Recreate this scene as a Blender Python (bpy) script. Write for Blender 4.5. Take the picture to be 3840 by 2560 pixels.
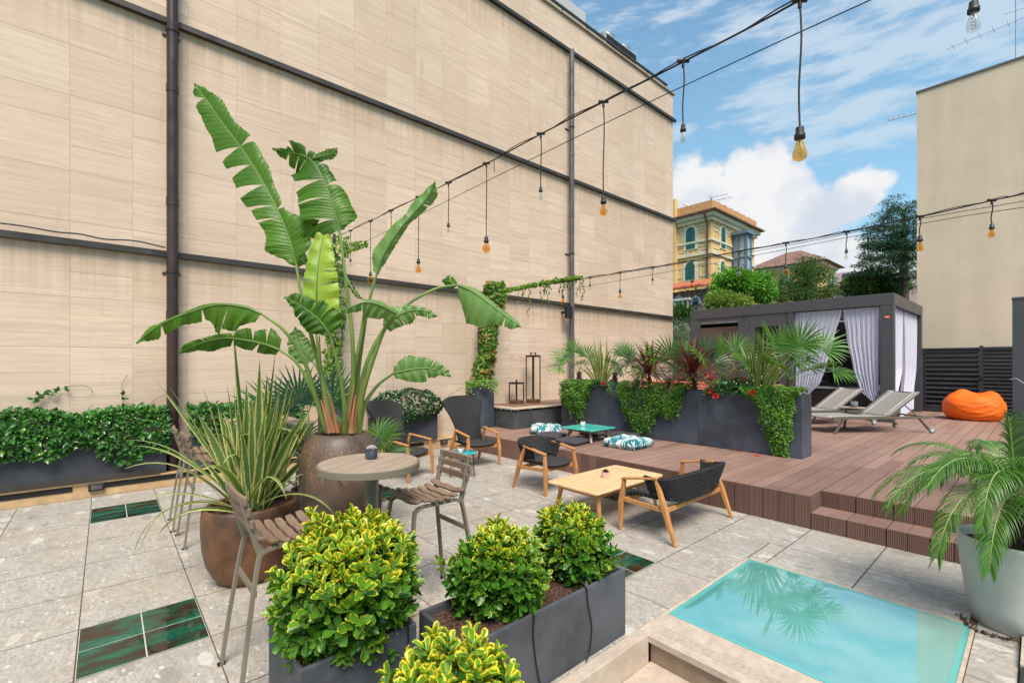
import bpy, math, random
import numpy as np
from mathutils import Vector, Matrix, noise
PI = math.pi
R_ = math.radians
rnd = random.Random(7)
sc = bpy.context.scene
COL = sc.collection
for _o in list(bpy.data.objects): bpy.data.objects.remove(_o)

# ---------------------------------------------------------------- camera
F_PX, CX, CY, YAW, EYE = 1065.6, 1176.0, 835.3, R_(48.751), 1.6
cam = bpy.data.cameras.new('camera'); camo = bpy.data.objects.new('camera', cam); COL.objects.link(camo)
cam.sensor_width = 36; cam.lens = F_PX / 2352 * 36; cam.shift_y = 51.3 / 2352
cam.clip_start = 0.05; cam.clip_end = 2000
camo.location = (0, 0, EYE); camo.rotation_euler = (PI / 2, 0, YAW)
sc.camera = camo
# ---------------------------------------------------------------- world, sun, exposure
SUN_EL, SUN_AZ = R_(57), R_(120)        # azimuth clockwise from +Y : the sun stands behind and right of the camera
w = bpy.data.worlds.new("World"); sc.world = w; w.use_nodes = True
nt = w.node_tree; nt.nodes.clear()
def N(nt, t, **k):
    n = nt.nodes.new(t)
    for a, b in k.items():
        if a.startswith('i_'): n.inputs[a[2:].replace('_', ' ')].default_value = b
        else: setattr(n, a, b)
    return n
def math_(nt, op, a, b=None, c=None, clamp=False):
    n = nt.nodes.new('ShaderNodeMath'); n.operation = op; n.use_clamp = clamp
    for i, x in enumerate((a, b, c)):
        if x is None: continue
        if isinstance(x, (int, float)): n.inputs[i].default_value = x
        else: nt.links.new(x, n.inputs[i])
    return n.outputs[0]
def mixc(nt, fac, a, b, bt='MIX'):
    n = nt.nodes.new('ShaderNodeMix'); n.data_type = 'RGBA'; n.blend_type = bt
    for i, x in ((0, fac), (6, a), (7, b)):
        if isinstance(x, (int, float)): n.inputs[i].default_value = x
        elif isinstance(x, (tuple, list)): n.inputs[i].default_value = (*x[:3], 1)
        else: nt.links.new(x, n.inputs[i])
    return n.outputs[2]
def maprange(nt, x, a, b, c=0, d=1, smooth=True):
    n = nt.nodes.new('ShaderNodeMapRange'); n.interpolation_type = 'SMOOTHSTEP' if smooth else 'LINEAR'
    n.inputs[1].default_value = a; n.inputs[2].default_value = b; n.inputs[3].default_value = c; n.inputs[4].default_value = d
    nt.links.new(x, n.inputs[0]); return n.outputs[0]
sky = N(nt, 'ShaderNodeTexSky', sky_type='NISHITA', sun_disc=False, sun_elevation=SUN_EL, sun_rotation=SUN_AZ,
        altitude=50, air_density=1.0, dust_density=0.6, ozone_density=1.6)
tc = N(nt, 'ShaderNodeTexCoord')
sep = N(nt, 'ShaderNodeSeparateXYZ'); nt.links.new(tc.outputs['Generated'], sep.inputs[0])
# cumulus bank and high streaks as directions in the sky (azimuth left of +Y, tangent of elevation)
az = math_(nt, 'ARCTAN2', math_(nt, 'MULTIPLY', sep.outputs[0], -1.0), sep.outputs[1])
hor = math_(nt, 'SQRT', math_(nt, 'ADD', math_(nt, 'MULTIPLY', sep.outputs[0], sep.outputs[0]), math_(nt, 'MULTIPLY', sep.outputs[1], sep.outputs[1])))
el = math_(nt, 'DIVIDE', sep.outputs[2], math_(nt, 'MAXIMUM', hor, 0.02))
cv = N(nt, 'ShaderNodeCombineXYZ'); nt.links.new(az, cv.inputs[0]); nt.links.new(el, cv.inputs[1])
def blob(caz, cel, raz, rel):
    a = math_(nt, 'DIVIDE', math_(nt, 'SUBTRACT', az, caz), raz)
    b = math_(nt, 'DIVIDE', math_(nt, 'SUBTRACT', el, cel), rel)
    return math_(nt, 'SUBTRACT', 1.0, math_(nt, 'SQRT', math_(nt, 'ADD', math_(nt, 'MULTIPLY', a, a), math_(nt, 'MULTIPLY', b, b))))
def pxdir(x, y):
    u = (x - CX) / F_PX; v = (CY - y) / F_PX
    dx = -math.sin(YAW) + u * math.cos(YAW); dy = math.cos(YAW) + u * math.sin(YAW)
    return math.atan2(-dx, dy), v / math.hypot(dx, dy)
cum = None
for x, y, ra, re in ((1640, 480, .11, .11), (1760, 450, .10, .10), (1570, 500, .09, .14), (1850, 500, .10, .09), (1690, 560, .16, .11), (1800, 590, .17, .07), (1965, 430, .05, .045), (1920, 480, .07, .05), (1700, 400, .05, .05), (2040, 610, .10, .035), (1350, 420, .16, .12), (900, 300, .2, .14)):
    a, e = pxdir(x, y); b = blob(a, e, ra, re)
    cum = b if cum is None else math_(nt, 'MAXIMUM', cum, b)
nz = N(nt, 'ShaderNodeTexNoise', i_Scale=10.0, i_Detail=9.0, i_Roughness=0.58); nt.links.new(cv.outputs[0], nz.inputs['Vector'])
cd = math_(nt, 'ADD', cum, math_(nt, 'MULTIPLY', math_(nt, 'SUBTRACT', nz.outputs[0], 0.5), 1.7))
cmask = maprange(nt, cd, 0.02, 0.34)
mp = N(nt, 'ShaderNodeMapping'); mp.inputs['Scale'].default_value = (5, 15, 1); mp.inputs['Rotation'].default_value = (0, 0, R_(-14)); nt.links.new(cv.outputs[0], mp.inputs[0])
nz2 = N(nt, 'ShaderNodeTexNoise', i_Scale=2.0, i_Detail=9.0, i_Roughness=0.62); nt.links.new(mp.outputs[0], nz2.inputs['Vector'])
st = None
for x, y, ra, re in ((1790, 215, .14, .07), (1960, 265, .20, .07), (2010, 120, .20, .07), (1900, 90, .2, .06), (2250, 60, .2, .12), (1870, 345, .10, .03), (1720, 60, .12, .05), (2000, 310, .14, .04), (1560, 305, .04, .03), (600, 600, .9, .4), (1800, -260, .6, .34), (2150, -120, .35, .3), (1500, -500, .8, .5)):  # last few streaks lie above the frame, added to whiten the glass reflection
    a, e = pxdir(x, y); b = blob(a, e, ra, re)
    st = b if st is None else math_(nt, 'MAXIMUM', st, b)
sd = math_(nt, 'ADD', math_(nt, 'MULTIPLY', st, 0.8), math_(nt, 'MULTIPLY', math_(nt, 'SUBTRACT', nz2.outputs[0], 0.5), 2.2))
smask = math_(nt, 'MULTIPLY', maprange(nt, sd, 0.12, 0.72), 0.70)
nz3 = N(nt, 'ShaderNodeTexNoise', i_Scale=9.0, i_Detail=6.0, i_Roughness=0.55)
mp3 = N(nt, 'ShaderNodeMapping'); mp3.inputs['Location'].default_value = (0.02, 0.035, 3); nt.links.new(cv.outputs[0], mp3.inputs[0]); nt.links.new(mp3.outputs[0], nz3.inputs['Vector'])
shade = maprange(nt, nz3.outputs[0], 0.32, 0.62)
CLD, SKYK = 5.2, 0.105
cumcol = mixc(nt, shade, (CLD * .72, CLD * .79, CLD * .90), (CLD, CLD * 1.0, CLD * 1.01))
s1 = mixc(nt, smask, mixc(nt, 1.0, sky.outputs[0], (1.0, 1.27, 1.25), 'MULTIPLY'), (CLD * .86, CLD * .90, CLD))
# milky air near the horizon
lowm = maprange(nt, el, 0.0, 0.95, 0.55, 0.12)
s1 = mixc(nt, lowm, s1, (CLD * .42, CLD * .72, CLD * .88))
s2 = mixc(nt, cmask, s1, cumcol)
bg = N(nt, 'ShaderNodeBackground'); bg.inputs[1].default_value = SKYK
nt.links.new(s2, bg.inputs[0]); wo = N(nt, 'ShaderNodeOutputWorld'); nt.links.new(bg.outputs[0], wo.inputs[0])

sl = bpy.data.lights.new('sun', 'SUN'); sl.energy = 3.4; sl.angle = R_(30); sl.color = (1.0, 0.91, 0.81)
slo = bpy.data.objects.new('sun', sl); COL.objects.link(slo)
_d = Vector((math.sin(SUN_AZ) * math.cos(SUN_EL), math.cos(SUN_AZ) * math.cos(SUN_EL), math.sin(SUN_EL)))
slo.rotation_euler = _d.to_track_quat('Z', 'Y').to_euler(); slo.location = _d * 30
sc.view_settings.view_transform = 'Standard'; sc.view_settings.look = 'None'
sc.view_settings.exposure = 0.75; sc.view_settings.gamma = 1.0
sc.render.engine = 'CYCLES'
sc.cycles.transparent_max_bounces = 12; sc.cycles.max_bounces = 7; sc.cycles.diffuse_bounces = 4

# ---------------------------------------------------------------- measuring helpers (a bearing seen from the viewpoint -> a point in the world)
_F = Vector((-math.sin(YAW), math.cos(YAW), 0)); _R = Vector((math.cos(YAW), math.sin(YAW), 0))
def ray(x, y): return _F + _R * ((x - CX) / F_PX) + Vector((0, 0, 1)) * ((CY - y) / F_PX)
def at(x, y, d): return Vector((0, 0, EYE)) + ray(x, y) * d
def atz(x, y, z=0): r = ray(x, y); return Vector((0, 0, EYE)) + r * ((z - EYE) / r.z)
def atx(x, y, X): r = ray(x, y); return Vector((0, 0, EYE)) + r * (X / r.x)
def aty(x, y, Y): r = ray(x, y); return Vector((0, 0, EYE)) + r * (Y / r.y)

# ---------------------------------------------------------------- object helpers
def tag(o, label=None, cat=None, group=None, kind=None):
    if label: o['label'] = label
    if cat: o['category'] = cat
    if group: o['group'] = group
    if kind: o['kind'] = kind
    return o
def thing(name, label, cat, loc=(0, 0, 0), rz=0.0, group=None):
    o = bpy.data.objects.new(name, None); COL.objects.link(o); o.empty_display_size = .2
    o.location = loc; o.rotation_euler = (0, 0, rz); return tag(o, label, cat, group)
def copy_tree(o, parent=None):
    c = o.copy(); COL.objects.link(c); c.parent = parent
    for ch in [x for x in bpy.data.objects if x.parent == o]: copy_tree(ch, c)
    return c
def inv_of(parent):
    m = Matrix.Identity(4); p = parent
    while p is not None:
        m = (Matrix.Translation(p.location) @ p.rotation_euler.to_matrix().to_4x4()) @ m; p = p.parent
    return m.inverted()
class MB:
    """collects shapes and links them as ONE mesh object"""
    def __init__(s): s.v = []; s.f = []; s.m = []; s.s = []; s.u = {}
    def add(s, vs, fs, mi=0, smooth=False, uvs=None):
        b = len(s.v); s.v += [tuple(x) for x in vs]
        for k, f in enumerate(fs):
            if uvs is not None: s.u[len(s.f)] = [uvs[i] for i in f]
            s.f.append(tuple(i + b for i in f)); s.m.append(mi); s.s.append(smooth)
    def box(s, x0, y0, z0, x1, y1, z1, mi=0, M=None):
        vs = [(x, y, z) for z in (z0, z1) for y in (y0, y1) for x in (x0, x1)]
        if M is not None: vs = [M @ Vector(v) for v in vs]
        s.add(vs, [(0, 2, 3, 1), (4, 5, 7, 6), (0, 1, 5, 4), (2, 6, 7, 3), (0, 4, 6, 2), (1, 3, 7, 5)], mi)
    def bar(s, p0, p1, w0, h0, w1=None, h1=None, up=(0, 0, 1), mi=0):
        p0 = Vector(p0); p1 = Vector(p1); w1 = w0 if w1 is None else w1; h1 = h0 if h1 is None else h1
        d = (p1 - p0).normalized(); sd = d.cross(Vector(up))
        if sd.length < 1e-4: sd = d.cross(Vector((1, 0, 0)))
        sd.normalize(); un = sd.cross(d)
        vs = []
        for p, a, b in ((p0, w0, h0), (p1, w1, h1)):
            vs += [p + sd * x * a / 2 + un * y * b / 2 for x, y in ((-1, -1), (1, -1), (1, 1), (-1, 1))]
        s.add(vs, [(0, 1, 2, 3), (7, 6, 5, 4), (0, 4, 5, 1), (1, 5, 6, 2), (2, 6, 7, 3), (3, 7, 4, 0)], mi)
    def tube(s, pts, r, n=8, mi=0, caps=True):
        pts = [Vector(p) for p in pts]; m = len(pts)
        rs = r if isinstance(r, (list, tuple)) else [r] * m
        prev = None; vs = []
        for i, p in enumerate(pts):
            t = (pts[min(i + 1, m - 1)] - pts[max(i - 1, 0)]).normalized()
            if prev is None:
                a = Vector((0, 0, 1)) if abs(t.z) < .9 else Vector((1, 0, 0)); a = (a - t * a.dot(t)).normalized()
            else: a = (prev - t * prev.dot(t)).normalized()
            prev = a; b = t.cross(a)
            vs += [p + (a * math.cos(k * 2 * PI / n) + b * math.sin(k * 2 * PI / n)) * rs[i] for k in range(n)]
        fs = [(i * n + k, i * n + (k + 1) % n, (i + 1) * n + (k + 1) % n, (i + 1) * n + k) for i in range(m - 1) for k in range(n)]
        s.add(vs, fs, mi, True)
        if caps:
            s.add(vs[:n], [tuple(range(n))[::-1]], mi); s.add(vs[-n:], [tuple(range(n))], mi)
    def lathe(s, prof, c=(0, 0, 0), n=32, mi=0, sx=1.0, sy=1.0, smooth=True, close=True):
        vs = []; c = Vector(c)
        for r, z in prof: vs += [c + Vector((r * sx * math.cos(k * 2 * PI / n), r * sy * math.sin(k * 2 * PI / n), z)) for k in range(n)]
        fs = [(i * n + k, i * n + (k + 1) % n, (i + 1) * n + (k + 1) % n, (i + 1) * n + k) for i in range(len(prof) - 1) for k in range(n)]
        s.add(vs, fs, mi, smooth)
        if close:
            if prof[0][0] > 1e-4: s.add(vs[:n], [tuple(range(n))[::-1]], mi)
            if prof[-1][0] > 1e-4: s.add(vs[-n:], [tuple(range(n))], mi)
    def prism(s, poly, z0, z1, mi=0):
        n = len(poly); vs = [(x, y, z0) for x, y in poly] + [(x, y, z1) for x, y in poly]
        s.add(vs, [tuple(range(n))[::-1], tuple(range(n, 2 * n))] + [(i, (i + 1) % n, n + (i + 1) % n, n + i) for i in range(n)], mi)
    def shell(s, fn, nu, nv, th, mi=0, rope=None):
        """fn(u,v)->Vector; gives a slab of thickness th with uv; rope=(columns, rows, height) raises a woven rope relief"""
        if rope: nu, nv = rope[0] * 4, rope[1] * 4
        P = [[Vector(fn(i / nu, j / nv)) for j in range(nv + 1)] for i in range(nu + 1)]
        Nn = [[None] * (nv + 1) for _ in range(nu + 1)]
        for i in range(nu + 1):
            for j in range(nv + 1):
                a = P[min(i + 1, nu)][j] - P[max(i - 1, 0)][j]; b = P[i][min(j + 1, nv)] - P[i][max(j - 1, 0)]
                q = a.cross(b); Nn[i][j] = q.normalized() if q.length > 1e-9 else Vector((0, 0, 1))
        W = nv + 1
        def dz(i, j):
            if not rope: return 0.0
            row = min(rope[1] - 1, j // 4); a = i / 4 + .5 * (row % 2); b = j / 4
            return rope[2] * (abs(math.sin(PI * a)) ** .6 * abs(math.sin(PI * b)) ** .6 - .5)
        vs = [P[i][j] + Nn[i][j] * (th / 2 + dz(i, j)) for i in range(nu + 1) for j in range(W)] + [P[i][j] - Nn[i][j] * (th / 2 + dz(i, j)) for i in range(nu + 1) for j in range(W)]
        uv = [(i / nu, j / nv) for i in range(nu + 1) for j in range(W)] * 2
        o = (nu + 1) * W; fs = []
        for i in range(nu):
            for j in range(nv):
                a, b, c, d = i * W + j, (i + 1) * W + j, (i + 1) * W + j + 1, i * W + j + 1
                fs.append((a, b, c, d)); fs.append((o + d, o + c, o + b, o + a))
        for i in range(nu):
            a, b = i * W, (i + 1) * W; fs.append((a, o + a, o + b, b)); a, b = i * W + nv, (i + 1) * W + nv; fs.append((b, o + b, o + a, a))
        for j in range(nv):
            a, b = j, j + 1; fs.append((b, o + b, o + a, a)); a, b = nu * W + j, nu * W + j + 1; fs.append((a, o + a, o + b, b))
        s.add(vs, fs, mi, True, uv)
    def build(s, name, mats, parent=None, world=False, bevel=0.0, seg=2, sub=0, smooth=False):
        me = bpy.data.meshes.new(name); vs = s.v
        if world and parent is not None:
            mi = inv_of(parent); vs = [tuple(mi @ Vector(v)) for v in vs]
        me.from_pydata(vs, [], s.f); 
        if not isinstance(mats, (list, tuple)): mats = [mats]
        for m in mats: me.materials.append(m)
        me.polygons.foreach_set('material_index', s.m)
        me.polygons.foreach_set('use_smooth', [True] * len(s.f) if smooth else s.s)
        if s.u:
            ul = me.uv_layers.new(name='UVMap')
            for fi, p in enumerate(me.polygons):
                q = s.u.get(fi)
                if q:
                    for k, li in enumerate(p.loop_indices): ul.data[li].uv = q[k]
        me.update()
        o = bpy.data.objects.new(name, me); COL.objects.link(o)
        if parent is not None: o.parent = parent
        if bevel:
            b = o.modifiers.new('bevel', 'BEVEL'); b.width = bevel; b.segments = seg; b.limit_method = 'ANGLE'; b.angle_limit = R_(35)
        if sub:
            q = o.modifiers.new('sub', 'SUBSURF'); q.levels = sub; q.render_levels = sub
        return o
def rrect(x0, y0, x1, y1, r, n=5):
    P = []
    for cx, cy, a0 in ((x1 - r, y1 - r, 0), (x0 + r, y1 - r, 90), (x0 + r, y0 + r, 180), (x1 - r, y0 + r, 270)):
        P += [(cx + r * math.cos(R_(a0 + 90 * k / n)), cy + r * math.sin(R_(a0 + 90 * k / n))) for k in range(n + 1)]
    return P
def spline(pts, n):
    """Catmull-Rom through pts, n samples per span"""
    pts = [Vector(p) for p in pts]; P = [pts[0] * 2 - pts[1]] + pts + [pts[-1] * 2 - pts[-2]]; out = []
    for i in range(1, len(P) - 2):
        a, b, c, d = P[i - 1], P[i], P[i + 1], P[i + 2]
        for k in range(n):
            t = k / n
            out.append(0.5 * ((2 * b) + (c - a) * t + (2 * a - 5 * b + 4 * c - d) * t * t + (3 * b - a - 3 * c + d) * t ** 3))
    out.append(pts[-1]); return out

# ---------------------------------------------------------------- materials
def newmat(name):
    m = bpy.data.materials.new(name); m.use_nodes = True; nt = m.node_tree; nt.nodes.clear()
    o = N(nt, 'ShaderNodeOutputMaterial'); p = N(nt, 'ShaderNodeBsdfPrincipled'); nt.links.new(p.outputs[0], o.inputs[0])
    return m, nt, p, o
def setp(nt, p, col=None, rough=None, metal=None, spec=None, normal=None):
    for nme, v in (('Base Color', col), ('Roughness', rough), ('Metallic', metal), ('Specular IOR Level', spec), ('Normal', normal)):
        if v is None: continue
        if isinstance(v, (int, float)): p.inputs[nme].default_value = v
        elif isinstance(v, (tuple, list)): p.inputs[nme].default_value = (*v[:3], 1)
        else: nt.links.new(v, p.inputs[nme])
def bumpn(nt, h, strength=.3, dist=.01):
    b = N(nt, 'ShaderNodeBump'); b.inputs['Strength'].default_value = strength; b.inputs['Distance'].default_value = dist
    nt.links.new(h, b.inputs['Height']); return b.outputs[0]
def coord(nt, scale=(1, 1, 1), kind='Object', rot=(0, 0, 0), loc=(0, 0, 0)):
    t = N(nt, 'ShaderNodeTexCoord'); m = N(nt, 'ShaderNodeMapping'); m.inputs['Scale'].default_value = scale; m.inputs['Rotation'].default_value = rot; m.inputs['Location'].default_value = loc
    nt.links.new(t.outputs[kind], m.inputs[0]); return m.outputs[0]
def noisen(nt, vec, scale, detail=4, rough=.55):
    n = N(nt, 'ShaderNodeTexNoise', i_Scale=scale, i_Detail=detail, i_Roughness=rough); nt.links.new(vec, n.inputs['Vector']); return n.outputs[0]
def sc3(c, k): return tuple(min(1, x * k) for x in c)
def pm(name, col, rough=.6, metal=0, ns=6, na=.18, bs=80, ba=.15, bd=.002, spec=.5, scale=(1, 1, 1), rv=.08):
    m, nt, p, o = newmat(name); v = coord(nt, scale)
    n1 = noisen(nt, v, ns, 5, .6)
    c = mixc(nt, maprange(nt, n1, .3, .7), sc3(col, 1 - na), sc3(col, 1 + na))
    n2 = noisen(nt, v, bs, 3)
    setp(nt, p, c, maprange(nt, n1, .3, .7, max(.02, rough - rv), min(1, rough + rv)), metal, spec, bumpn(nt, n2, ba, bd))
    return m
# ---------------------------------------------------------------- surface materials
def brick(nt, vec, w, h, off=.5, mortar=.004, c1=(1, 1, 1), c2=(.8, .8, .8), cm=(0, 0, 0), smooth=0.1, freq=2):
    b = nt.nodes.new('ShaderNodeTexBrick'); b.offset = off; b.offset_frequency = freq
    b.inputs['Scale'].default_value = 1; b.inputs['Brick Width'].default_value = w; b.inputs['Row Height'].default_value = h
    b.inputs['Mortar Size'].default_value = mortar; b.inputs['Mortar Smooth'].default_value = smooth; b.inputs['Bias'].default_value = 0
    for k, c in (('Color1', c1), ('Color2', c2), ('Mortar', cm)): b.inputs[k].default_value = (*c, 1)
    nt.links.new(vec, b.inputs['Vector']); return b
def swiz(nt, order, loc=(0, 0, 0)):
    t = N(nt, 'ShaderNodeTexCoord'); s = N(nt, 'ShaderNodeSeparateXYZ'); nt.links.new(t.outputs['Object'], s.inputs[0])
    c = N(nt, 'ShaderNodeCombineXYZ')
    for i, k in enumerate(order):
        nt.links.new(math_(nt, 'ADD', s.outputs['XYZ'.index(k)], loc[i]), c.inputs[i])
    return c.outputs[0], s
def travertine_clad():
    """slabs in columns 0.59 m wide; heights 0.6 / 0.3 / 0.6, every column shifted by its own amount"""
    m, nt, p, o = newmat('travertine cladding')
    t = N(nt, 'ShaderNodeTexCoord'); s = N(nt, 'ShaderNodeSeparateXYZ'); nt.links.new(t.outputs['Object'], s.inputs[0])
    yy = math_(nt, 'DIVIDE', math_(nt, 'ADD', s.outputs[1], 4.32), .589); c = math_(nt, 'FLOOR', yy); fy_ = math_(nt, 'FRACT', yy)
    wn = N(nt, 'ShaderNodeTexWhiteNoise', noise_dimensions='1D'); nt.links.new(c, wn.inputs['W'])
    zz = math_(nt, 'ADD', math_(nt, 'DIVIDE', math_(nt, 'ADD', s.outputs[2], 20), .3055), math_(nt, 'FLOOR', math_(nt, 'MULTIPLY', wn.outputs['Value'], 4.999)))
    q = math_(nt, 'FLOOR', math_(nt, 'DIVIDE', zz, 5)); mm = math_(nt, 'SUBTRACT', zz, math_(nt, 'MULTIPLY', q, 5))
    g2 = math_(nt, 'GREATER_THAN', mm, 2); g3 = math_(nt, 'GREATER_THAN', mm, 3)
    lo = math_(nt, 'ADD', math_(nt, 'MULTIPLY', g2, 2), g3); hi = math_(nt, 'ADD', math_(nt, 'ADD', 2, g2), math_(nt, 'MULTIPLY', g3, 2))
    dz = math_(nt, 'MULTIPLY', math_(nt, 'MINIMUM', math_(nt, 'SUBTRACT', mm, lo), math_(nt, 'SUBTRACT', hi, mm)), .3055)
    dy = math_(nt, 'MULTIPLY', math_(nt, 'MINIMUM', fy_, math_(nt, 'SUBTRACT', 1.0, fy_)), .589)
    seam = math_(nt, 'MAXIMUM', maprange(nt, dz, .0062, .0015), math_(nt, 'MULTIPLY', maprange(nt, dy, .0050, .0012), .7))
    cv_ = N(nt, 'ShaderNodeCombineXYZ'); nt.links.new(c, cv_.inputs[0]); nt.links.new(math_(nt, 'ADD', math_(nt, 'MULTIPLY', q, 3), math_(nt, 'ADD', g2, g3)), cv_.inputs[1])
    pn = N(nt, 'ShaderNodeTexWhiteNoise', noise_dimensions='2D'); nt.links.new(cv_.outputs[0], pn.inputs['Vector'])
    sp = N(nt, 'ShaderNodeSeparateColor'); nt.links.new(pn.outputs['Color'], sp.inputs[0])
    base = mixc(nt, sp.outputs[0], (.620, .465, .345), (.705, .550, .425)); base = mixc(nt, math_(nt, 'MULTIPLY', sp.outputs[1], .35), base, (.62, .465, .32))
    v = N(nt, 'ShaderNodeCombineXYZ'); nt.links.new(math_(nt, 'MULTIPLY', s.outputs[1], .9), v.inputs[0]); nt.links.new(math_(nt, 'MULTIPLY', s.outputs[2], 21), v.inputs[1]); nt.links.new(math_(nt, 'MULTIPLY', sp.outputs[2], 43), v.inputs[2])
    n1 = noisen(nt, v.outputs[0], 1.5, 7, .66); n2 = noisen(nt, v.outputs[0], 7, 5, .6); n4 = noisen(nt, v.outputs[0], .5, 4, .6)
    f = math_(nt, 'ADD', math_(nt, 'MULTIPLY', n1, .55), math_(nt, 'MULTIPLY', n2, .45))
    col = mixc(nt, 1.0, base, mixc(nt, maprange(nt, f, .36, .64), (.85, .82, .79), (1.06, 1.055, 1.05)), 'MULTIPLY')
    col = mixc(nt, maprange(nt, n4, .45, .7, 0, .4), col, (.47, .35, .26))
    w_ = noisen(nt, coord(nt), .33, 5, .6); col = mixc(nt, maprange(nt, w_, .38, .72, 0, .45), col, (.46, .345, .245))
    # rust and damp near the lowest courses
    st_ = noisen(nt, coord(nt, (1, 3.5, .35)), 1.4, 5, .6); col = mixc(nt, maprange(nt, st_, .60, .78, 0, .35), col, (.36, .22, .12))
    # rain streaks below the metal string courses
    dn = noisen(nt, coord(nt, (1, 9, .16)), 1.2, 5, .62)
    for zb_ in (3.08, 6.22, 9.38):
        dd = math_(nt, 'SUBTRACT', zb_ + .5, s.outputs[2]); mk = math_(nt, 'MULTIPLY', maprange(nt, dd, 0, .02), maprange(nt, dd, .95, .03))
        col = mixc(nt, math_(nt, 'MULTIPLY', mk, maprange(nt, dn, .34, .66, .12, .62)), col, (.40, .27, .165))
    col = mixc(nt, math_(nt, 'MULTIPLY', seam, .58), col, (.29, .195, .125))
    setp(nt, p, col, .6, 0, .3, bumpn(nt, math_(nt, 'SUBTRACT', math_(nt, 'MULTIPLY', n2, .1), seam), .4, .004)); return m
def plaster(name, col, na=.07, vert=True):
    m, nt, p, o = newmat(name); v = coord(nt)
    n1 = noisen(nt, v, .5, 6, .6); n2 = noisen(nt, coord(nt, (2, 2, .25)), 1.2, 5, .6); n3 = noisen(nt, v, 14, 3)
    f = math_(nt, 'ADD', math_(nt, 'MULTIPLY', n1, .6), math_(nt, 'MULTIPLY', n2, .4))
    c = mixc(nt, maprange(nt, f, .35, .65), sc3(col, 1 - na), sc3(col, 1 + na))
    setp(nt, p, c, .85, 0, .2, bumpn(nt, math_(nt, 'ADD', n1, math_(nt, 'MULTIPLY', n3, .25)), .25, .03)); return m
def paving_stone():
    m, nt, p, o = newmat('grey breccia paving')
    v = coord(nt, (1, 1, 1)); at_ = N(nt, 'ShaderNodeAttribute', attribute_name='rnd')
    add = N(nt, 'ShaderNodeVectorMath', operation='ADD'); nt.links.new(v, add.inputs[0])
    s = N(nt, 'ShaderNodeVectorMath', operation='SCALE'); s.inputs['Scale'].default_value = 31; nt.links.new(at_.outputs['Color'], s.inputs[0]); nt.links.new(s.outputs[0], add.inputs[1])
    warp = N(nt, 'ShaderNodeTexNoise', i_Scale=5.0, i_Detail=3.0); nt.links.new(add.outputs[0], warp.inputs['Vector'])
    wv = N(nt, 'ShaderNodeVectorMath', operation='SCALE'); wv.inputs['Scale'].default_value = .09; nt.links.new(warp.outputs['Color'], wv.inputs[0])
    a2 = N(nt, 'ShaderNodeVectorMath', operation='ADD'); nt.links.new(add.outputs[0], a2.inputs[0]); nt.links.new(wv.outputs[0], a2.inputs[1])
    def vor(sc, stx, sty):
        mp = N(nt, 'ShaderNodeMapping'); mp.inputs['Scale'].default_value = (stx, sty, 1); nt.links.new(a2.outputs[0], mp.inputs[0])
        q = N(nt, 'ShaderNodeTexVoronoi', i_Scale=sc); q.inputs['Randomness'].default_value = 1; nt.links.new(mp.outputs[0], q.inputs['Vector']); return q
    v1 = vor(7, .55, 1.25); v2 = vor(34, .6, 1.2); v3 = vor(100, .7, 1.1)
    base = (.395, .362, .318)
    def pick(q, lo, hi, dark, light, thr=.055, dmax=.4):
        sp = N(nt, 'ShaderNodeSeparateColor'); nt.links.new(q.outputs['Color'], sp.inputs[0])
        return sp.outputs[0], sp.outputs[1]
    r2, g2 = pick(v2, 0, 0, 0, 0); r1, g1 = pick(v1, 0, 0, 0, 0); r3, g3 = pick(v3, 0, 0, 0, 0)
    c = mixc(nt, r2, (.250, .222, .185), (.410, .370, .322))
    c = mixc(nt, .5, c, mixc(nt, r3, (.27, .245, .215), (.52, .485, .43)))
    frag = lambda g, lo, d, q, dm: math_(nt, 'MULTIPLY', maprange(nt, g, lo, lo + .02), maprange(nt, q.outputs['Distance'], dm, dm * .86))
    c = mixc(nt, math_(nt, 'MULTIPLY', frag(g1, .84, 0, v1, .40), .75), c, (.56, .53, .47))
    c = mixc(nt, math_(nt, 'MULTIPLY', frag(r1, .88, 0, v1, .38), .7), c, (.235, .22, .20))
    c = mixc(nt, math_(nt, 'MULTIPLY', frag(g2, .88, 0, v2, .42), .8), c, (.57, .54, .48))
    c = mixc(nt, math_(nt, 'MULTIPLY', frag(r2, .93, 0, v2, .40), .75), c, (.20, .18, .165))
    n = noisen(nt, v, 1.1, 6, .65); c = mixc(nt, maprange(nt, n, .45, .72, 0, .55), c, (.34, .262, .18))
    n5 = noisen(nt, v, 4, 6, .7); c = mixc(nt, maprange(nt, n5, .46, .72, 0, .5), c, (.235, .205, .165))
    setp(nt, p, c, maprange(nt, n, .3, .7, .42, .62), 0, .45, bumpn(nt, noisen(nt, v, 160, 3), .15, .002)); return m
def green_glaze():
    m, nt, p, o = newmat('dark green glazed tile'); v = coord(nt, (1, 1, 1), rot=(0, 0, .6))
    n = noisen(nt, coord(nt, (3, 1.1, 1), rot=(0, 0, .9)), 2.6, 5, .6)
    c = mixc(nt, maprange(nt, n, .40, .56), (.024, .016, .008), (.003, .075, .042))
    c = mixc(nt, maprange(nt, n, .55, .70), c, (.008, .15, .09))
    setp(nt, p, c, .05, 0, .30, bumpn(nt, noisen(nt, v, 9, 2), .14, .01)); return m
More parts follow.
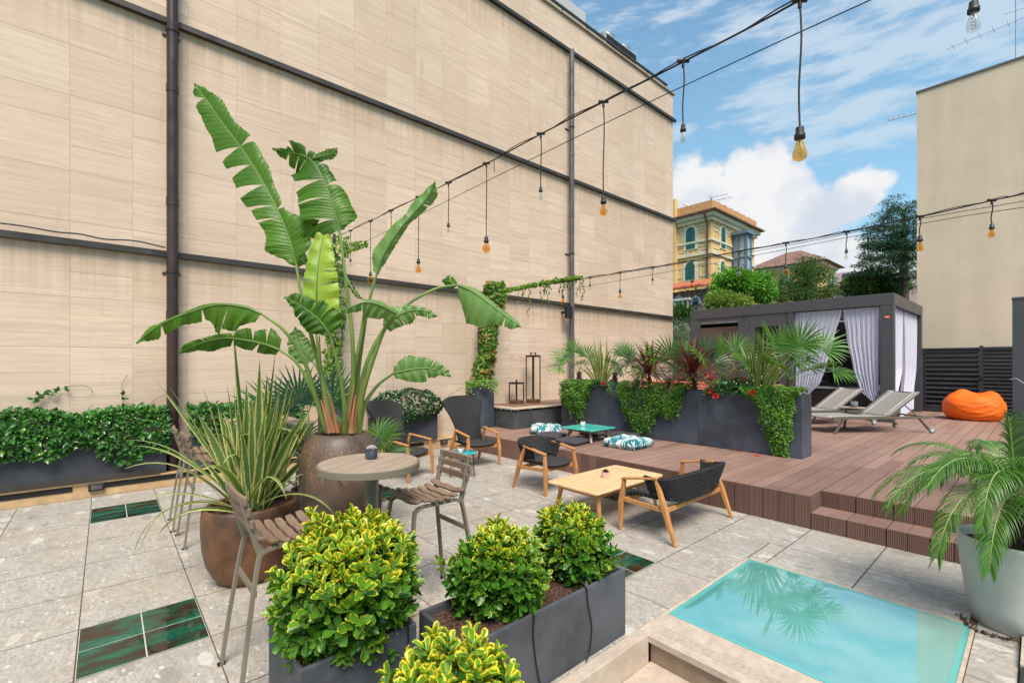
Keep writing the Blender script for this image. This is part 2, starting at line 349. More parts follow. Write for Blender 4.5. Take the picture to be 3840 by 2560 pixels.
def beige_stone(name='beige travertine', col=(.475, .385, .300)):
    m, nt, p, o = newmat(name)
    n1 = noisen(nt, coord(nt, (5, 3.5, 5)), 2.2, 7, .7); n2 = noisen(nt, coord(nt), 1.3, 5, .6); n3 = noisen(nt, coord(nt), 70, 3)
    c = mixc(nt, maprange(nt, n1, .35, .65), sc3(col, .86), sc3(col, 1.12)); c = mixc(nt, maprange(nt, n2, .5, .75, 0, .4), c, sc3((col[0] * 1.0, col[1] * .78, col[2] * .6), .85))
    c = mixc(nt, maprange(nt, n3, .62, .75, 0, .5), c, sc3(col, .6))
    setp(nt, p, c, .5, 0, .4, bumpn(nt, n3, .15, .002)); return m
def decking(name, grooved, axis='X', amt=.5, base=((.225, .132, .102), (.305, .188, .148))):
    """brown composite boards: fine grooves run along the board; each board its own tone through 'rnd'"""
    m, nt, p, o = newmat(name); t = N(nt, 'ShaderNodeTexCoord'); s = N(nt, 'ShaderNodeSeparateXYZ'); nt.links.new(t.outputs['Object'], s.inputs[0])
    x = s.outputs['XYZ'.index(axis)]
    wv = math_(nt, 'SINE', math_(nt, 'MULTIPLY', x, 2 * PI / (.0125 if grooved else .0052)))
    a = N(nt, 'ShaderNodeAttribute', attribute_name='rnd'); sp = N(nt, 'ShaderNodeSeparateColor'); nt.links.new(a.outputs['Color'], sp.inputs[0])
    c = mixc(nt, sp.outputs[0], base[0], base[1])
    n = noisen(nt, coord(nt), 2.2, 5, .6); c = mixc(nt, maprange(nt, n, .4, .7, 0, .35), c, sc3(base[1], 1.22))
    n2 = noisen(nt, coord(nt), 24, 4); c = mixc(nt, maprange(nt, n2, .55, .75, 0, .18), c, (.13, .07, .05))
    c = mixc(nt, math_(nt, 'MULTIPLY', maprange(nt, wv, -.1, -.7), amt if grooved else .10), c, (.045, .022, .016))
    setp(nt, p, c, .58, 0, .35, bumpn(nt, wv, .6 if grooved else .15, .003)); return m
def weave(name='charcoal rope weave', su=30, sv=14, col=(.030, .027, .026)):
    m, nt, p, o = newmat(name)
    v = coord(nt, (su, sv, 1), 'UV'); b = brick(nt, v, 1.0, 1.0, mortar=.13, smooth=1.0, c1=col, c2=sc3(col, 1.6), cm=(.006, .006, .006))
    n = noisen(nt, coord(nt), 300, 2); h = math_(nt, 'ADD', math_(nt, 'MULTIPLY', b.outputs['Fac'], -1), math_(nt, 'MULTIPLY', n, .2))
    setp(nt, p, b.outputs['Color'], .75, 0, .35, bumpn(nt, noisen(nt, coord(nt), 260, 2), .5, .002)); return m
def wood(name, a, b_, axis='X', sc_=1, rough=.5):
    m, nt, p, o = newmat(name); s = {'X': (1.2, 22, 22), 'Y': (22, 1.2, 22), 'Z': (22, 22, 1.2)}[axis]
    n = noisen(nt, coord(nt, s), 1.6 * sc_, 5, .6); n2 = noisen(nt, coord(nt, tuple(x * 2 for x in s)), 4 * sc_, 3)
    f = math_(nt, 'ADD', math_(nt, 'MULTIPLY', n, .7), math_(nt, 'MULTIPLY', n2, .3))
    setp(nt, p, mixc(nt, maprange(nt, f, .34, .66), a, b_), rough, 0, .4, bumpn(nt, f, .12, .002)); return m
def slate(name='blue grey fibreclay', col=(.052, .058, .074)):
    m, nt, p, o = newmat(name); v = coord(nt)
    n = noisen(nt, v, 2.2, 6, .62); n2 = noisen(nt, v, 18, 5, .6)
    c = mixc(nt, maprange(nt, n, .3, .7), sc3(col, .72), sc3(col, 1.45)); c = mixc(nt, maprange(nt, n2, .55, .8, 0, .3), c, sc3(col, 2.1))
    setp(nt, p, c, .62, 0, .4, bumpn(nt, n2, .12, .003)); return m
def leafmat(name, A, B, trans=.35, rough=.38, edge=None, ew=.55, stripes=None, spec=.5, vein=None, transcol=None):
    """tint attribute mixes A to B; optional coloured leaf margin (edge) beyond |u|>ew, lengthwise stripes, side veins"""
    m, nt, p, o = newmat(name); a = N(nt, 'ShaderNodeAttribute', attribute_name='tint'); sp = N(nt, 'ShaderNodeSeparateColor'); nt.links.new(a.outputs['Color'], sp.inputs[0])
    c = mixc(nt, sp.outputs[0], A, B)
    uvn = N(nt, 'ShaderNodeUVMap'); su = N(nt, 'ShaderNodeSeparateXYZ'); nt.links.new(uvn.outputs[0], su.inputs[0])
    au = math_(nt, 'ABSOLUTE', math_(nt, 'SUBTRACT', math_(nt, 'MULTIPLY', su.outputs[0], 2), 1))
    n = noisen(nt, coord(nt), 45, 3)
    if edge is not None:
        thr = math_(nt, 'ADD', math_(nt, 'MULTIPLY', math_(nt, 'SUBTRACT', n, .5), .7), math_(nt, 'SUBTRACT', ew + .25, math_(nt, 'MULTIPLY', sp.outputs[1], .6)))
        au_t = math_(nt, 'MAXIMUM', au, maprange(nt, su.outputs[1], .72, 1.0, .0, 1.0)) if ew > .7 else au
        f = math_(nt, 'GREATER_THAN', au_t, thr); c = mixc(nt, f, c, edge)
    if stripes is not None:
        w1 = math_(nt, 'SINE', math_(nt, 'MULTIPLY', su.outputs[0], 34)); c = mixc(nt, maprange(nt, w1, .2, .9, 0, .45), c, stripes)
    hn = n
    if vein is not None:
        vv = math_(nt, 'SINE', math_(nt, 'MULTIPLY', math_(nt, 'ADD', su.outputs[1], math_(nt, 'MULTIPLY', au, -.03)), 300))
        c = mixc(nt, maprange(nt, vv, .2, 1, 0, .16), c, vein); hn = vv
        c = mixc(nt, maprange(nt, n, .4, .75, 0, .3), c, sc3(A, .55))
    # midrib slightly paler
    c = mixc(nt, maprange(nt, au, .09, .03, 0, .4), c, sc3(B, 1.6) if edge is None else sc3(A, 1.3))
    setp(nt, p, c, rough, 0, spec, bumpn(nt, hn, .25, .004))
    tr = N(nt, 'ShaderNodeBsdfTranslucent'); tcn = mixc(nt, 1.0, c, transcol or (1.25, 1.35, .55), 'MULTIPLY'); nt.links.new(tcn, tr.inputs[0])
    ms = N(nt, 'ShaderNodeMixShader'); ms.inputs[0].default_value = trans; nt.links.new(p.outputs[0], ms.inputs[1]); nt.links.new(tr.outputs[0], ms.inputs[2]); nt.links.new(ms.outputs[0], o.inputs[0])
    return m
M_TRAV = travertine_clad(); M_PAVE = paving_stone(); M_GLAZE = green_glaze(); M_BEIGE = beige_stone(); M_LEDGE = beige_stone('honey stone ledge', (.50, .33, .17))
M_JOINT = pm('brown joint', (.085, .050, .030), .9); M_GROUT = pm('pale grout', (.42, .42, .36), .8)
M_DECK = decking('smooth composite board', False); M_DECKG = decking('grooved composite board', True); FB = ((.165, .088, .066), (.205, .112, .085)); M_DECKF = decking('grooved fascia', True, 'X', .8, FB); M_DECKH = decking('grooved return', True, 'Z', .7, FB)
M_GAP = pm('dark gap', (.012, .010, .010), .9)
M_SLATE = slate(); M_SLATE2 = slate('charcoal fibreclay', (.042, .043, .048)); M_SLATE3 = slate('dark slate box', (.055, .056, .054))
M_BAND = pm('dark grey sheet metal', (.052, .043, .036), .45, .3, ns=3); M_PIPE = pm('brown painted downpipe', (.048, .027, .023), .35, .15, ns=3, bs=20, ba=.05); M_PIPE2 = pm('grey painted downpipe', (.11, .10, .09), .35, .2, ns=3, bs=20, ba=.05)
M_PERG = pm('anthracite powder coat', (.074, .072, .078), .45, .2, ns=2, na=.06, bs=300, ba=.05); M_FENCE = pm('anthracite louvre', (.040, .038, .042), .42, .3, ns=2, na=.1, bs=200, ba=.05)
M_BLACK = pm('black plastic', (.012, .012, .012), .5, ns=20, na=.1); M_WIRE = pm('black cable', (.010, .010, .011), .5); M_STEEL = pm('brushed steel', (.5, .5, .48), .3, .9, ns=30)
M_TEAK = wood('teak', (.37, .155, .048), (.56, .265, .095), 'Z'); M_TEAKX = wood('pale teak top', (.56, .345, .165), (.72, .49, .27), 'Y')
M_TEAKG = wood('greyed teak', (.22, .135, .085), (.33, .22, .15), 'Z')
M_SLAT = wood('taupe wood slat', (.165, .105, .068), (.235, .155, .105), 'X', rough=.65); M_TAUPE = pm('taupe powder coat', (.215, .180, .130), .45, .2, ns=4, na=.06, bs=300, ba=.04)
M_TTOP = wood('taupe table board', (.27, .200, .145), (.35, .265, .195), 'Y', rough=.65)
M_WEAVE = weave(); M_SOIL = pm('bark and soil', (.085, .042, .022), .95, ns=55, na=.95, bs=70, ba=1.0, bd=.03)
M_TERRA = pm('terracotta', (.55, .17, .085), .8, ns=5, na=.2)
M_WOOD_TRUNK = pm('bark', (.10, .065, .042), .9, ns=12, na=.4, bs=40, ba=.8, bd=.02, scale=(1, 1, .3))

# ---------------------------------------------------------------- the setting
def struct(name, mb, mats, **k):
    return tag(mb.build(name, mats, **k), kind='structure')
WX = -7.77
# ground far below and the hill that carries the villas
g = MB()
xs = [-400, -200, -120, -80, -60, -50, -42, -36, -30, -24, -18, -12, -6, 0, 8, 20, 60, 200, 400]
ys = [-200, -60, -20, 0, 14, 20, 26, 32, 38, 44, 52, 60, 75, 100, 160, 300, 700]
def hz(x, y):
    a = max(0, min(1, (y - 17) / 30)); a = a * a * (3 - 2 * a)
    return -3.2 + a * (4.2 + 7.3 * max(0, min(1, (-13 - x + (y - 17) * -.25) / 7 + .9))) + .5 * noise.noise(Vector((x * .08, y * .08, 0))) * a
g.add([(x, y, hz(x, y)) for y in ys for x in xs], [(j * len(xs) + i, j * len(xs) + i + 1, (j + 1) * len(xs) + i + 1, (j + 1) * len(xs) + i) for j in range(len(ys) - 1) for i in range(len(xs) - 1)], 0, True)
struct('hill_terrain', g, pm('scrubby hillside', (.045, .07, .022), .95, ns=1.2, na=.5, bs=3, ba=1, bd=.3))

XL = [-7.5, -6.90, -6.28, -5.65, -5.03, -4.425, -3.822, -3.218, -2.633, -2.043, -1.465, -.891, -.29, -.075]
YL = [-3.75, -3.15, -2.54, -1.935, -1.33, -.73, -.12, .466, 1.04, 1.62, 2.19, 2.77, 3.34, 3.91, 4.48, 5.12, 5.3]
GREEN = {(1, 6): 'dark green glazed tile panel set in the paving near the ledge, mostly bare brown', (6, 6): 'large dark green glazed tile panel nearest the bottom left corner', (3, 10): 'dark green glazed tile panel behind the round bar table', (8, 11): 'dark green glazed tile panel beside the end of the long shrub planter', (6, 14): 'dark green glazed tile panel under the wooden coffee table'}
GL = (-1.575, 2.71, -.28, 3.968)
def slab_set(name, rects, ztop, th, mat_, parent=None, gap=.0030, gx=None):
    gx = gap if gx is None else gx
    mb = MB(); cols = []
    for (x0, y0, x1, y1) in rects:
        mb.box(x0 + gx, y0 + gap, ztop - th, x1 - gx, y1 - gap, ztop)
        cols += [(rnd.random(), rnd.random(), rnd.random(), 1)] * 24
    o = mb.build(name, mat_, parent); a = o.data.color_attributes.new('rnd', 'FLOAT_COLOR', 'CORNER')
    a.data.foreach_set('color', np.array(cols, dtype=np.float32).ravel()); return o
rects = []
for i in range(len(XL) - 1):
    for j in range(len(YL) - 1):
        if (i, j) in GREEN: continue
        x0, x1, y0, y1 = XL[i], XL[i + 1], YL[j], YL[j + 1]
        # clip against stair opening and glass light
        if x1 > -1.60 and y0 < 3.99:
            if x0 < -1.60:
                if y1 <= 3.99: rects.append((x0, y0, -1.60, y1)); continue
                rects.append((x0, y0, -1.60, y1)); rects.append((-1.60, 3.99, x1, y1)); continue
            if x0 >= -.30:
                if y1 > 2.42: rects.append((max(x0, -.262), max(y0, 2.42), x1, y1))
                continue
            if y1 <= 3.99: continue
            y0 = 3.99
        rects.append((x0, y0, x1, y1))
# paving right of the glass light, up to the steps
for y0, y1 in ((3.99, 4.48), (4.48, 5.12), (5.12, 5.3)): rects += [(-.075, y0, .5, y1), (.5, y0, 1.2, y1)]
pav = slab_set('paving', rects, 0, .02, M_PAVE, gap=.0032, gx=.0048); tag(pav, kind='structure')
jb = MB(); jb.box(-7.6, -4, -.3, -1.58, 5.6, -.0014); jb.box(-1.58, 3.97, -.3, 1.3, 5.6, -.0014); jb.box(-.262, 2.4, -.3, -.07, 3.97, -.0014)
struct('paving_bed', jb, M_JOINT)
for (i, j), lab in GREEN.items():
    x0, x1, y0, y1 = XL[i] + .004, XL[i + 1] - .004, YL[j] + .004, YL[j + 1] - .004
    if j == 14: y1 = 5.10
    t = thing('glazed_tile_panel', lab, 'floor tile', ((x0 + x1) / 2, (y0 + y1) / 2, 0), 0, 'green glazed panels in the paving')
    mb = MB(); mb.box(x0, y0, -.02, x1, y1, .0008); mb.build('grout_bed', M_GROUT, t, world=True)
    xm, ym = (x0 + x1) / 2, (y0 + y1) / 2
    for a, b in ((x0, xm), (xm, x1)):
        for c, d in ((y0, ym), (ym, y1)):
            mb = MB(); mb.box(a + .0035, c + .0035, -.015, b - .0035, d - .0035, .0018); mb.build('tile', M_GLAZE, t, world=True)

# wall of the neighbouring building (a thing of its own)
YE = 13.66
bl = thing('stone_clad_building', 'tall beige travertine clad building with blank wall, dark metal string courses and flat roof', 'building', (WX - 6, 4, -.5))
mb = MB(); mb.box(WX - 14, -9, -.5, WX, YE, 10.19); mb.build('wall', M_TRAV, bl, world=True)
def wz(px, py): return atx(px, py, WX)
for z in (wz(900, 648.5).z, wz(900, 254).z, wz(1400, 183).z if False else 9.38):
    mb = MB(); mb.box(WX + .004, -9, z - .045, WX + .075, YE + .10, z + .03); mb.build('string_course', M_BAND, bl, world=True)
mb = MB(); mb.box(WX - 14.02, -9.05, 10.19, WX + .05, YE + .06, 10.24); mb.build('coping', pm('weathered coping', (.30, .24, .16), .9), bl, world=True)
rl = MB(); rl.bar((WX - .12, -9, 10.50), (WX - .12, YE - .15, 10.50), .05, .05)
for k in range(24): y = -8.5 + k * .95; rl.bar((WX - .12, y, 10.24), (WX - .12, y, 10.48), .03, .03)
rl.build('roof_rail', M_BAND, bl, world=True)
ph = MB(); ph.box(WX - 6, 5.0, 10.25, WX - .63, 10.1, 11.40); ph.build('penthouse', plaster('grey plaster', (.42, .42, .42)), bl, world=True)
ac = thing('rooftop_chiller', 'grey louvred air conditioning chiller on the flat roof of the stone building', 'air conditioner', (WX - 1.2, 11.6, 10.24))
mb = MB(); mb.box(WX - 2.2, 10.95, 10.42, WX - .63, 12.6, 11.33); mb.build('casing', pm('pale grey casing', (.34, .35, .34), .5), ac, world=True, bevel=.02)
mb = MB(); mb.box(WX - .625, 11.05, 10.48, WX - .612, 12.52, 11.27)
for k in range(14): mb.box(WX - .611, 11.05, 10.50 + k * .055, WX - .59, 12.52, 10.515 + k * .055)
mb.build('louvre', M_PERG, ac, world=True)
for y in (11.4, 12.2):
    mb = MB(); mb.lathe([(.34, 0), (.36, .1), (.3, .12), (.3, .02)], (WX - 1.0, y, 11.33), 20); mb.build('fan', M_STEEL, ac, world=True)
def downpipe(px, ztop, r, mat_, label, brk):
    p = wz(px, 700); y = p.y; x = WX + .085 + r
    t = thing('downpipe', label, 'drain pipe', (x, y, .2), 0, 'downpipes on the stone wall')
    mb = MB(); mb.tube([(x, y, .15), (x, y, ztop)], r, 18); mb.build('pipe', mat_, t, world=True)
    z = .7
    while z < ztop:
        mb = MB(); mb.tube([(x, y, z), (x, y, z + .10)], r * 1.09, 18); mb.build('socket', mat_, t, world=True); z += 1.5
    for z in brk:
        mb = MB(); mb.tube([(x, y, z), (x, y, z + .03)], r * 1.16, 18); mb.bar((x - r - .08, y - r * 1.5, z + .015), (x - r - .08, y + r * 1.5, z + .015), .02, .03); mb.build('bracket', M_PIPE, t, world=True)
downpipe(393.5, 10.0, .066, M_PIPE, 'brown round downpipe on the stone wall at the left, nearest the viewer', (2.8, 6.0, 8.6))
downpipe(1303, 9.32, .062, M_PIPE2, 'grey round downpipe on the stone wall beside the floodlight', (4.3, 7.4))
# ledge with slots along the foot of the wall
lg = thing('stone_ledge', 'low honey coloured stone ledge with dark drainage slots along the foot of the wall', 'ledge', (-7.6, 1, 0))
mb = MB(); mb.box(WX, -6, -.1, -7.515, 5.15, .165); mb.build('plinth', M_LEDGE, lg, world=True)
mb = MB(); mb.box(WX, -6, .165, -7.49, 5.15, .188); mb.build('top_slab', M_LEDGE, lg, world=True, bevel=.003)
slots = [(-5, -3.3), (-3.1, -1.75), (-1.55, -.29), (.0, 1.25), (1.45, 2.7), (2.9, 3.5), (3.7, 4.42)]
mb = MB()
for a, b in slots: mb.box(-7.514, a, .095, -7.508, b, .155)
mb.build('slot', M_GAP, lg, world=True)
mb = MB(); mb.box(-7.53, -6, .19, -7.475, .53, .255); tag(mb.build('sheet_metal_trim', M_BAND, bevel=.003), 'dark sheet metal upstand on the stone ledge in front of the left hedge planter', 'trim')
p = atx(*((0 + 860 * .421) / 1.6327, (1300 + 1245 * .421) / 1.6327), -7.51)
ll = thing('ledge_light', 'black rectangular bulkhead light in the stone ledge below the left hedge', 'wall light', (-7.51, p.y, p.z))
mb = MB(); mb.box(-7.512, p.y - .075, p.z - .045, -7.47, p.y + .075, p.z + .045); mb.build('housing', M_BLACK, ll, world=True, bevel=.012)
mb = MB(); mb.box(-7.471, p.y - .05, p.z - .024, -7.465, p.y + .05, p.z + .024); mb.build('lens', pm('smoked lens', (.10, .085, .08), .15), ll, world=True, bevel=.004)
l2 = ll.copy(); COL.objects.link(l2); l2.location = (-7.51, 4.85, p.z); l2['label'] = 'black bulkhead light in the stone ledge behind the tall wicker chair at the deck corner'
for ch in list(ll.children): c = ch.copy(); COL.objects.link(c); c.parent = l2

# stair well, curb and glass floor light in the lower right
cb = thing('stair_surround', 'beige travertine curb and sunken stairs at the bottom edge of the terrace', 'stairs', (-1.5, 2.4, 0))
mb = MB(); mb.box(-1.598, -1, -.28, -1.525, 2.41, .008); mb.box(-1.598, 2.41, -.28, -1.575, 3.97, .008); mb.build('curb', M_BEIGE, cb, world=True, bevel=.004)
mb = MB(); mb.box(-1.575, 3.968, -.2, -.262, 3.988, .006); mb.box(-.28, 2.7, -.2, -.262, 3.968, .006); mb.build('glass_border', M_BEIGE, cb, world=True)
mb = MB(); mb.box(-1.574, 2.40, -.035, -.262, 2.708, .006); mb.build('tread', M_BEIGE, cb, world=True, bevel=.004)
mb = MB(); mb.box(-1.5, 2.47, .0062, -.30, 2.55, .0075); mb.build('grip_strip', pm('bush hammered strip', (.40, .325, .25), .9, ns=60, na=.18, bs=200, ba=.6), cb, world=True)
mb = MB(); mb.box(-1.524, 2.43, -.155, -.2, 2.46, -.035); mb.build('riser', beige_stone('brown travertine riser', (.30, .215, .145)), cb, world=True)
mb = MB(); mb.box(-1.524, 2.10, -.19, -.2, 2.43, -.155); mb.build('tread', M_BEIGE, cb, world=True, bevel=.004)
mb = MB(); mb.box(-1.524, 2.12, -.33, -.2, 2.15, -.19); mb.build('riser', M_BEIGE, cb, world=True)
mb = MB(); mb.box(-1.524, -1, -.36, -.2, 2.12, -.33); mb.build('landing', M_BEIGE, cb, world=True)
mb = MB(); mb.box(-1.56, -1, -.5, -1.526, 2.0, -.16); mb.build('dark_skirting', M_GAP, cb, world=True)
def skylight():
    m, nt, p, o = newmat('frosted turquoise glass'); v = coord(nt)
    n = noisen(nt, v, 2.5, 4); n2 = noisen(nt, v, 90, 2)
    c = mixc(nt, maprange(nt, n, .35, .65), (.095, .325, .295), (.125, .38, .35))
    c = mixc(nt, maprange(nt, n2, .7, .8, 0, .5), c, (.25, .4, .38))
    setp(nt, p, c, .045, 0, .5, bumpn(nt, n, .02, .01)); p.inputs['IOR'].default_value = 1.9; p.inputs['Coat Weight'].default_value = 1.0; p.inputs['Coat Roughness'].default_value = .02; p.inputs['Coat IOR'].default_value = 2.4
    return m
gl = thing('glass_floor_light', 'large turquoise frosted glass floor light set flush in the paving, reflecting the palms', 'skylight', (-.93, 3.34, 0))
mb = MB(); mb.box(GL[0], GL[1], -.03, GL[2], GL[3], .003); mb.build('pane', skylight(), gl, world=True, bevel=.003)
mb = MB()
for a in ((GL[0] + .002, GL[1] + .002, GL[0] + .03, GL[3] - .002), (GL[2] - .03, GL[1] + .002, GL[2] - .002, GL[3] - .002), (GL[0] + .03, GL[1] + .002, GL[2] - .03, GL[1] + .03), (GL[0] + .03, GL[3] - .03, GL[2] - .03, GL[3] - .002)):
    mb.box(a[0], a[1], .0032, a[2], a[3], .0042)
e_, nt_, p_, o_ = newmat('clear glass rim'); setp(nt_, p_, (.10, .38, .35), .06, 0, .9); mb.build('rim', e_, gl, world=True)
sg = thing('void_panel', 'dark panel in place of dark void, pale stone cap at the lower right edge', 'railing', (0, 2, 0))  # dark panel stands in for the dark void beyond the cap
mb = MB(); mb.box(-.07, -1, -.6, -.02, 3.6, .02); mb.build('panel', M_FENCE, sg, world=True)
mb = MB(); mb.box(-.072, 3.605, -.3, .1, 3.98, .03); mb.build('cap', M_BEIGE, sg, world=True)

# ---------------------------------------------------------------- timber-look deck with two steps
DZ = .3136; DX0, DX1 = -7.36, 2.2; DY0, DY1 = 5.153, 16.85
CX0 = -1.473
bw = .1445
dk = thing('raised_deck', 'raised brown composite deck with grooved fascia boards and two steps', 'deck', (-3, 8, 0)); dk['kind'] = 'structure'
A, B = [], []
k = 0; x = CX0
xs_ = []
while x > DX0: xs_.append((max(x - bw, DX0), x, DY0)); x -= bw
x = CX0
while x < DX1: xs_.append((x, x + bw, 5.473)); x += bw
for i, (a, b, y0) in enumerate(xs_):
    cut = y0; L = 0
    ends = [y0]; yy = y0 + (1.1 + 1.9 * rnd.random())
    while yy < DY1 - .4: ends.append(yy); yy += 2.2
    ends.append(DY1)
    for q in range(len(ends) - 1):
        dst = B if (a > -2.0 or rnd.random() < .12) and ends[q] < 7 else A
        dst.append((a, ends[q], b, ends[q + 1]))
slab_set('smooth_boards', A, DZ, .022, M_DECK, dk, gx=.0042).location = (3, -8, 0)
slab_set('grooved_boards', B, DZ, .022, M_DECKG, dk, gx=.0042).location = (3, -8, 0)
fr = []
for (a, b, y0) in xs_: fr.append((a, b, y0))
def vset(name, items, mat_, th=.02):
    mb = MB(); cols = []
    for (x0, x1, y, z0, z1) in items:
        mb.box(x0 + .003, y - .0005, z0, x1 - .003, y + th, z1); cols += [(rnd.random(), rnd.random(), rnd.random(), 1)] * 24
    o = mb.build(name, mat_, dk); a = o.data.color_attributes.new('rnd', 'FLOAT_COLOR', 'CORNER'); a.data.foreach_set('color', np.array(cols, dtype=np.float32).ravel()); o.location = (3, -8, 0); return o
f1, f2 = [], []
for (a, b, y0) in xs_:
    if y0 == DY0: (f1 if (b < -5.5 or (a < -4.2 and rnd.random() < .5)) else f2).append((a, b, DY0 - .012, .004, DZ - .001))
    else: f2.append((a, b, 5.463, .160, DZ - .001)); f2.append((a, b, DY0 - .01, .004, .155))
m_s = decking('smooth fascia', False, 'X', .5, FB)
vset('fascia', f1, m_s); vset('fascia', f2, M_DECKF)
slab_set('step_treads', [(a, DY0 - .01, b, 5.462) for (a, b, y0) in xs_ if y0 != DY0], .157 + .001, .018, M_DECKG, dk).location = (3, -8, 0)
mb = MB(); mb.box(CX0 - .02, DY0, .004, CX0 + .001, 5.473, DZ - .023); o = mb.build('return_board', M_DECKH, dk); o.location = (3, -8, 0)
a_ = o.data.color_attributes.new('rnd', 'FLOAT_COLOR', 'CORNER')
mb = MB(); mb.box(DX0, 5.49, -.1, DX1, DY1, DZ - .024); mb.box(DX0, DY0 + .015, -.1, CX0 - .025, 5.489, DZ - .024); mb.box(CX0, DY0 + .015, -.1, DX1, 5.46, .135); mb.build('substructure', M_GAP, dk, world=True)
# masonry podium under deck and terrace (seen only from the side)
mb = MB(); mb.box(WX, -6, -3.3, 2.3, 17.2, -.62); struct('podium', mb, M_BEIGE)
# ---------------------------------------------------------------- lantern platform, planters
t = thing('corner_platform', 'dark panelled raised corner platform with pale wooden edge carrying the two lanterns', 'platform', (-7.27, 7.2, DZ))
mb = MB(); mb.box(WX + .01, 6.0, DZ, -6.79, 9.2, .665); mb.build('side_panels', M_SLATE3, t, world=True)
mb = MB(); mb.box(WX + .01, 5.975, .70, -6.76, 9.2, .735); mb.build('timber_edge', wood('weathered pale timber', (.52, .40, .27), (.66, .54, .39), 'Y'), t, world=True, bevel=.004)
mb = MB(); y = 6.12
while y < 9.1: mb.box(WX + .02, y, .736, -6.92, y + .14, .742); y += .145
mb.build('deck_boards', pm('platform composite', (.20, .105, .078), .6, ns=3), t, world=True)
mb = MB()
for k in range(8): mb.lathe([(.012, -.012), (.014, 0), (.008, .012)], (-6.775, 6.1 + k * .35, .688), 8)
for k in range(4): mb.lathe([(.012, -.012), (.014, 0), (.008, .012)], (-7.3 + k * .15, 5.985, .688), 8)
mb.build('stud', M_STEEL, t, world=True)
def lantern(c, w, z0, z1, label, handle, rz=.1):
    t = thing('lantern', label, 'lantern', (c[0], c[1], z0), rz, 'floor lanterns on the corner platform')
    h = z1 - z0; a = w / 2; b = .018; br = pm('bronze frame', (.055, .036, .022), .4, .5)
    mb = MB(); mb.box(-a, -a, 0, a, a, .075); mb.build('base', pm('bronze base', (.15, .085, .045), .45, .3), t, bevel=.004)
    mb = MB()
    for x in (-a, a - b):
        for y in (-a, a - b): mb.box(x, y, .0752, x + b, y + b, h - .04)
    mb.build('frame_post', br, t)
    mb = MB(); mb.box(-a, -a, h - .04, a, a, h); mb.build('roof', br, t, bevel=.004)
    mb = MB()
    if handle == 'bar': mb.box(-.075, -.01, h, -.06, .01, h + .045); mb.box(.06, -.01, h, .075, .01, h + .045); mb.box(-.09, -.012, h + .046, .09, .012, h + .06)
    else: mb.lathe([(.02, 0), (.02, .05), (.015, .055)], (0, 0, h), 12)
    mb.build('handle', br, t)
    mb = MB(); mb.lathe([(.045, .076), (.045, .10)], (0, 0, 0), 16); mb.build('candle_holder', M_TEAKG, t)
lantern((-7.47, 6.68), .235, .743, 1.205, 'small square bronze lantern on the corner platform, left of the tall one', 'knob')
lantern((-7.42, 7.13), .235, .743, 1.79, 'tall slender bronze lantern on the corner platform', 'bar')
def planter(x0, y0, x1, y1, z0, z1, label, cat='planter', mat_=None, wall=.028, soil=.05, group=None, taper=0, world_name='planter_box'):
    t = thing(world_name, label, cat, ((x0 + x1) / 2, (y0 + y1) / 2, z0), 0, group)
    mb = MB(); w = wall
    mb.box(x0, y0, z0 + .002, x1, y1, z0 + .03)
    mb.box(x0, y0, z0 + .03, x1, y0 + w, z1); mb.box(x0, y1 - w, z0 + .03, x1, y1, z1)
    mb.box(x0, y0 + w, z0 + .03, x0 + w, y1 - w, z1); mb.box(x1 - w, y0 + w, z0 + .03, x1, y1 - w, z1)
    # one welded shell: outer faces, rim, inner faces
    q = MB(); O = [(x0, y0), (x1, y0), (x1, y1), (x0, y1)]; I = [(x0 + w, y0 + w), (x1 - w, y0 + w), (x1 - w, y1 - w), (x0 + w, y1 - w)]
    vs = [(*p, z0 + .003) for p in O] + [(*p, z1) for p in O] + [(*p, z1) for p in I] + [(*p, z1 - .16) for p in I]
    fs = [(3, 2, 1, 0)]
    for i in range(4):
        j = (i + 1) % 4; fs += [(i, j, 4 + j, 4 + i), (4 + i, 4 + j, 8 + j, 8 + i), (8 + i, 8 + j, 12 + j, 12 + i)]
    q.add(vs, fs); q.build('box', mat_ or M_SLATE, t, world=True, bevel=.007)
    sm = MB(); n, m = 14, 10
    sm.add([(x0 + w + .001 + (x1 - x0 - 2 * w - .002) * i / n, y0 + w + .001 + (y1 - y0 - 2 * w - .002) * j / m, z1 - soil + .012 * noise.noise(Vector((i * 1.3, j * 1.7, x0)))) for j in range(m + 1) for i in range(n + 1)],
           [(j * (n + 1) + i, j * (n + 1) + i + 1, (j + 1) * (n + 1) + i + 1, (j + 1) * (n + 1) + i) for j in range(m) for i in range(n)], 0, True)
    sm.build('soil', M_SOIL, t, world=True); return t
planter(-2.118 - 1.47, 7.06, -2.118, 7.44, DZ, 1.175, 'tall blue grey planter box at the right end of the deck row beside the loungers', group='tall planter boxes on the deck')
planter(-5.05, 7.06, -3.594, 7.44, DZ, 1.18, 'tall blue grey planter box in the middle of the deck row, behind the patterned cushion', group='tall planter boxes on the deck')
planter(-6.51, 7.06, -5.056, 7.44, DZ, 1.195, 'tall blue grey planter box at the left end of the row behind the teal table', group='tall planter boxes on the deck')
planter(WX + .01, 5.54, -7.37, 5.98, DZ, 1.223, 'tall narrow slate planter carrying the ivy column beside the corner platform', mat_=M_SLATE)
planter(WX + .02, 3.45, -7.45, 4.68, .19, .66, 'slate planter on the ledge between the two tall wicker chairs', mat_=M_SLATE2)
planter(WX + .02, -4.2, -7.50, .60, .19, .60, 'long charcoal planter of the left hedge standing on the ledge', mat_=M_SLATE2)
planter(WX + .02, .78, -7.50, 2.3, .19, .60, 'charcoal planter on the ledge right of the brown downpipe', mat_=M_SLATE2)
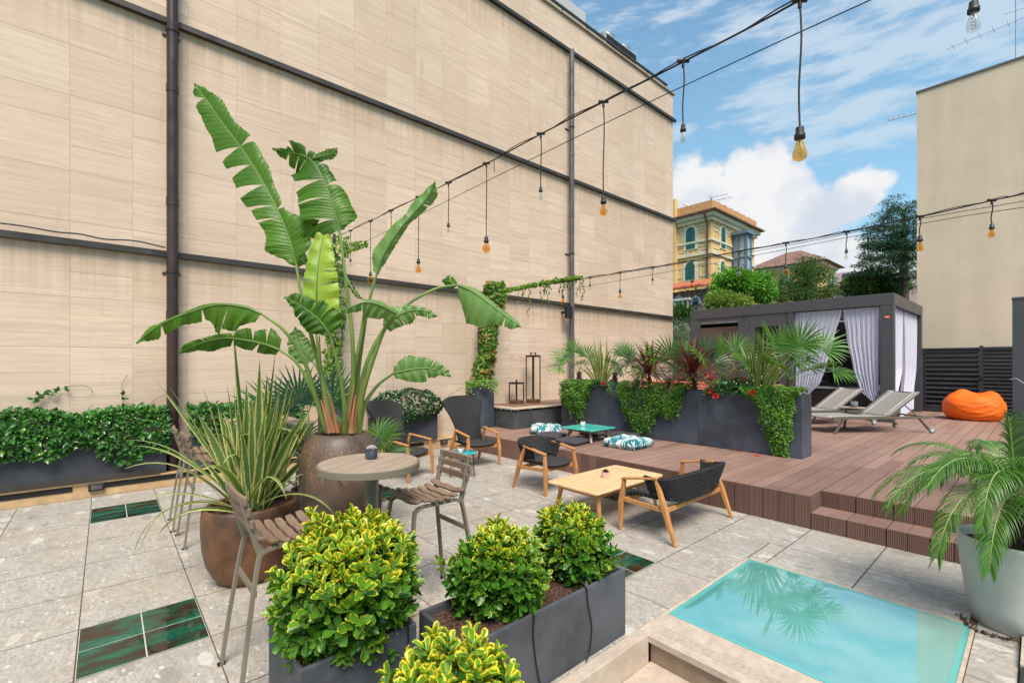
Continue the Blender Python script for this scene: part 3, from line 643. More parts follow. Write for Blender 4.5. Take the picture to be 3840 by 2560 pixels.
planter(WX + .02, 2.6, -7.40, 2.98, .19, 1.02, 'tall slate planter by the wall half hidden behind the large leaved plant', mat_=M_SLATE2)
FP = 'low grey planters in the foreground'
planter(-2.02, 1.16, -1.622, 2.32, 0, .388, 'long low dark grey planter holding two variegated shrubs, by the glass floor light', group=FP, mat_=slate('dark grey fibreclay', (.060, .062, .068)), wall=.022, soil=.04)
planter(-2.385, .575, -1.93, 1.10, 0, .388, 'square low dark grey planter holding the biggest variegated shrub', group=FP, mat_=slate('dark grey fibreclay b', (.058, .062, .070)), wall=.022, soil=.04)
planter(-1.62, .45, -1.10, .98, -.30, .10, 'dark planter cut off by the bottom edge under the nearest yellow shrub', group=FP, mat_=M_SLATE2)
def cable(name, pts, r, label, cat='cable', mat_=None, n=8, group=None):
    mb = MB(); mb.tube(spline(pts, n), r, 6); return tag(mb.build(name, mat_ or M_WIRE), label, cat, group)
cable('irrigation_hose', [(-1.85, 1.55, .36), (-1.70, 1.57, .43), (-1.622, 1.56, .40), (-1.612, 1.55, .3), (-1.611, 1.57, .15), (-1.608, 1.6, .01)], .004, 'black hose hanging down the front of the long low planter, nearer the viewer', 'hose')
cable('irrigation_hose', [(-1.85, 1.93, .38), (-1.70, 1.95, .42), (-1.622, 1.95, .40), (-1.611, 1.96, .3), (-1.611, 1.99, .17), (-1.61, 1.97, .05), (-1.60, 1.93, .012)], .004, 'black hose hanging down the front of the long low planter, under the farther shrub', 'hose')
cable('irrigation_hose', [(-2.05, 1.00, .40), (-1.98, 1.04, .45), (-1.93, 1.05, .41), (-1.92, 1.05, .28), (-1.92, 1.06, .12)], .004, 'black hose looping over the edge of the square low planter', 'hose')

# ---------------------------------------------------------------- pergola room with sheer curtains
PX0, PX1, PY0, PY1, PT = -6.79, -2.11, 12.9, 16.62, 3.15
pg = thing('pergola_pavilion', 'anthracite metal pergola room with glazed bays and white curtains at the end of the deck', 'pergola', ((PX0 + PX1) / 2, PY0, DZ))
mb = MB(); mb.box(PX0, PY0, PT - .26, PX1, PY0 + .16, PT); mb.box(PX0, PY1 - .16, PT - .26, PX1, PY1, PT); mb.box(PX0, PY0 + .16, PT - .26, PX0 + .16, PY1 - .16, PT); mb.box(PX1 - .16, PY0 + .16, PT - .26, PX1, PY1 - .16, PT)
mb.build('roof_beam', M_PERG, pg, world=True, bevel=.006)
mb = MB(); y = PY0 + .17
while y < PY1 - .3: mb.box(PX0 + .17, y, PT - .12, PX1 - .17, y + .2, PT - .09); y += .205
mb.build('roof_louvre', M_PERG, pg, world=True)
for x0, x1, y0, y1 in ((PX0, PX0 + .22, PY0 + .004, PY0 + .2), (PX1 - .24, PX1 - .004, PY0 + .004, PY0 + .2), (PX0, PX0 + .2, PY1 - .2, PY1 - .004), (PX1 - .2, PX1 - .004, PY1 - .2, PY1 - .004), (-4.20, -4.08, PY0 + .01, PY0 + .15)):
    mb = MB(); mb.box(x0, y0, DZ, x1, y1, PT - .262); mb.build('post', M_PERG, pg, world=True, bevel=.004)
zf = PT - .262
wf = MB(); wf.box(-6.565, PY0 + .02, DZ, -6.50, PY0 + .12, zf); wf.box(-5.42, PY0 + .02, DZ, -5.32, PY0 + .12, zf); wf.box(-6.5, PY0 + .02, zf - .05, -5.42, PY0 + .12, zf); wf.box(-6.5, PY0 + .02, DZ, -5.42, PY0 + .12, .75); wf.build('window_frame', M_PERG, pg, world=True)
e_, nt_, p_, o_ = newmat('brown tinted glazing'); nn = noisen(nt_, coord(nt_), 60, 3); setp(nt_, p_, mixc(nt_, maprange(nt_, nn, .4, .7), (.060, .036, .030), (.11, .072, .062)), .12, 0, .8); M_BRG = e_
mb = MB(); mb.box(-6.5, PY0 + .06, .751, -5.42, PY0 + .08, zf - .26); mb.build('window_pane', M_BRG, pg, world=True)
mb = MB(); mb.box(-6.5, PY0 + .05, zf - .16, -5.42, PY0 + .10, zf - .051); mb.build('roller_blind', pm('blind box grey', (.16, .155, .155), .5), pg, world=True)
df = MB(); df.box(-5.13, PY0 + .02, DZ, -4.99, PY0 + .12, zf); df.box(-4.42, PY0 + .02, DZ, -4.28, PY0 + .12, zf); df.box(-4.99, PY0 + .02, zf - .32, -4.42, PY0 + .12, zf); df.box(-4.99, PY0 + .02, DZ, -4.42, PY0 + .12, .55); do = df.build('door', M_PERG, pg, world=True, bevel=.006)
mb = MB(); mb.box(-4.99, PY0 + .06, .551, -4.42, PY0 + .08, zf - .322); mb.build('door_pane', pm('dark door glass', (.012, .010, .009), .08, spec=.8), do, world=True)
do.children[0].data.transform(Matrix.Translation(-Vector((0, 0, 0))))
mb = MB(); mb.box(-4.37, PY0 - .03, 1.35, -4.34, PY0 + .019, 1.50); mb.bar((-4.355, PY0 - .03, 1.44), (-4.47, PY0 - .03, 1.44), .015, .015); mb.build('handle', M_STEEL, do, world=True)
mb = MB(); mb.box(-5.32, PY0 + .03, DZ, -5.13, PY0 + .11, zf); mb.box(-4.28, PY0 + .03, DZ, -4.2, PY0 + .11, zf); mb.build('infill_panel', M_PERG, pg, world=True)
M_DARKIN = pm('dark interior lining', (.022, .022, .028), .8)
mb = MB(); mb.box(PX0 + .21, PY1 - .14, DZ, PX1 - .21, PY1 - .10, PT - .3); mb.box(PX0 + .05, PY0 + .2, DZ, PX0 + .09, PY1 - .2, PT - .27); mb.box(-4.24, PY0 + .2, DZ, -4.20, PY1 - .2, PT - .3); mb.build('back_wall', M_DARKIN, pg, world=True)
mb = MB(); mb.box(PX1 - .16, PY0 - .004, 2.60, PX1 - .07, PY0 + .0035, 2.655)
bd = mb.build('maker_plate', pm('red label', (.62, .10, .05), .5), pg, world=True)
mb = MB(); mb.box(PX1 - .14, PY0 - .006, 2.622, PX1 - .09, PY0 - .0042, 2.632); mb.build('plate_lettering', pm('white lettering', (.8, .8, .8), .5), bd, world=True)
# curtain rail and curtains: sheer cloth gathered in folds
cu, ntc, pc, oc = newmat('sheer white voile')
setp(ntc, pc, mixc(ntc, maprange(ntc, noisen(ntc, coord(ntc, (4, 4, 30)), 3, 3), .3, .7), (.70, .69, .82), (.86, .85, .95)), .9, 0, .1)
trc = N(ntc, 'ShaderNodeBsdfTranslucent'); trc.inputs[0].default_value = (.78, .76, .92, 1); tpc = N(ntc, 'ShaderNodeBsdfTransparent')
m1 = N(ntc, 'ShaderNodeMixShader'); m1.inputs[0].default_value = .35; m2 = N(ntc, 'ShaderNodeMixShader'); m2.inputs[0].default_value = .13
ntc.links.new(pc.outputs[0], m1.inputs[1]); ntc.links.new(trc.outputs[0], m1.inputs[2]); ntc.links.new(m1.outputs[0], m2.inputs[1]); ntc.links.new(tpc.outputs[0], m2.inputs[2]); ntc.links.new(m2.outputs[0], oc.inputs[0])
def curtain(label, L, Rr, plane, base, top, folds, amp, side=False):
    """L,Rr: list of (z, pos) edges; plane: 'x' front or 'y' side"""
    def ev(C, z):
        C = sorted(C)
        if z <= C[0][0]: return C[0][1]
        for (a, b), (c, d) in zip(C, C[1:]):
            if z <= c: t = (z - a) / (c - a); t = t * t * (3 - 2 * t) * .5 + t * .5; return b + (d - b) * t
        return C[-1][1]
    zb = min(L[0][0], L[-1][0], Rr[0][0], Rr[-1][0]); nu, nv = 120, 46; vs = []
    for j in range(nv + 1):
        f = j / nv
        for i in range(nu + 1):
            u = i / nu; zl = top + (base[0] - top) * f; zr = top + (base[1] - top) * f
            z = zl + (zr - zl) * u - math.sin(PI * u) * base[2] * f ** 1.5
            a = ev(L, z); b = ev(Rr, z); wdt = abs(b - a); p = a + (b - a) * u
            gather = min(2.6, 1.1 / max(.25, wdt))
            o = amp * gather ** .5 * (math.sin(u * folds * 2 * PI + 1.3 * math.sin(f * 3)) + .5 * math.sin(u * folds * 4.6 * PI + f * 4)) * (.35 + .65 * f)
            vs.append((p, PY0 + .10 + o, z) if plane == 'x' else (PX1 - .09 + o, p, z))
    mb = MB(); W = nu + 1
    mb.add(vs, [(j * W + i, j * W + i + 1, (j + 1) * W + i + 1, (j + 1) * W + i) for j in range(nv) for i in range(nu)], 0, True)
    o = mb.build('curtain', cu, None); return tag(o, label, 'curtain', 'sheer curtains of the pergola')
def fz(y, d=10.2): return aty(2000, y, 12.9).z
tz = PT - .275
curtain('sheer white curtain swept down to the left between door post and opening of the pergola', [(.6, -4.06), (tz, -4.07)], [(.62, -3.93), (.85, -3.75), (1.15, -3.52), (1.6, -3.38), (2.2, -3.24), (tz, -3.07)], 'x', (.6, .62, 0), tz, 9, .018)
curtain('sheer white curtain left of the front corner post, tied up in a swag', [(.78, -2.62), (1.0, -2.74), (1.5, -2.87), (2.2, -2.99), (tz, -3.06)], [(.78, -2.39), (tz, -2.37)], 'x', (.98, .98, .22), tz, 7, .016)
curtain('lower tail of the tied front curtain bunched beside the corner post', [(.31, -2.50), (.9, -2.42)], [(.31, -2.30), (.9, -2.36)], 'x', (.33, .33, 0), .93, 3, .03)
curtain('sheer curtain on the right side of the pergola next to the corner post', [(.5, 13.12), (tz, 13.12)], [(.8, 13.5), (1.5, 14.25), (tz, 14.6)], 'y', (.75, .75, 0), tz, 9, .03)
curtain('long sheer curtain bundled on the right side of the pergola near the louvre fence', [(.35, 14.2), (1.5, 14.55), (tz, 14.65)], [(.35, 15.6), (1.5, 16.2), (tz, 16.38)], 'y', (.35, .45, 0), tz, 11, .045)
tb = thing('hot_tub', 'dark panelled hot tub with pale rim inside the pergola', 'hot tub', (-3.1, 14.4, DZ))
mb = MB(); mb.box(-4.0, 13.5, DZ, -2.5, 15.6, .98)
mb.build('cabinet', pm('dark slatted cabinet', (.020, .016, .014), .6, scale=(8, 8, .2)), tb, world=True)
mb = MB(); mb.box(-4.03, 13.46, .981, -2.46, 15.64, 1.03); mb.build('rim', pm('grey rim', (.36, .35, .34), .5), tb, world=True, bevel=.015)
mb = MB(); mb.box(-3.75, 13.7, 1.031, -2.8, 15.3, 1.09); mb.build('cover', M_BLACK, tb, world=True, bevel=.03)

# ---------------------------------------------------------------- louvre fence, rendered building, dark panel
lf = thing('louvre_fence', 'anthracite horizontal louvre fence with gate behind the orange bean bag', 'fence', (-1.2, 16.8, DZ))
FX0, FX1, FY = -2.10, 1.2, 16.78
gx = aty(2254, 900, FY).x
for x in (FX0, gx, FX1):
    mb = MB(); mb.box(x - .035, FY - .04, DZ, x + .035, FY + .04, 2.06 if x == gx else 2.02); mb.build('post', M_FENCE, lf, world=True)
for a, b, g in ((FX0 + .036, gx - .036, 0), (gx + .036, FX1 - .036, 1)):
    mb = MB(); z = .44; st = .1225 if g == 0 else .094
    while z < 1.97:
        mb.add([(a, FY - .03, z), (b, FY - .03, z), (b, FY - .032, z + .028), (a, FY - .032, z + .028), (a, FY + .035, z + .085), (b, FY + .035, z + .085)], [(0, 1, 2, 3), (3, 2, 5, 4)]); z += st
    mb.build('gate_louvre' if g else 'louvre_panel', M_FENCE, lf, world=True)
for q in ((FX0 + .036, gx - .036, 1.975, 2.02), (gx + .036, FX1 - .036, 1.975, 2.02), (FX0 + .036, gx - .036, DZ, .43), (gx + .036, FX1 - .036, DZ, .43)):
    mb = MB(); mb.box(q[0], FY - .038, q[2], q[1], FY + .036, q[3]); mb.build('rail', M_FENCE, lf, world=True)
mb = MB()
for z in [.5 + .122 * k for k in range(12)]: mb.box(gx - .05, FY - .045, z, gx - .037, FY - .041, z + .018)
mb.build('clip', M_STEEL, lf, world=True)
mb = MB(); mb.box(gx - .02, FY - .09, 1.22, gx + .045, FY - .041, 1.30); mb.build('latch', M_BLACK, lf, world=True, bevel=.01)
mb = MB(); mb.box(FX0, FY + .25, DZ - .2, FX1 + 1, FY + .30, 1.98); mb.build('backing_wall', M_GAP, lf, world=True)
rb = thing('rendered_building', 'blank cream rendered end wall of the building rising behind the louvre fence', 'building', (3, 17.2, -3))
mb = MB(); mb.box(-2.30, 17.15, -3, 14, 30, 9.19); mb.build('wall', plaster('cream render', (.64, .515, .375), .09), rb, world=True)
mb = MB(); mb.box(-2.32, 17.12, 9.19, 14.02, 30, 9.24); mb.build('roof_edge', pm('lead flashing', (.10, .10, .09), .6), rb, world=True)
def aerial(name, label, x, y, z0, z1, arms, r=.012, mat_=None):
    t = thing(name, label, 'aerial', (x, y, z0)); m = mat_ or pm('weathered aluminium', (.30, .32, .34), .5)
    mb = MB(); mb.tube([(x, y, z0), (x, y, z1)], r, 6); mb.build('mast', m, t, world=True)
    mb = MB()
    for (z, dx, dy, L, n) in arms:
        d = Vector((dx, dy, 0)).normalized(); c = Vector((x, y, z)); s = Vector((-d.y, d.x, 0))
        mb.tube([c - d * L * .2, c + d * L], r * .6, 5)
        for k in range(n): q = c + d * L * (k + .5) / n; mb.tube([q - s * L * .13, q + s * L * .13], r * .45, 4)
    mb.build('antenna', m, t, world=True); return t
p = aty(2333, 150, 20)
aerial('roof_aerial', 'tall thin television aerial on the roof of the cream building', p.x, 20, 9.2, 13.4, [(11.6, -1, .1, 1.5, 5), (11.9, 1, .2, 1.2, 3)])
ta = thing('yagi_aerial', 'thin aerial boom sticking out left from the cream building', 'aerial', (-2.2, 18, 8))
p0 = aty(2106, 262, 18.5); p1 = aty(2040, 277, 18.5); mb = MB(); mb.tube([p0 + Vector((.3, 0, 0)), p1], .018, 6)
for k in range(5): q = p1.lerp(p0, k / 5 + .03); mb.tube([q, q + Vector((0, 0, .09))], .02, 5)
mb.build('boom', pm('pale aluminium', (.5, .5, .5), .5), ta, world=True)
dp = thing('dark_screen_panel', 'dark grey metal screen panel at the right edge of the deck', 'screen', (.6, 6.2, DZ))
pz = at(2325, 688, 4.25)
mb = MB(); mb.box(pz.x, pz.y, DZ, 2.0, pz.y + .08, pz.z); mb.build('panel', M_PERG, dp, world=True, bevel=.004)
mb = MB(); mb.box(pz.x - .004, pz.y - .004, pz.z + .001, 2.0, pz.y + .084, pz.z + .02); mb.build('cap', M_PERG, dp, world=True)
cable('wire_loop', [at(2320, 871, 4.2), at(2335, 870, 4.15), at(2352, 880, 4.1), at(2380, 895, 4.1)], .004, 'thin pale wire hanging on the dark screen panel', 'wire', pm('galvanised wire', (.35, .35, .36), .4))
cable('screen_strap', [at(2312, 949, 4.2), at(2335, 951, 4.17), at(2375, 950, 4.14)], .006, 'thin black strap across the dark screen panel', 'strap')
# tiled roof and low red planters beyond the planter row
tr = thing('terracotta_trough', 'row of striped terracotta tiles glimpsed behind the middle deck planters', 'tiled trough', (-4.3, 8.6, DZ))
mb = MB()
for k in range(5): mb.box(-5.9, 8.3 + k * .12, .95 + k * .06, -3.0, 8.44 + k * .12, 1.0 + k * .06)
mb.build('tiles', M_TERRA, tr, world=True, bevel=.01)
mb = MB(); mb.box(-5.9, 8.45, DZ, -3.0, 8.9, .94); mb.build('base', M_BEIGE, tr, world=True)
# floodlight on the grey pipe
fl = thing('floodlight', 'black floodlight bracketed to the grey downpipe', 'floodlight', wz(1293, 718))
c = wz(1290, 718) + Vector((.22, 0, 0))
mb = MB(); mb.box(c.x - .05, c.y - .10, c.z - .15, c.x + .06, c.y + .10, c.z + .15); mb.build('body', M_BLACK, fl, world=True, bevel=.02)
mb = MB(); mb.bar((WX, c.y, c.z), (c.x, c.y, c.z), .04, .06); mb.build('bracket', M_BLACK, fl, world=True)
# ---------------------------------------------------------------- bar chairs and tables (front = +Y)
def make_bar_chair(label, group):
    t = thing('bar_chair', label, 'chair', (0, 0, 0), 0, group); hw = .175
    for sx in (-1, 1):
        x = sx * (hw - .012)
        front = [(x + sx * .055, .245, 0), (x + sx * .03, .215, .35), (x, .185, .64), (x, .165, .685), (x, .12, .698)]
        rear = [(x, -.10, .698), (x, -.155, .685), (x + sx * .003, -.18, .64), (x + sx * .03, -.225, .35), (x + sx * .055, -.27, 0)]
        for q in (front, rear):
            mb = MB(); pts = spline(q, 4)
            for a, b in zip(pts, pts[1:]): mb.bar(a, b + (b - a) * .06, .016, .030, up=(1, 0, 0))
            mb.build('leg', M_TAUPE, t)
            f = Vector(q[0] if q is front else q[-1]); mb = MB(); mb.box(f.x - .012, f.y - .018, 0, f.x + .012, f.y + .018, .012); mb.build('foot_cap', M_BLACK, t)
        mb = MB(); mb.bar((x, -.11, .698), (x, .13, .698), .016, .022); mb.build('side_rail', M_TAUPE, t)
        mb = MB(); q = spline([(x, -.165, .67), (x, -.185, .74), (x, -.215, .85), (x, -.245, .965)], 4)
        for a, b in zip(q, q[1:]): mb.bar(a, b + (b - a) * .06, .034, .014, up=(1, 0, 0))
        mb.build('back_post', M_TAUPE, t)
    mb = MB(); mb.bar((-.19, .222, .26), (.19, .222, .26), .014, .03); mb.build('footrest', M_TAUPE, t)
    mb = MB(); mb.bar((-.185, -.196, .50), (.185, -.196, .50), .014, .03); mb.build('rear_crossbar', M_TAUPE, t)
    prof = [(-.165, .745), (-.11, .722), (-.055, .712), (0, .710), (.055, .716), (.11, .727), (.165, .728)]
    mb = MB()
    for i, (y, z) in enumerate(prof):
        n = 10; vs = []
        tilt = (-.35, -.2, -.07, .02, .12, .12, -.30)[i]
        for k in range(n + 1):
            u = -1 + 2 * k / n; xx = u * (hw + .018); dz = .014 * abs(u) ** 2.2 - .004 + .003 * math.cos(u * 7)
            r = .0215 * (1 - .25 * max(0, abs(u) - .9) / .1)
            for a, b in ((-r, -.009), (r, -.009), (r, .009), (-r, .009)):
                vs.append((xx, y + a * math.cos(tilt) - b * math.sin(tilt), z + dz + a * math.sin(tilt) + b * math.cos(tilt)))
        fs = [(0, 1, 2, 3), (n * 4 + 3, n * 4 + 2, n * 4 + 1, n * 4)] + [(k * 4 + j, (k + 1) * 4 + j, (k + 1) * 4 + (j + 1) % 4, k * 4 + (j + 1) % 4) for k in range(n) for j in range(4)]
        mb.add(vs, fs)
    mb.build('seat', M_SLAT, t, bevel=.005)
    mb = MB()
    for z in (.835, .893, .950):
        yb = -.205 - (z - .8) * .25; n = 10; vs = []
        for k in range(n + 1):
            u = -1 + 2 * k / n; y = yb + .006 - .012 * (1 - u * u)
            for a, b in ((-.010, -.022), (.008, -.022), (.008, .022), (-.010, .022)): vs.append((u * (hw + .02), y + a + .0, z + b))
        fs = [(0, 1, 2, 3), (n * 4 + 3, n * 4 + 2, n * 4 + 1, n * 4)] + [(k * 4 + j, (k + 1) * 4 + j, (k + 1) * 4 + (j + 1) % 4, k * 4 + (j + 1) % 4) for k in range(n) for j in range(4)]
        mb.add(vs, fs)
    mb.build('backrest', M_SLAT, t, bevel=.006); return t
GC = 'taupe slatted bar chairs'
c0 = make_bar_chair('taupe slatted bar chair in the foreground between the phormium pot and the biggest shrub', GC)
c0.location = (-2.66, .735, 0)
for x, y, rz, lab in ((-2.735, 1.63, PI, 'taupe slatted bar chair right of the round bar table, its back to the lounge seats'),
                      (-5.10, .78, .02, 'taupe slatted bar chair at the hidden bar table, just left of the phormium leaves'),
                      (-5.66, .76, -.03, 'taupe slatted bar chair farther from the viewer beside another, near the ledge'),
                      (-5.62, 1.80, PI + .03, 'taupe slatted bar chair behind the phormium, on the far side of the hidden bar table'),
                      (-5.05, 1.84, PI - .02, 'taupe slatted bar chair half hidden between the phormium and the big urn')):
    c = copy_tree(c0); c.location = (x, y, 0); c.rotation_euler = (0, 0, rz); c['label'] = lab
t = thing('bar_table', 'round taupe bar table with slatted wooden top on a single column', 'table', (-2.70, 1.21, 0), 0, 'taupe bar tables')
mb = MB(); mb.lathe([(.285, .960), (.300, .960), (.302, .963), (.302, 1.0), (.296, 1.003), (.292, 1.0), (.292, .985)], n=72, close=False, smooth=False); mb.build('table_ring', M_TAUPE, t)
mb = MB(); R0 = .2905; step = .0968; x = -R0
k = 0
while x < R0 - .001:
    x1 = min(x + step, R0); poly = []
    for i in range(13): xx = x + .002 + (x1 - x - .004) * i / 12; poly.append((xx, -math.sqrt(max(0, R0 ** 2 - xx ** 2))))
    for i in range(13): xx = x1 - .002 - (x1 - x - .004) * i / 12; poly.append((xx, math.sqrt(max(0, R0 ** 2 - xx ** 2)) + .00001))
    mb.prism(poly, .985, 1.0035 + .0003 * (k % 2)); x = x1; k += 1
tt = mb.build('table_top', M_TTOP, t, bevel=.0015); tt.rotation_euler = (0, 0, .55)
mb = MB(); mb.lathe([(.034, 0.012), (.034, .955)], (0.02, 0, 0), 28); mb.build('column', M_TAUPE, t)
mb = MB(); mb.lathe([(.22, 0), (.225, .006), (.2, .014), (.04, .02)], n=40); mb.build('base_plate', M_TAUPE, t)
mb = MB(); mb.lathe([(.02, .95), (.28, .961), (.28, .984), (.0, .984)], n=40, close=False); mb.build('under_plate', M_TAUPE, t)
t = thing('bar_table', 'rectangular taupe bar table hidden behind the phormium leaves', 'table', (-5.36, 1.28, 0), 0, 'taupe bar tables')
mb = MB(); x = -.5
for k in range(7): mb.box(x + .002, -.3, .972, x + 1 / 7 - .002, .3, 1.0); x += 1 / 7
mb.build('table_top', M_TTOP, t, bevel=.002)
mb = MB(); mb.box(-.505, -.305, .94, .505, -.301, .998); mb.box(-.505, .301, .94, .505, .305, .998); mb.box(-.505, -.301, .94, -.501, .301, .998); mb.box(.501, -.301, .94, .505, .301, .998); mb.build('apron', M_TAUPE, t)
for x in (-.46, .46):
    for y in (-.26, .26): mb = MB(); mb.box(x - .02, y - .02, 0, x + .02, y + .02, .971); mb.build('leg', M_TAUPE, t)

# ---------------------------------------------------------------- woven lounge furniture (front = +X)
def leg_set(t, hw, tall=False):
    """each side: raked rear leg, sloping arm, front leg"""
    for s in (-1, 1):
        fr, ft = Vector((.285, s * (hw + .015), 0)), Vector((.25, s * hw, .492))
        rr, rt = Vector((-.285, s * (hw + .015), 0)), Vector((-.085, s * (hw - .005), .555))
        mb = MB(); k = ft.lerp(fr, .45) + Vector((.012, s * .006, 0)); mb.bar(fr, k, .030, .030, .046, .05, up=(0, 1, 0)); mb.bar(k - (ft - k) * .04, ft, .046, .05, .030, .036, up=(0, 1, 0)); mb.build('front_leg', M_TEAK, t, bevel=.006)
        mb = MB(); k = rt.lerp(rr, .45) + Vector((-.004, s * .004, 0)); mb.bar(rr, k, .030, .030, .046, .054, up=(0, 1, 0)); mb.bar(k - (rt - k) * .04, rt, .046, .054, .030, .036, up=(0, 1, 0)); mb.build('rear_leg', M_TEAK, t, bevel=.006)
        mb = MB(); q = spline([rt + Vector((-.022, 0, .006)), rt.lerp(ft, .5) + Vector((0, s * .008, .008)), ft + Vector((.022, 0, .006))], 4)
        for a, b in zip(q, q[1:]): mb.bar(a, b + (b - a) * .03, .050, .020)
        mb.build('armrest', M_TEAK, t, bevel=.005)
        mb = MB(); mb.bar((.262, s * (hw + .003), .305), (-.19, s * (hw + .0), .285), .022, .042); mb.build('side_rail', M_TEAK, t, bevel=.004)
    mb = MB(); mb.bar((.235, -hw, .300), (.235, hw, .300), .022, .045, up=(0, 0, 1)); mb.build('front_rail', M_TEAK, t, bevel=.004)
    mb = MB(); mb.bar((-.17, -hw, .280), (-.17, hw, .280), .022, .045); mb.build('rear_rail', M_TEAK, t, bevel=.004)
    for x in (-.285, .285):
        for s in (-1, 1): mb = MB(); mb.lathe([(.014, 0), (.015, .006)], (x, s * (hw + .015), 0), 10); mb.build('glide', M_BLACK, t)
def seat_shell(t, hw, mat_):
    def f(u, v):
        a = (u - .5) * 2
        y = a * (hw - .035) * (1 - .10 * (1 - v) ** 2)
        round_ = .055 * (1 - abs(a) ** 2.6) if True else 0
        x = -.20 + v * (.445 + round_) - (.0 if v > .5 else .0)
        z = .325 + .038 * v + .028 * abs(a) ** 3 * (1 - v * .4) - .022 * max(0, v - .82) / .18 * 1.4 + .02 * (1 - v) ** 3 - .014 * math.sin(PI * v) * (1 - a * a)
        return Vector((x, y, z))
    mb = MB(); mb.shell(f, 24, 18, .028, rope=(int(hw * 62), 24, .010)); mb.build('seat', mat_, t)
def low_back(t, hw, mat_, top=.63):
    def f(u, v):
        th = (u - .5) * 2 * R_(102); c, s = math.cos(th), math.sin(th)
        n = .62
        cx = math.copysign(abs(c) ** n, c); sy = math.copysign(abs(s) ** n, s)
        rx = .17 + .07 * v; ry = (hw - .075) + .075 * v ** .7
        zt = top - .055 * abs(s) ** 3; zb = .325 + .075 * abs(s) ** 4 + .03 * max(0, abs(s) - .9) * 10 * v
        return Vector((-.05 - rx * cx - .025 * v * max(0, c), sy * ry, zb + (zt - zb) * v))
    mb = MB(); mb.shell(f, 44, 12, .030, rope=(int(22 + hw * 60), 15, .012)); mb.build('backrest', mat_, t)
def wing_back(t, hw, mat_):
    def f(u, v):
        th = (u - .5) * 2 * R_(84 - 10 * v); c, s = math.cos(th), math.sin(th)
        ry = (hw - .07) + (.185) * v ** 1.5 - .03 * math.sin(PI * v)
        rx = .17 + .02 * v
        zt = 1.07 - .10 * abs(s) ** 2.5; zb = .325 + .03 * abs(s) ** 3
        z = zb + (zt - zb) * v
        return Vector((-.03 - rx * math.copysign(abs(c) ** .8, c) - .22 * v ** 1.1, math.copysign(abs(s) ** .8, s) * ry, z))
    mb = MB(); mb.shell(f, 40, 30, .034, rope=(30, 44, .012)); mb.build('backrest', mat_, t)
W_ARM = weave('rope weave of the low armchair', 38, 15); W_SEAT = weave('rope weave of the seats', 17, 24); W_SOFA = weave('rope weave of the sofa', 55, 15); W_SOFAS = weave('rope weave of the sofa seat', 34, 24); W_WING = weave('rope weave of the wing back', 30, 44)
t = thing('low_armchair', 'low charcoal rope armchair with teak frame, between the wing chair and the coffee table', 'armchair', (-4.235, 4.275, 0), .04)
leg_set(t, .275); seat_shell(t, .275, W_SEAT); low_back(t, .275, W_ARM)
t = thing('two_seat_sofa', 'two seat charcoal rope sofa with teak arms, seen from behind right of the coffee table', 'sofa', (-2.40, 4.32, 0), PI + .01)
leg_set(t, .56); seat_shell(t, .56, W_SOFAS); low_back(t, .56, W_SOFA, .615)
GW = 'tall charcoal rope wing chairs'
w0 = thing('wing_chair', 'tall charcoal rope wing chair at the corner of the deck, fully visible', 'armchair', (-5.965, 4.42, 0), -.02, GW)
leg_set(w0, .285); seat_shell(w0, .285, W_SEAT); wing_back(w0, .285, W_WING)
w1 = copy_tree(w0); w1.location = (-5.98, 3.20, 0); w1.rotation_euler = (0, 0, .47); w1['label'] = 'tall charcoal rope wing chair half hidden by drooping palm leaves next to the urn'
# coffee table
t = thing('coffee_table', 'rectangular pale teak coffee table with rounded corners in front of the two seat sofa', 'coffee table', (-3.125, 4.12, 0))
mb = MB(); ph_ = rrect(-.335, -.605, .335, .605, .05)
mb.prism(ph_, .338, .360); mb.build('table_top', M_TEAKX, t, bevel=.006)
mb = MB()
for k in range(1, 12): y = -.605 + 1.21 * k / 12; mb.box(-.330, y - .0009, .3601, .330, y + .0009, .3604)
mb.build('board_joint', pm('teak joint line', (.42, .24, .11), .8), t)  # slightly darker brown lines mark the joints between boards
for sx in (-1, 1):
    for sy in (-1, 1):
        mb = MB(); mb.bar((sx * .30, sy * .50, 0), (sx * .235, sy * .46, .337), .026, .026, .038, .044, up=(0, 1, 0)); mb.build('leg', M_TEAK, t, bevel=.006)
        mb = MB(); mb.lathe([(.008, 0), (.006, .003)], (0, 0, 0), 10)
for sy in (-1, 1): mb = MB(); mb.bar((-.25, sy * .468, .295), (.25, sy * .468, .295), .022, .04); mb.build('end_rail', M_TEAK, t, bevel=.004)
for sx in (-1, 1): mb = MB(); mb.bar((sx * .245, -.45, .295), (sx * .245, .45, .295), .02, .035); mb.build('side_rail', M_TEAK, t, bevel=.004)
# turquoise side table
e_, nt_, p_, o_ = newmat('turquoise lacquer'); nn = noisen(nt_, coord(nt_), 5, 5); setp(nt_, p_, mixc(nt_, maprange(nt_, nn, .35, .65), (.008, .26, .31), (.02, .36, .40)), .13, 0, .8); M_TURQ = e_
e_, nt_, p_, o_ = newmat('teal glazed lava top'); nn = noisen(nt_, coord(nt_), 7, 5); setp(nt_, p_, mixc(nt_, maprange(nt_, nn, .35, .65), (.05, .43, .35), (.10, .54, .44)), .16, 0, .7); M_TEAL = e_
t = thing('side_table', 'small round turquoise side table in front of the wing chair', 'side table', (-5.40, 3.80, 0))
mb = MB(); mb.lathe([(.0, .343), (.205, .343), (.213, .35), (.205, .357), (.0, .358)], n=40); mb.build('table_top', M_TURQ, t)
for k in range(4):
    a = PI / 4 + k * PI / 2 + .2; mb = MB(); mb.tube([(.17 * math.cos(a), .17 * math.sin(a), 0), (.15 * math.cos(a), .15 * math.sin(a), .343)], .007, 8); mb.build('leg', M_FENCE, t)
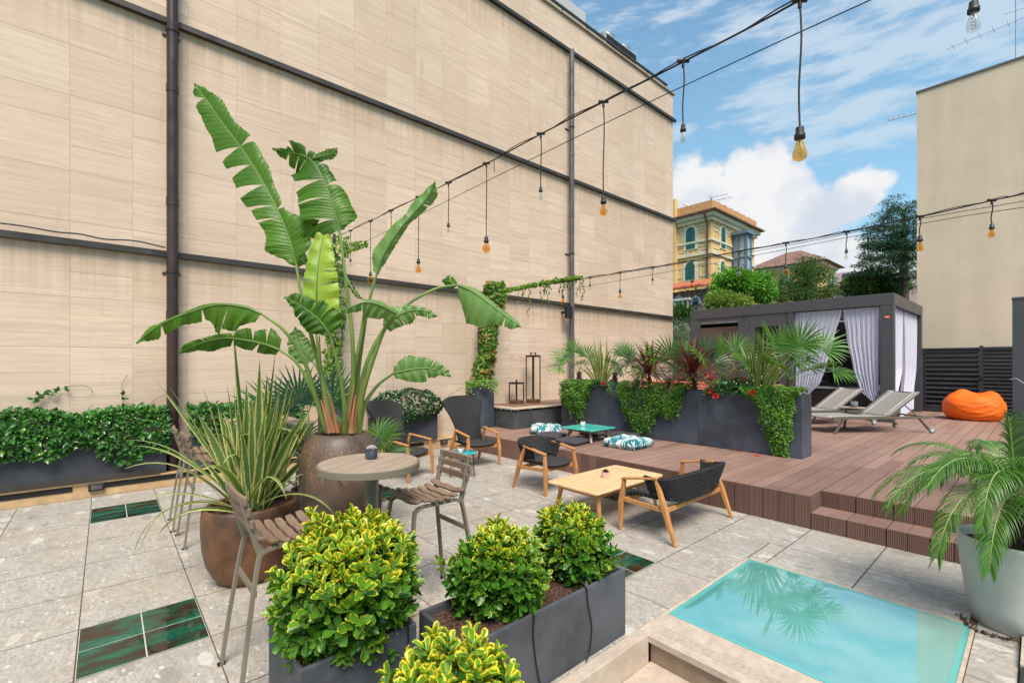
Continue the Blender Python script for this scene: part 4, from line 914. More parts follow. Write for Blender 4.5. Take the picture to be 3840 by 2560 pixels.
mb = MB(); mb.tube([(.16 * math.cos(k * PI / 12), .16 * math.sin(k * PI / 12), .12) for k in range(25)], .004, 6); mb.build('lower_ring', M_FENCE, t)
# teal low table on the deck
t = thing('low_deck_table', 'low square teal topped table on the deck between the floor cushions', 'low table', (-5.05, 6.14, DZ), .03)
mb = MB(); mb.prism(rrect(-.33, -.33, .33, .33, .03), .20, .222); mb.build('table_top', M_TEAL, t, bevel=.006)
mb = MB(); mb.prism(rrect(-.25, -.25, .25, .25, .02), .165, .199); mb.build('frame', M_TEAKG, t)
for sx in (-1, 1):
    for sy in (-1, 1): mb = MB(); mb.bar((sx * .275, sy * .275, 0), (sx * .20, sy * .20, .166), .036, .036, .055, .055, up=(sx, -sy, 0)); mb.build('leg', M_TEAKG, t, bevel=.006)
# small pots with succulents
def pot(kind, loc, label, rz=0.0, s=1.0, potm=None, plantm=None):
    t = thing('potted_succulent', label, 'small plant pot', loc, rz, 'little succulent pots')
    mb = MB()
    if kind == 'facet': 
        mb.lathe([(.028 * s, 0), (.036 * s, .008 * s), (.040 * s, .03 * s), (.0365 * s, .05 * s), (.0375 * s, .066 * s), (.033 * s, .068 * s), (.031 * s, .055 * s)], n=9, smooth=False, close=False)
    elif kind == 'cube':
        mb.prism(rrect(-.031 * s, -.031 * s, .031 * s, .031 * s, .006, 2), 0, .048 * s)
    else: mb.lathe([(.022 * s, 0), (.028 * s, .01), (.031 * s, .05 * s), (.028 * s, .052 * s), (.026 * s, .042 * s)], n=20, close=False)
    mb.build('pot', potm, t, bevel=.0015 if kind == 'cube' else 0)
    h = {'facet': .058, 'cube': .0482, 'round': .043}[kind] * s
    mb = MB(); mb.lathe([(0.0, h), (.026 * s, h + .0002)], n=14, close=False); mb.build('soil', M_SOIL, t)
    mb = MB(); r = random.Random(int(loc[0] * 100))
    n = 26
    for k in range(n):
        a = k * 2.399; e = .15 + 1.2 * (k / n); L = s * (.040 if kind != 'round' else .034) * (1.1 - .45 * k / n)
        d = Vector((math.cos(a) * math.cos(e), math.sin(a) * math.cos(e), math.sin(e))); sd = d.cross(Vector((0, 0, 1))).normalized(); up = sd.cross(d)
        b = Vector((0, 0, h)); w = L * (.34 if kind == 'facet' else .17)
        mb.add([b, b + d * L * .5 + sd * w, b + d * L * .5 + up * w * .4, b + d * L * .5 - sd * w, b + d * L, b + d * L * .5 - up * w * .5], [(0, 1, 2), (0, 2, 3), (1, 4, 2), (2, 4, 3), (0, 5, 1), (0, 3, 5), (1, 5, 4), (3, 4, 5)], 0)
    mb.build('succulent', plantm, t)
pot('facet', tuple(atz((1000 + 1027 * .3826) / 1.6327, (1300 + 1095 * .3826) / 1.6327, 1.0045)), 'dark blue faceted pot with pale rosette succulent on the round bar table', potm=pm('dark blue glaze', (.045, .055, .075), .5, ns=20, na=.4), plantm=pm('pale grey rosette', (.50, .44, .40), .6))
pp = atz((1700 + 1680 * .3401) / 1.6327, (1500 + 850 * .3401) / 1.6327, .361); pot('cube', (pp.x, pp.y, .361), 'pink cube pot with dark spiky succulent on the wooden coffee table', .75, 1.25, pm('pink concrete', (.52, .33, .27), .8), pm('dark haworthia', (.075, .045, .045), .5))
M_WPOT = pm('white marbled pot', (.60, .57, .52), .6, ns=30, na=.2); M_SUCG = pm('green succulent', (.13, .24, .10), .5)
pp = atz((1700 + 80 * .3401) / 1.6327, (1500 + 580 * .3401) / 1.6327, .36); pot('round', (pp.x, pp.y, .3585), 'white pot with green succulent on the turquoise side table', 0, 1.3, M_WPOT, M_SUCG)
pp = atz((1700 + 1428 * .3401) / 1.6327, (1500 + 288 * .3401) / 1.6327, DZ + .223); pot('round', (pp.x, pp.y, DZ + .223), 'white pot with pale green succulent on the low teal deck table', 0, 1.45, M_WPOT, pm('sage succulent', (.24, .33, .16), .6))
# floor cushions
def cushion_mat():
    m, nt, p, o = newmat('white cushion print of teal palm leaves')
    v = coord(nt, (1, 1, 1)); vo = N(nt, 'ShaderNodeTexVoronoi', i_Scale=6.2); nt.links.new(v, vo.inputs['Vector'])
    sb = N(nt, 'ShaderNodeVectorMath', operation='SUBTRACT'); sv = N(nt, 'ShaderNodeVectorMath', operation='SCALE'); sv.inputs['Scale'].default_value = 1
    nt.links.new(v, sb.inputs[0]); nt.links.new(vo.outputs['Position'], sb.inputs[1])
    s = N(nt, 'ShaderNodeSeparateXYZ'); nt.links.new(sb.outputs[0], s.inputs[0]); cs = N(nt, 'ShaderNodeSeparateColor'); nt.links.new(vo.outputs['Color'], cs.inputs[0])
    ang = math_(nt, 'ARCTAN2', s.outputs[1], s.outputs[0]); ang2 = math_(nt, 'ADD', ang, math_(nt, 'MULTIPLY', cs.outputs[0], 6.28))
    rays = math_(nt, 'SINE', math_(nt, 'ADD', math_(nt, 'MULTIPLY', ang2, 13), math_(nt, 'MULTIPLY', vo.outputs['Distance'], 14)))
    leaf = math_(nt, 'GREATER_THAN', math_(nt, 'SUBTRACT', rays, math_(nt, 'MULTIPLY', math_(nt, 'SUBTRACT', .42, vo.outputs['Distance']), 3.2)), -.25)
    col = mixc(nt, cs.outputs[1], (.008, .10, .12), (.03, .24, .26))
    c = mixc(nt, leaf, (.74, .74, .72), col)
    white = math_(nt, 'GREATER_THAN', math_(nt, 'ABSOLUTE', math_(nt, 'SINE', math_(nt, 'MULTIPLY', ang2, .5))), .22); c = mixc(nt, white, (.74, .74, .72), c)
    setp(nt, p, c, .85, 0, .2, bumpn(nt, noisen(nt, v, 300, 2), .2, .001)); return m
M_CUSH = cushion_mat(); M_DCUSH = pm('dark grey cushion cloth', (.046, .042, .048), .9, ns=30, bs=500, ba=.3)
def cushion(loc, size, h, rz, mat_, label, group, seed):
    r = random.Random(seed); n = 28; vs = []; a = size / 2
    def hz_(u, v):
        e = (1 - abs(u) ** 6) ** .5 * (1 - abs(v) ** 6) ** .5
        t = .78 + .22 * e
        d = 0
        for bx in (-.36, .36):
            for by in (-.36, .36): q = (u - bx) ** 2 + (v - by) ** 2; d += .62 * math.exp(-q / .028)
        d += .30 * math.exp(-(u * u) / .010) * .5 + .30 * math.exp(-(v * v) / .010) * .5
        return (t - d * .80 + .12 * noise.noise(Vector((u * 2.5 + seed, v * 2.5, 0)))) * e ** .35
    mb = MB(); W = n + 1
    top = []; bot = []
    for j in range(W):
        for i in range(W):
            u = -1 + 2 * i / n; v = -1 + 2 * j / n
            uu = u * (1 - .04 * (1 - abs(u)) - .05 * v * v * abs(u)); vv = v * (1 - .05 * u * u * abs(v))
            edge = max(abs(u), abs(v)); w = 1 if edge < 1 else 1
            top.append((uu * a, vv * a, h * .18 + h * .82 * max(0, hz_(u, v)) if edge < .999 else h * .42)); bot.append((uu * a * .97, vv * a * .97, 0.003 if edge < .999 else h * .30))
    mb.add(top + bot, [(j * W + i, j * W + i + 1, (j + 1) * W + i + 1, (j + 1) * W + i) for j in range(n) for i in range(n)] + [(W * W + (j + 1) * W + i, W * W + (j + 1) * W + i + 1, W * W + j * W + i + 1, W * W + j * W + i) for j in range(n) for i in range(n)], 0, True)
    ring = [i for i in range(W)] + [j * W + n for j in range(1, W)] + [n * W + i for i in range(n - 1, -1, -1)] + [j * W for j in range(n - 1, 0, -1)]
    b = 0; mb.f += [(ring[k], W * W + ring[k], W * W + ring[(k + 1) % len(ring)], ring[(k + 1) % len(ring)]) for k in range(len(ring))]; mb.m += [0] * len(ring); mb.s += [True] * len(ring)
    o = mb.build('floor_cushion', mat_); o.location = loc; o.rotation_euler = (0, 0, rz); return tag(o, label, 'cushion', group)
G1, G2 = 'palm print floor cushions', 'dark grey floor cushions'
cushion((-6.12, 6.22, DZ + .001), .60, .15, .78, M_CUSH, 'white and teal palm print floor cushion beside the dark corner platform', G1, 1)
cushion((-4.235, 6.12, DZ + .001), .60, .15, .02, M_CUSH, 'white and teal palm print floor cushion mid deck, right of the teal table', G1, 2)
cushion((-5.01, 5.68, DZ + .001), .46, .085, .12, M_DCUSH, 'dark grey floor cushion in front of the low teal table, nearest the deck edge', G2, 3)
cushion((-5.62, 5.86, DZ + .001), .46, .085, .2, M_DCUSH, 'dark grey floor cushion left of the low teal table', G2, 4)
cushion((-5.36, 6.72, DZ + .001), .46, .08, 0, M_DCUSH, 'dark grey floor cushion behind the legs of the low teal table', G2, 5)
cushion((-4.82, 6.80, DZ + .001), .50, .085, .05, M_DCUSH, 'dark grey floor cushion against the middle planter box, beyond the teal table', G2, 6)

# ---------------------------------------------------------------- sun loungers (head = +Y local)
M_LFR = pm('bronze grey lounger frame', (.15, .125, .095), .4, .3, ns=4, na=.08); M_MESH = pm('taupe mesh sling', (.245, .228, .205), .75, ns=2, na=.06, bs=600, ba=.3)
M_WSTR = pm('white seam', (.7, .68, .64), .6)
def make_lounger(label, group):
    t = thing('sun_lounger', label, 'sun lounger', (0, 0, 0), 0, group); w = .34; L0, L1, hb = -1.0, .98, .285; HX = .12
    mb = MB()
    for s in (-1, 1): mb.bar((s * w, L0 + .03, hb), (s * w, L1, hb), .03, .045)
    mb.bar((-w, L1 - .02, hb), (w, L1 - .02, hb), .03, .03); mb.bar((-w, HX, hb - .01), (w, HX, hb - .01), .03, .03); mb.bar((-w, L0 + .05, hb - .01), (w, L0 + .05, hb - .01), .03, .03)
    mb.build('frame', M_LFR, t, bevel=.005)
    ang = R_(36); BL = .76; e = Vector((0, math.cos(ang), math.sin(ang)))
    def flat(u, v): q = L0 + (HX + .01 - L0) * v; return Vector(((u - .5) * 2 * (w - .012), q, hb + .03 + .03 * max(0, 1 - v * 9) ** 2 * -1 - .012 * math.sin(PI * u)))
    mb = MB(); mb.shell(flat, 10, 24, .006); sl_ = mb.build('seat_sling', M_MESH, t)
    def bk(u, v): q = Vector((0, HX + .02, hb + .032)) + e * (BL * v); return Vector(((u - .5) * 2 * (w - .012), q.y, q.z)) - Vector((0, -math.sin(ang), math.cos(ang))) * (.02 * math.sin(PI * u) - .035 * max(0, v - .93) * -14 * .07)
    mb = MB(); mb.shell(bk, 10, 16, .006); mb.build('backrest_sling', M_MESH, t)
    mb = MB()
    nn_ = Vector((0, -math.sin(ang), math.cos(ang)))
    for s in (-.66, .66):
        a = Vector((s * w, HX + .03, hb + .034)) + nn_ * .0; b = a + e * (BL - .02); mb.bar(a, b, .008, .004, up=nn_)
        mb.bar((s * w, L0 + .02, hb + .026), (s * w, HX, hb + .026), .008, .006)
    mb.build('seam_stripe', M_WSTR, t)
    mb = MB()
    for s in (-1, 1): a = Vector((s * (w - .02), HX + .02, hb + .01)); mb.bar(a, a + e * BL, .02, .025)
    mb.bar(Vector((-w + .02, HX + .02, hb + .01)) + e * BL, Vector((w - .02, HX + .02, hb + .01)) + e * BL, .02, .02); mb.build('backrest_frame', M_LFR, t)
    mb = MB()
    for s in (-1, 1): a = Vector((s * (w - .06), HX + .02, hb)) + e * .42; mb.bar(a, (s * (w - .06), .80, hb - .01), .012, .018)
    mb.build('backrest_strut', M_LFR, t)
    for s in (-1, 1):
        mb = MB(); mb.bar((s * (w + .02), L0 + .04, 0), (s * w, L0 + .24, hb - .02), .045, .022); mb.build('leg', M_LFR, t, bevel=.004)
        mb = MB(); mb.bar((s * (w - .01), L1 - .04, .06), (s * w, L1 - .24, hb - .02), .045, .022); mb.build('leg', M_LFR, t, bevel=.004)
        wh = MB(); c = Vector((s * (w + .035), L1 - .03, .055))
        ax = Vector((1, 0, 0)); vs = []; n = 24
        for (r, dx) in ((.028, -.016), (.05, -.018), (.055, -.010), (.055, .010), (.05, .018), (.028, .016)):
            vs += [c + Vector((dx, r * math.cos(k * 2 * PI / n), r * math.sin(k * 2 * PI / n))) for k in range(n)]
        wh.add(vs, [(i * n + k, i * n + (k + 1) % n, (i + 1) * n + (k + 1) % n, (i + 1) * n + k) for i in range(5) for k in range(n)], 0, True)
        wo_ = wh.build('wheel', pm('grey rubber tyre', (.17, .18, .17), .6), t)
        hb_ = MB()
        for dx in (-.017, .017): hb_.add([c + Vector((dx, .027 * math.cos(k * 2 * PI / n), .027 * math.sin(k * 2 * PI / n))) for k in range(n)], [tuple(range(n))], 0)
        hb_.build('hub', pm('pale hub', (.55, .56, .53), .4), wo_)
    return t
l0 = make_lounger('taupe mesh sun lounger with white seams in front, nearest the viewer', 'sun loungers on the deck')
ld = Vector((-1.01, -1.34)).normalized(); rzl = math.atan2(1.01, -1.34) if False else -math.atan2(1.0, 1.34)
l0.location = (-2.21, 11.02, DZ); l0.rotation_euler = (0, 0, rzl)
l1 = copy_tree(l0); l1.location = (-3.19, 11.66, DZ); l1['label'] = 'taupe mesh sun lounger behind the first one, closer to the hot tub'
pt = atz((3000 + 550 * .3571) / 1.6327, (1300 + 635 * .3571) / 1.6327, DZ + .43); M_TB = M_LFR
t = thing('lounger_side_table', 'small taupe side table with flat foot between the two sun loungers', 'side table', (pt.x, pt.y, DZ))
mb = MB(); mb.prism(rrect(-.20, -.16, .20, .16, .05), .42, .435); mb.build('table_top', M_TTOP, t, bevel=.004)
mb = MB(); mb.bar((-.13, 0, .01), (-.10, 0, .42), .04, .02, up=(0, 1, 0)); mb.build('stem', M_LFR, t)
mb = MB(); mb.prism(rrect(-.18, -.15, .20, .15, .04), 0, .01); mb.build('foot_plate', M_LFR, t)
pot('round', (pt.x + .03, pt.y, DZ + .436), 'grey pot with succulent on the side table between the sun loungers', 0, 2.0, pm('grey patterned pot', (.16, .17, .18), .7, ns=60, na=.5), pm('olive rosette', (.16, .19, .10), .6))
# bean bag
def beanbag():
    m, nt, p, o = newmat('orange bean bag cloth'); v = coord(nt)
    n = noisen(nt, v, 3, 4); setp(nt, p, mixc(nt, maprange(nt, n, .3, .7), (.78, .115, .005), (.88, .15, .008)), .6, 0, .3, bumpn(nt, noisen(nt, coord(nt, (1, 1, 3)), 5, 4), .5, .03))
    nu, nv = 96, 48; vs = []
    for j in range(nv + 1):
        ph = -PI / 2 + PI * j / nv
        for i in range(nu):
            th = 2 * PI * i / nu; c = math.cos(ph); x, y, z = c * math.cos(th), c * math.sin(th), math.sin(ph)
            sq = lambda q, e: math.copysign(abs(q) ** e, q)
            R0 = Vector((sq(x, .86) * .53, sq(y, .86) * .50, sq(z, .75) * .34))
            # folded top ridge with two peaks and a slumped seat
            if z > 0:
                R0.z += .09 * math.exp(-((x - .55) ** 2 / .10 + (y - .25) ** 2 / .45)) + .09 * math.exp(-((x + .30) ** 2 / .10 + (y - .25) ** 2 / .45)) - .05 * math.exp(-((x - .12) ** 2 / .10 + (y + .1) ** 2 / .3)) * z
                R0.z += .022 * math.sin(7 * x + 9 * y + 2 * math.sin(5 * y)) * z
            cr = noise.noise(Vector((x * 2.2, y * 2.2, z * 3.5))); R0 *= 1 + .03 * cr
            R0 += Vector((x, y, z)) * .012 * math.sin(26 * z + 5 * math.sin(3 * th)) * (1 - abs(z)) * max(0, math.sin(th * 1.5 + .5)) 
            R0.z = max(R0.z, -.27) + .27
            vs.append(R0)
    mb = MB(); mb.add(vs, [(j * nu + i, j * nu + (i + 1) % nu, (j + 1) * nu + (i + 1) % nu, (j + 1) * nu + i) for j in range(nv) for i in range(nu)], 0, True)
    t = thing('bean_bag', 'large bright orange bean bag on the deck in front of the louvre fence', 'bean bag', (-1.03, 15.05, DZ), .12); t2 = mb.build('bag', m, t)
beanbag()

# ---------------------------------------------------------------- urn, pots
def glaze(name, a, b, c_, spk=None, streak=True):
    m, nt, p, o = newmat(name); v = coord(nt); n = noisen(nt, coord(nt, (9, 9, 1.0)), 2.2, 6, .65); n2 = noisen(nt, v, 3.2, 5, .6); n3 = noisen(nt, v, 90, 4, .7)
    col = mixc(nt, maprange(nt, n2, .35, .65), a, b); col = mixc(nt, maprange(nt, n, .55, .75, 0, .8), col, c_)
    if spk: 
        s = N(nt, 'ShaderNodeSeparateXYZ'); nt.links.new(v, s.inputs[0])
        lo, hi, sc_ = spk[1]; zone = math_(nt, 'MULTIPLY', maprange(nt, s.outputs[2], lo, lo + .08), maprange(nt, s.outputs[2], hi, hi - .1))
        col = mixc(nt, math_(nt, 'MULTIPLY', math_(nt, 'MULTIPLY', zone, maprange(nt, n3, .52, .66)), maprange(nt, n2, .4, .6, .25, 1)), col, spk[0])
    setp(nt, p, col, maprange(nt, n2, .3, .7, .38, .58), .0, .45, bumpn(nt, n3, .25, .004)); return m
ur = thing('tall_urn', 'tall dark bronze glazed urn pot holding the large leaved strelitzia', 'plant pot', (-3.54, 1.35, 0))
prof = [(.20, 0), (.235, .01), (.262, .12), (.278, .35), (.287, .62), (.288, .80), (.277, .92), (.25, 1.015), (.212, 1.062), (.195, 1.075), (.182, 1.078), (.170, 1.068), (.168, 1.03), (.17, .98)]
mb = MB(); mb.lathe(prof, n=64, close=False); mb.build('pot', glaze('bronze brown glaze', (.060, .040, .030), (.115, .072, .046), (.026, .019, .016), ((.50, .23, .06), (.72, 1.06, 1))), ur)
mb = MB(); mb.lathe([(0.0, 1.035), (.172, 1.03)], n=30, close=False); mb.build('soil', M_SOIL, ur)
php = thing('bowl_pot', 'wide copper brown glazed bowl pot holding the variegated phormium', 'plant pot', (-3.95, .84, 0), .35)
prof = [(.175, 0), (.205, .006), (.250, .06), (.290, .15), (.312, .27), (.320, .40), (.318, .50), (.312, .54), (.302, .555), (.288, .555), (.277, .545), (.272, .51), (.27, .46)]
mb = MB(); mb.lathe(prof, n=64, sx=.94, sy=1.06, close=False); mb.build('pot', glaze('copper brown glaze', (.060, .030, .018), (.175, .075, .032), (.018, .012, .010)), php)
mb = MB()
for j in range(6):
    pass
mb.lathe([(0.0, .50), (.15, .505), (.272, .488)], n=36, sx=.94, sy=1.06, close=False); mb.build('soil', M_SOIL, php)
bp = thing('black_pot', 'black plastic pot of the dark fan palm, half hidden between phormium bowl and urn', 'plant pot', (-4.55, 1.50, 0))
mb = MB(); mb.lathe([(.15, 0), (.20, .40), (.21, .41), (.21, .43), (.19, .43), (.185, .40)], n=32, close=False); mb.build('pot', M_BLACK, bp)
mb = MB(); mb.lathe([(0, .40), (.188, .39)], n=24, close=False); mb.build('soil', M_SOIL, bp)
wpt = thing('white_pot', 'tall tapered pale grey pot with feathery palm at the right edge', 'plant pot', (-.105, 4.185, 0))
mb = MB(); mb.lathe([(.175, 0), (.192, .006), (.215, .12), (.245, .34), (.262, .505), (.262, .53), (.252, .533), (.243, .525), (.238, .45)], n=64, close=False)
m, nt_, p_, o_ = newmat('pale grey cast pot'); v_ = coord(nt_); n1_ = noisen(nt_, v_, 120, 4, .7); n2_ = noisen(nt_, v_, 2.5, 4); c_ = mixc(nt_, maprange(nt_, n2_, .3, .7), (.40, .42, .38), (.50, .51, .47)); c_ = mixc(nt_, maprange(nt_, n1_, .60, .72, 0, .5), c_, (.22, .25, .22)); setp(nt_, p_, c_, .45, 0, .5, bumpn(nt_, n1_, .1, .002))
mb.build('pot', m, wpt)
mb = MB(); mb.lathe([(0, .49), (.15, .487), (.242, .475)], n=30, close=False); mb.build('soil', M_SOIL, wpt)
_p = [atz(*q, .004) for q in ((2205, 1412), (2215, 1425), (2235, 1442), (2270, 1456), (2310, 1466), (2340, 1470))]
_q = spline(_p, 14); mb = MB()
for k in range(160):
    c = _q[rnd.randrange(len(_q))] + Vector((rnd.uniform(-.018, .018), rnd.uniform(-.018, .018), 0)); a = rnd.uniform(0, 6.28); l = rnd.uniform(.006, .018); mb.bar(c, c + Vector((l * math.cos(a), l * math.sin(a), .006)), .004, .003)
tag(mb.build('plant_litter', M_SOIL), 'brown dry plant litter around the foot of the pale pot', 'litter', kind='stuff')
# ---------------------------------------------------------------- foliage builders
TPL = {
 'oval': (np.array([(0, 0, 0), (-.78, .28, .12), (0, .28, 0), (.78, .28, .12), (-.92, .62, .12), (0, .62, -.04), (.92, .62, .12), (0, 1, -.12)]), [(0, 2, 1), (0, 3, 2), (1, 2, 5, 4), (2, 3, 6, 5), (4, 5, 7), (5, 6, 7)]),
 'obov': (np.array([(0, 0, 0), (-.50, .26, .06), (0, .28, -.03), (.50, .26, .06), (-.96, .58, .13), (0, .58, -.05), (.96, .58, .13), (-.80, .84, .10), (0, .86, -.05), (.80, .84, .10), (0, 1, -.04)]), [(0, 2, 1), (0, 3, 2), (1, 2, 5, 4), (2, 3, 6, 5), (4, 5, 8, 7), (5, 6, 9, 8), (7, 8, 10), (8, 9, 10)]),
 'tri': (np.array([(0, 0, 0), (-1, .45, .15), (0, .5, -.02), (1, .45, .15), (0, 1, -.1)]), [(0, 2, 1), (0, 3, 2), (1, 2, 4), (2, 3, 4)]),
 'dia': (np.array([(0, 0, 0), (-1, .5, .1), (1, .5, .1), (0, 1, 0)]), [(0, 2, 1), (1, 2, 3)]),
 'heart': (np.array([(0, .12, 0), (-.55, -.02, .05), (-1, .3, .1), (0, .45, 0), (1, .3, .1), (.55, -.02, .05), (0, 1, -.15)]), [(0, 3, 2, 1), (0, 5, 4, 3), (2, 3, 6), (3, 4, 6)]),
}
def mesh_np(name, V, F, uv, tint, mat_, parent, world=True):
    """V (n,3); F list of index arrays grouped by size [(k, arr)]; uv per vertex; tint per vertex"""
    me = bpy.data.meshes.new(name)
    if parent is not None and world:
        M = np.array(inv_of(parent)); V = V @ M[:3, :3].T + M[:3, 3]
    loops = np.concatenate([f.ravel() for k, f in F]); sizes = np.concatenate([np.full(len(f), k) for k, f in F])
    starts = np.concatenate([[0], np.cumsum(sizes)[:-1]])
    me.vertices.add(len(V)); me.vertices.foreach_set('co', V.astype(np.float32).ravel())
    me.loops.add(len(loops)); me.loops.foreach_set('vertex_index', loops.astype(np.int32))
    me.polygons.add(len(sizes)); me.polygons.foreach_set('loop_start', starts.astype(np.int32)); me.polygons.foreach_set('loop_total', sizes.astype(np.int32))
    me.polygons.foreach_set('use_smooth', np.ones(len(sizes), dtype=bool))
    me.update(calc_edges=True)
    ul = me.uv_layers.new(name='UVMap'); ul.data.foreach_set('uv', uv[loops].astype(np.float32).ravel())
    ca = me.color_attributes.new('tint', 'FLOAT_COLOR', 'POINT'); ca.data.foreach_set('color', tint.astype(np.float32).ravel())
    me.materials.append(mat_); me.validate()
    o = bpy.data.objects.new(name, me); COL.objects.link(o)
    if parent is not None: o.parent = parent
    return o
def leaves(name, P, D, U, L, W, tint, mat_, parent=None, tpl='oval', tint2=None, curl=1.0):
    P, D, U = (np.asarray(x, float) for x in (P, D, U)); n = len(P)
    D /= np.linalg.norm(D, axis=1, keepdims=True) + 1e-9
    S = np.cross(D, U); S /= np.linalg.norm(S, axis=1, keepdims=True) + 1e-9; U = np.cross(S, D)
    T, Fc = TPL[tpl]; L = np.broadcast_to(L, (n,)); W = np.broadcast_to(W, (n,))
    V = P[:, None] + D[:, None] * (T[None, :, 1, None] * L[:, None, None]) + S[:, None] * (T[None, :, 0, None] * (W / 2)[:, None, None]) + U[:, None] * (T[None, :, 2, None] * (L * curl)[:, None, None])
    m = len(T); uv = np.tile(np.stack([(T[:, 0] + 1) / 2, T[:, 1]], 1), (n, 1)); off = (np.arange(n) * m)[:, None]
    F = []
    for k in (3, 4):
        fs = [f for f in Fc if len(f) == k]
        if fs: F.append((k, (off[:, None] + np.array(fs)[None].reshape(1, -1, k)).reshape(-1, k)))
    t = np.zeros((n, 4)); t[:, 0] = tint; t[:, 1] = 0 if tint2 is None else tint2; t[:, 3] = 1
    return mesh_np(name, V.reshape(-1, 3), F, uv, np.repeat(t, m, 0), mat_, parent)
class RB:
    """ribbons: strap leaves and leaflets with a folded middle"""
    def __init__(s): s.V = []; s.F = []; s.uv = []; s.t = []
    def add(s, pts, wid, side, tint=.5, fold=.25, tint2=.5):
        b = len(s.V); n = len(pts)
        for i, p in enumerate(pts):
            t = (pts[min(i + 1, n - 1)] - pts[max(i - 1, 0)]); t = t.normalized() if t.length > 1e-9 else Vector((0, 0, 1))
            sd = side[i] if isinstance(side, list) else side
            sd = sd - t * sd.dot(t); sd = sd.normalized() if sd.length > 1e-6 else Vector((1, 0, 0)); nn_ = sd.cross(t)
            w = wid[i] / 2
            s.V += [p - sd * w + nn_ * w * fold, p, p + sd * w + nn_ * w * fold]
            v = i / (n - 1); s.uv += [(0, v), (.5, v), (1, v)]; s.t += [(tint, tint2, 0, 1)] * 3
        for i in range(n - 1):
            q = b + i * 3; s.F += [(q, q + 1, q + 4, q + 3), (q + 1, q + 2, q + 5, q + 4)]
    def build(s, name, mat_, parent):
        return mesh_np(name, np.array([tuple(v) for v in s.V]), [(4, np.array(s.F))], np.array(s.uv), np.array(s.t), mat_, parent)
def rdir(r, up=0.0):
    while True:
        v = Vector((r.uniform(-1, 1), r.uniform(-1, 1), r.uniform(-1, 1)))
        if .05 < v.length < 1: return (v.normalized() + Vector((0, 0, up))).normalized()

# ---------------------------------------------------------------- variegated euonymus shrubs
M_EUO = leafmat('variegated euonymus leaf', (.035, .125, .012), (.17, .36, .022), trans=.22, rough=.36, edge=(.74, .60, .03), ew=.80, spec=.5)
def shrub_euo(cx, cy, z0, rx, rz_, label, seed, n_sh=420, ll=.058, name='variegated_shrub', lean=(0, 0)):
    r = random.Random(seed); cz = z0 + rz_ * .86
    t = thing(name, label, 'shrub', (cx, cy, z0), 0, 'yellow variegated shrubs in the foreground')
    P, D, U, L, W, T, T2 = [], [], [], [], [], [], []
    cen = Vector((cx + lean[0], cy + lean[1], cz)); stems = MB()
    bump = [(rdir(r, .3), r.uniform(-.24, .20)) for _ in range(22)]
    for k in range(n_sh):
        f = (k + .5) / n_sh; zz = 1 - 1.78 * f; a = k * 2.39996; rr = math.sqrt(max(0, 1 - zz * zz))
        d = Vector((rr * math.cos(a), rr * math.sin(a), zz)); d = (d + rdir(r) * .10).normalized()
        lump = 1 + sum(b * max(0, d.dot(q) - .6) * 1.6 for q, b in bump)
        if noise.noise(d * 3.4 + Vector((seed, 0, 0))) > .36 and r.random() < .75: continue
        s = r.uniform(.80, 1.08) * lump * (1.16 if r.random() < .05 else 1)
        sh = Vector((d.x * rx, d.y * rx, d.z * rz_)) * s; p = cen + sh
        # shoots rise at the top, arch out at the side
        ax = (d * .8 + Vector((0, 0, .62 if d.z > -.2 else .15)) + rdir(r) * .22).normalized()
        a0 = r.uniform(0, 6.28); e1 = ax.cross(Vector((.3, .9, .1))).normalized(); e2 = ax.cross(e1)
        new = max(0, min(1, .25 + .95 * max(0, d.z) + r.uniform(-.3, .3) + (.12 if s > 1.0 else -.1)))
        nl = r.choice((6, 7, 8))
        for q in range(nl):
            an = a0 + q * 2.2; lev = q / nl; op = 1.25 - .95 * lev
            dd = (ax * math.cos(op) + (e1 * math.cos(an) + e2 * math.sin(an)) * math.sin(op)).normalized()
            l = ll * r.uniform(.72, 1.15) * (1 - .30 * lev)
            P.append(p + ax * (.055 * lev - .015)); D.append(dd); U.append(ax + rdir(r) * .25); L.append(l); W.append(l * r.uniform(.46, .60))
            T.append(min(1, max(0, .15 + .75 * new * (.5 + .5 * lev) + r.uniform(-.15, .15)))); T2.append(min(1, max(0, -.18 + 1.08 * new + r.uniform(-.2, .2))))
        if r.random() < .35: stems.tube([cen - Vector((0, 0, rz_ * .5)) + sh * .1, cen + sh * .6 + Vector((0, 0, -.02)), p], .0028, 4, caps=False)
    for k in range(int(n_sh * 2.4)):      # older leaves inside
        d = rdir(r); p = cen + Vector((d.x * rx, d.y * rx, d.z * rz_)) * r.uniform(.55, .9)
        if p.z < z0 + .02: continue
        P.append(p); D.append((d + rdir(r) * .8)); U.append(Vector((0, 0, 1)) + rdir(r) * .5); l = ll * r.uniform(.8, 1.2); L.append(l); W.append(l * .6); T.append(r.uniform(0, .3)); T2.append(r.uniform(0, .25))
    cv = lambda X: np.array([tuple(x) for x in X])
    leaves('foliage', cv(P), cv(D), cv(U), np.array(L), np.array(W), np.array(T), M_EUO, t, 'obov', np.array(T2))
    for k in range(7): a = k * .9; stems.tube([(cx + .03 * math.cos(a), cy + .03 * math.sin(a), z0 - .01), (cx + .08 * math.cos(a), cy + .08 * math.sin(a), z0 + rz_ * .5), (cen.x + .16 * math.cos(a) * rx / .3, cen.y + .16 * math.sin(a) * rx / .3, cen.z + .05)], .005, 5)
    stems.build('stem', M_WOOD_TRUNK, t, world=True)
shrub_euo(-2.14, .87, .35, .265, .240, 'biggest variegated shrub, yellow topped, in the square low planter at bottom left of centre', 11, 400, .072)
shrub_euo(-1.85, 1.52, .34, .215, .21, 'round variegated shrub at the near end of the long low planter', 12, 235, .066)
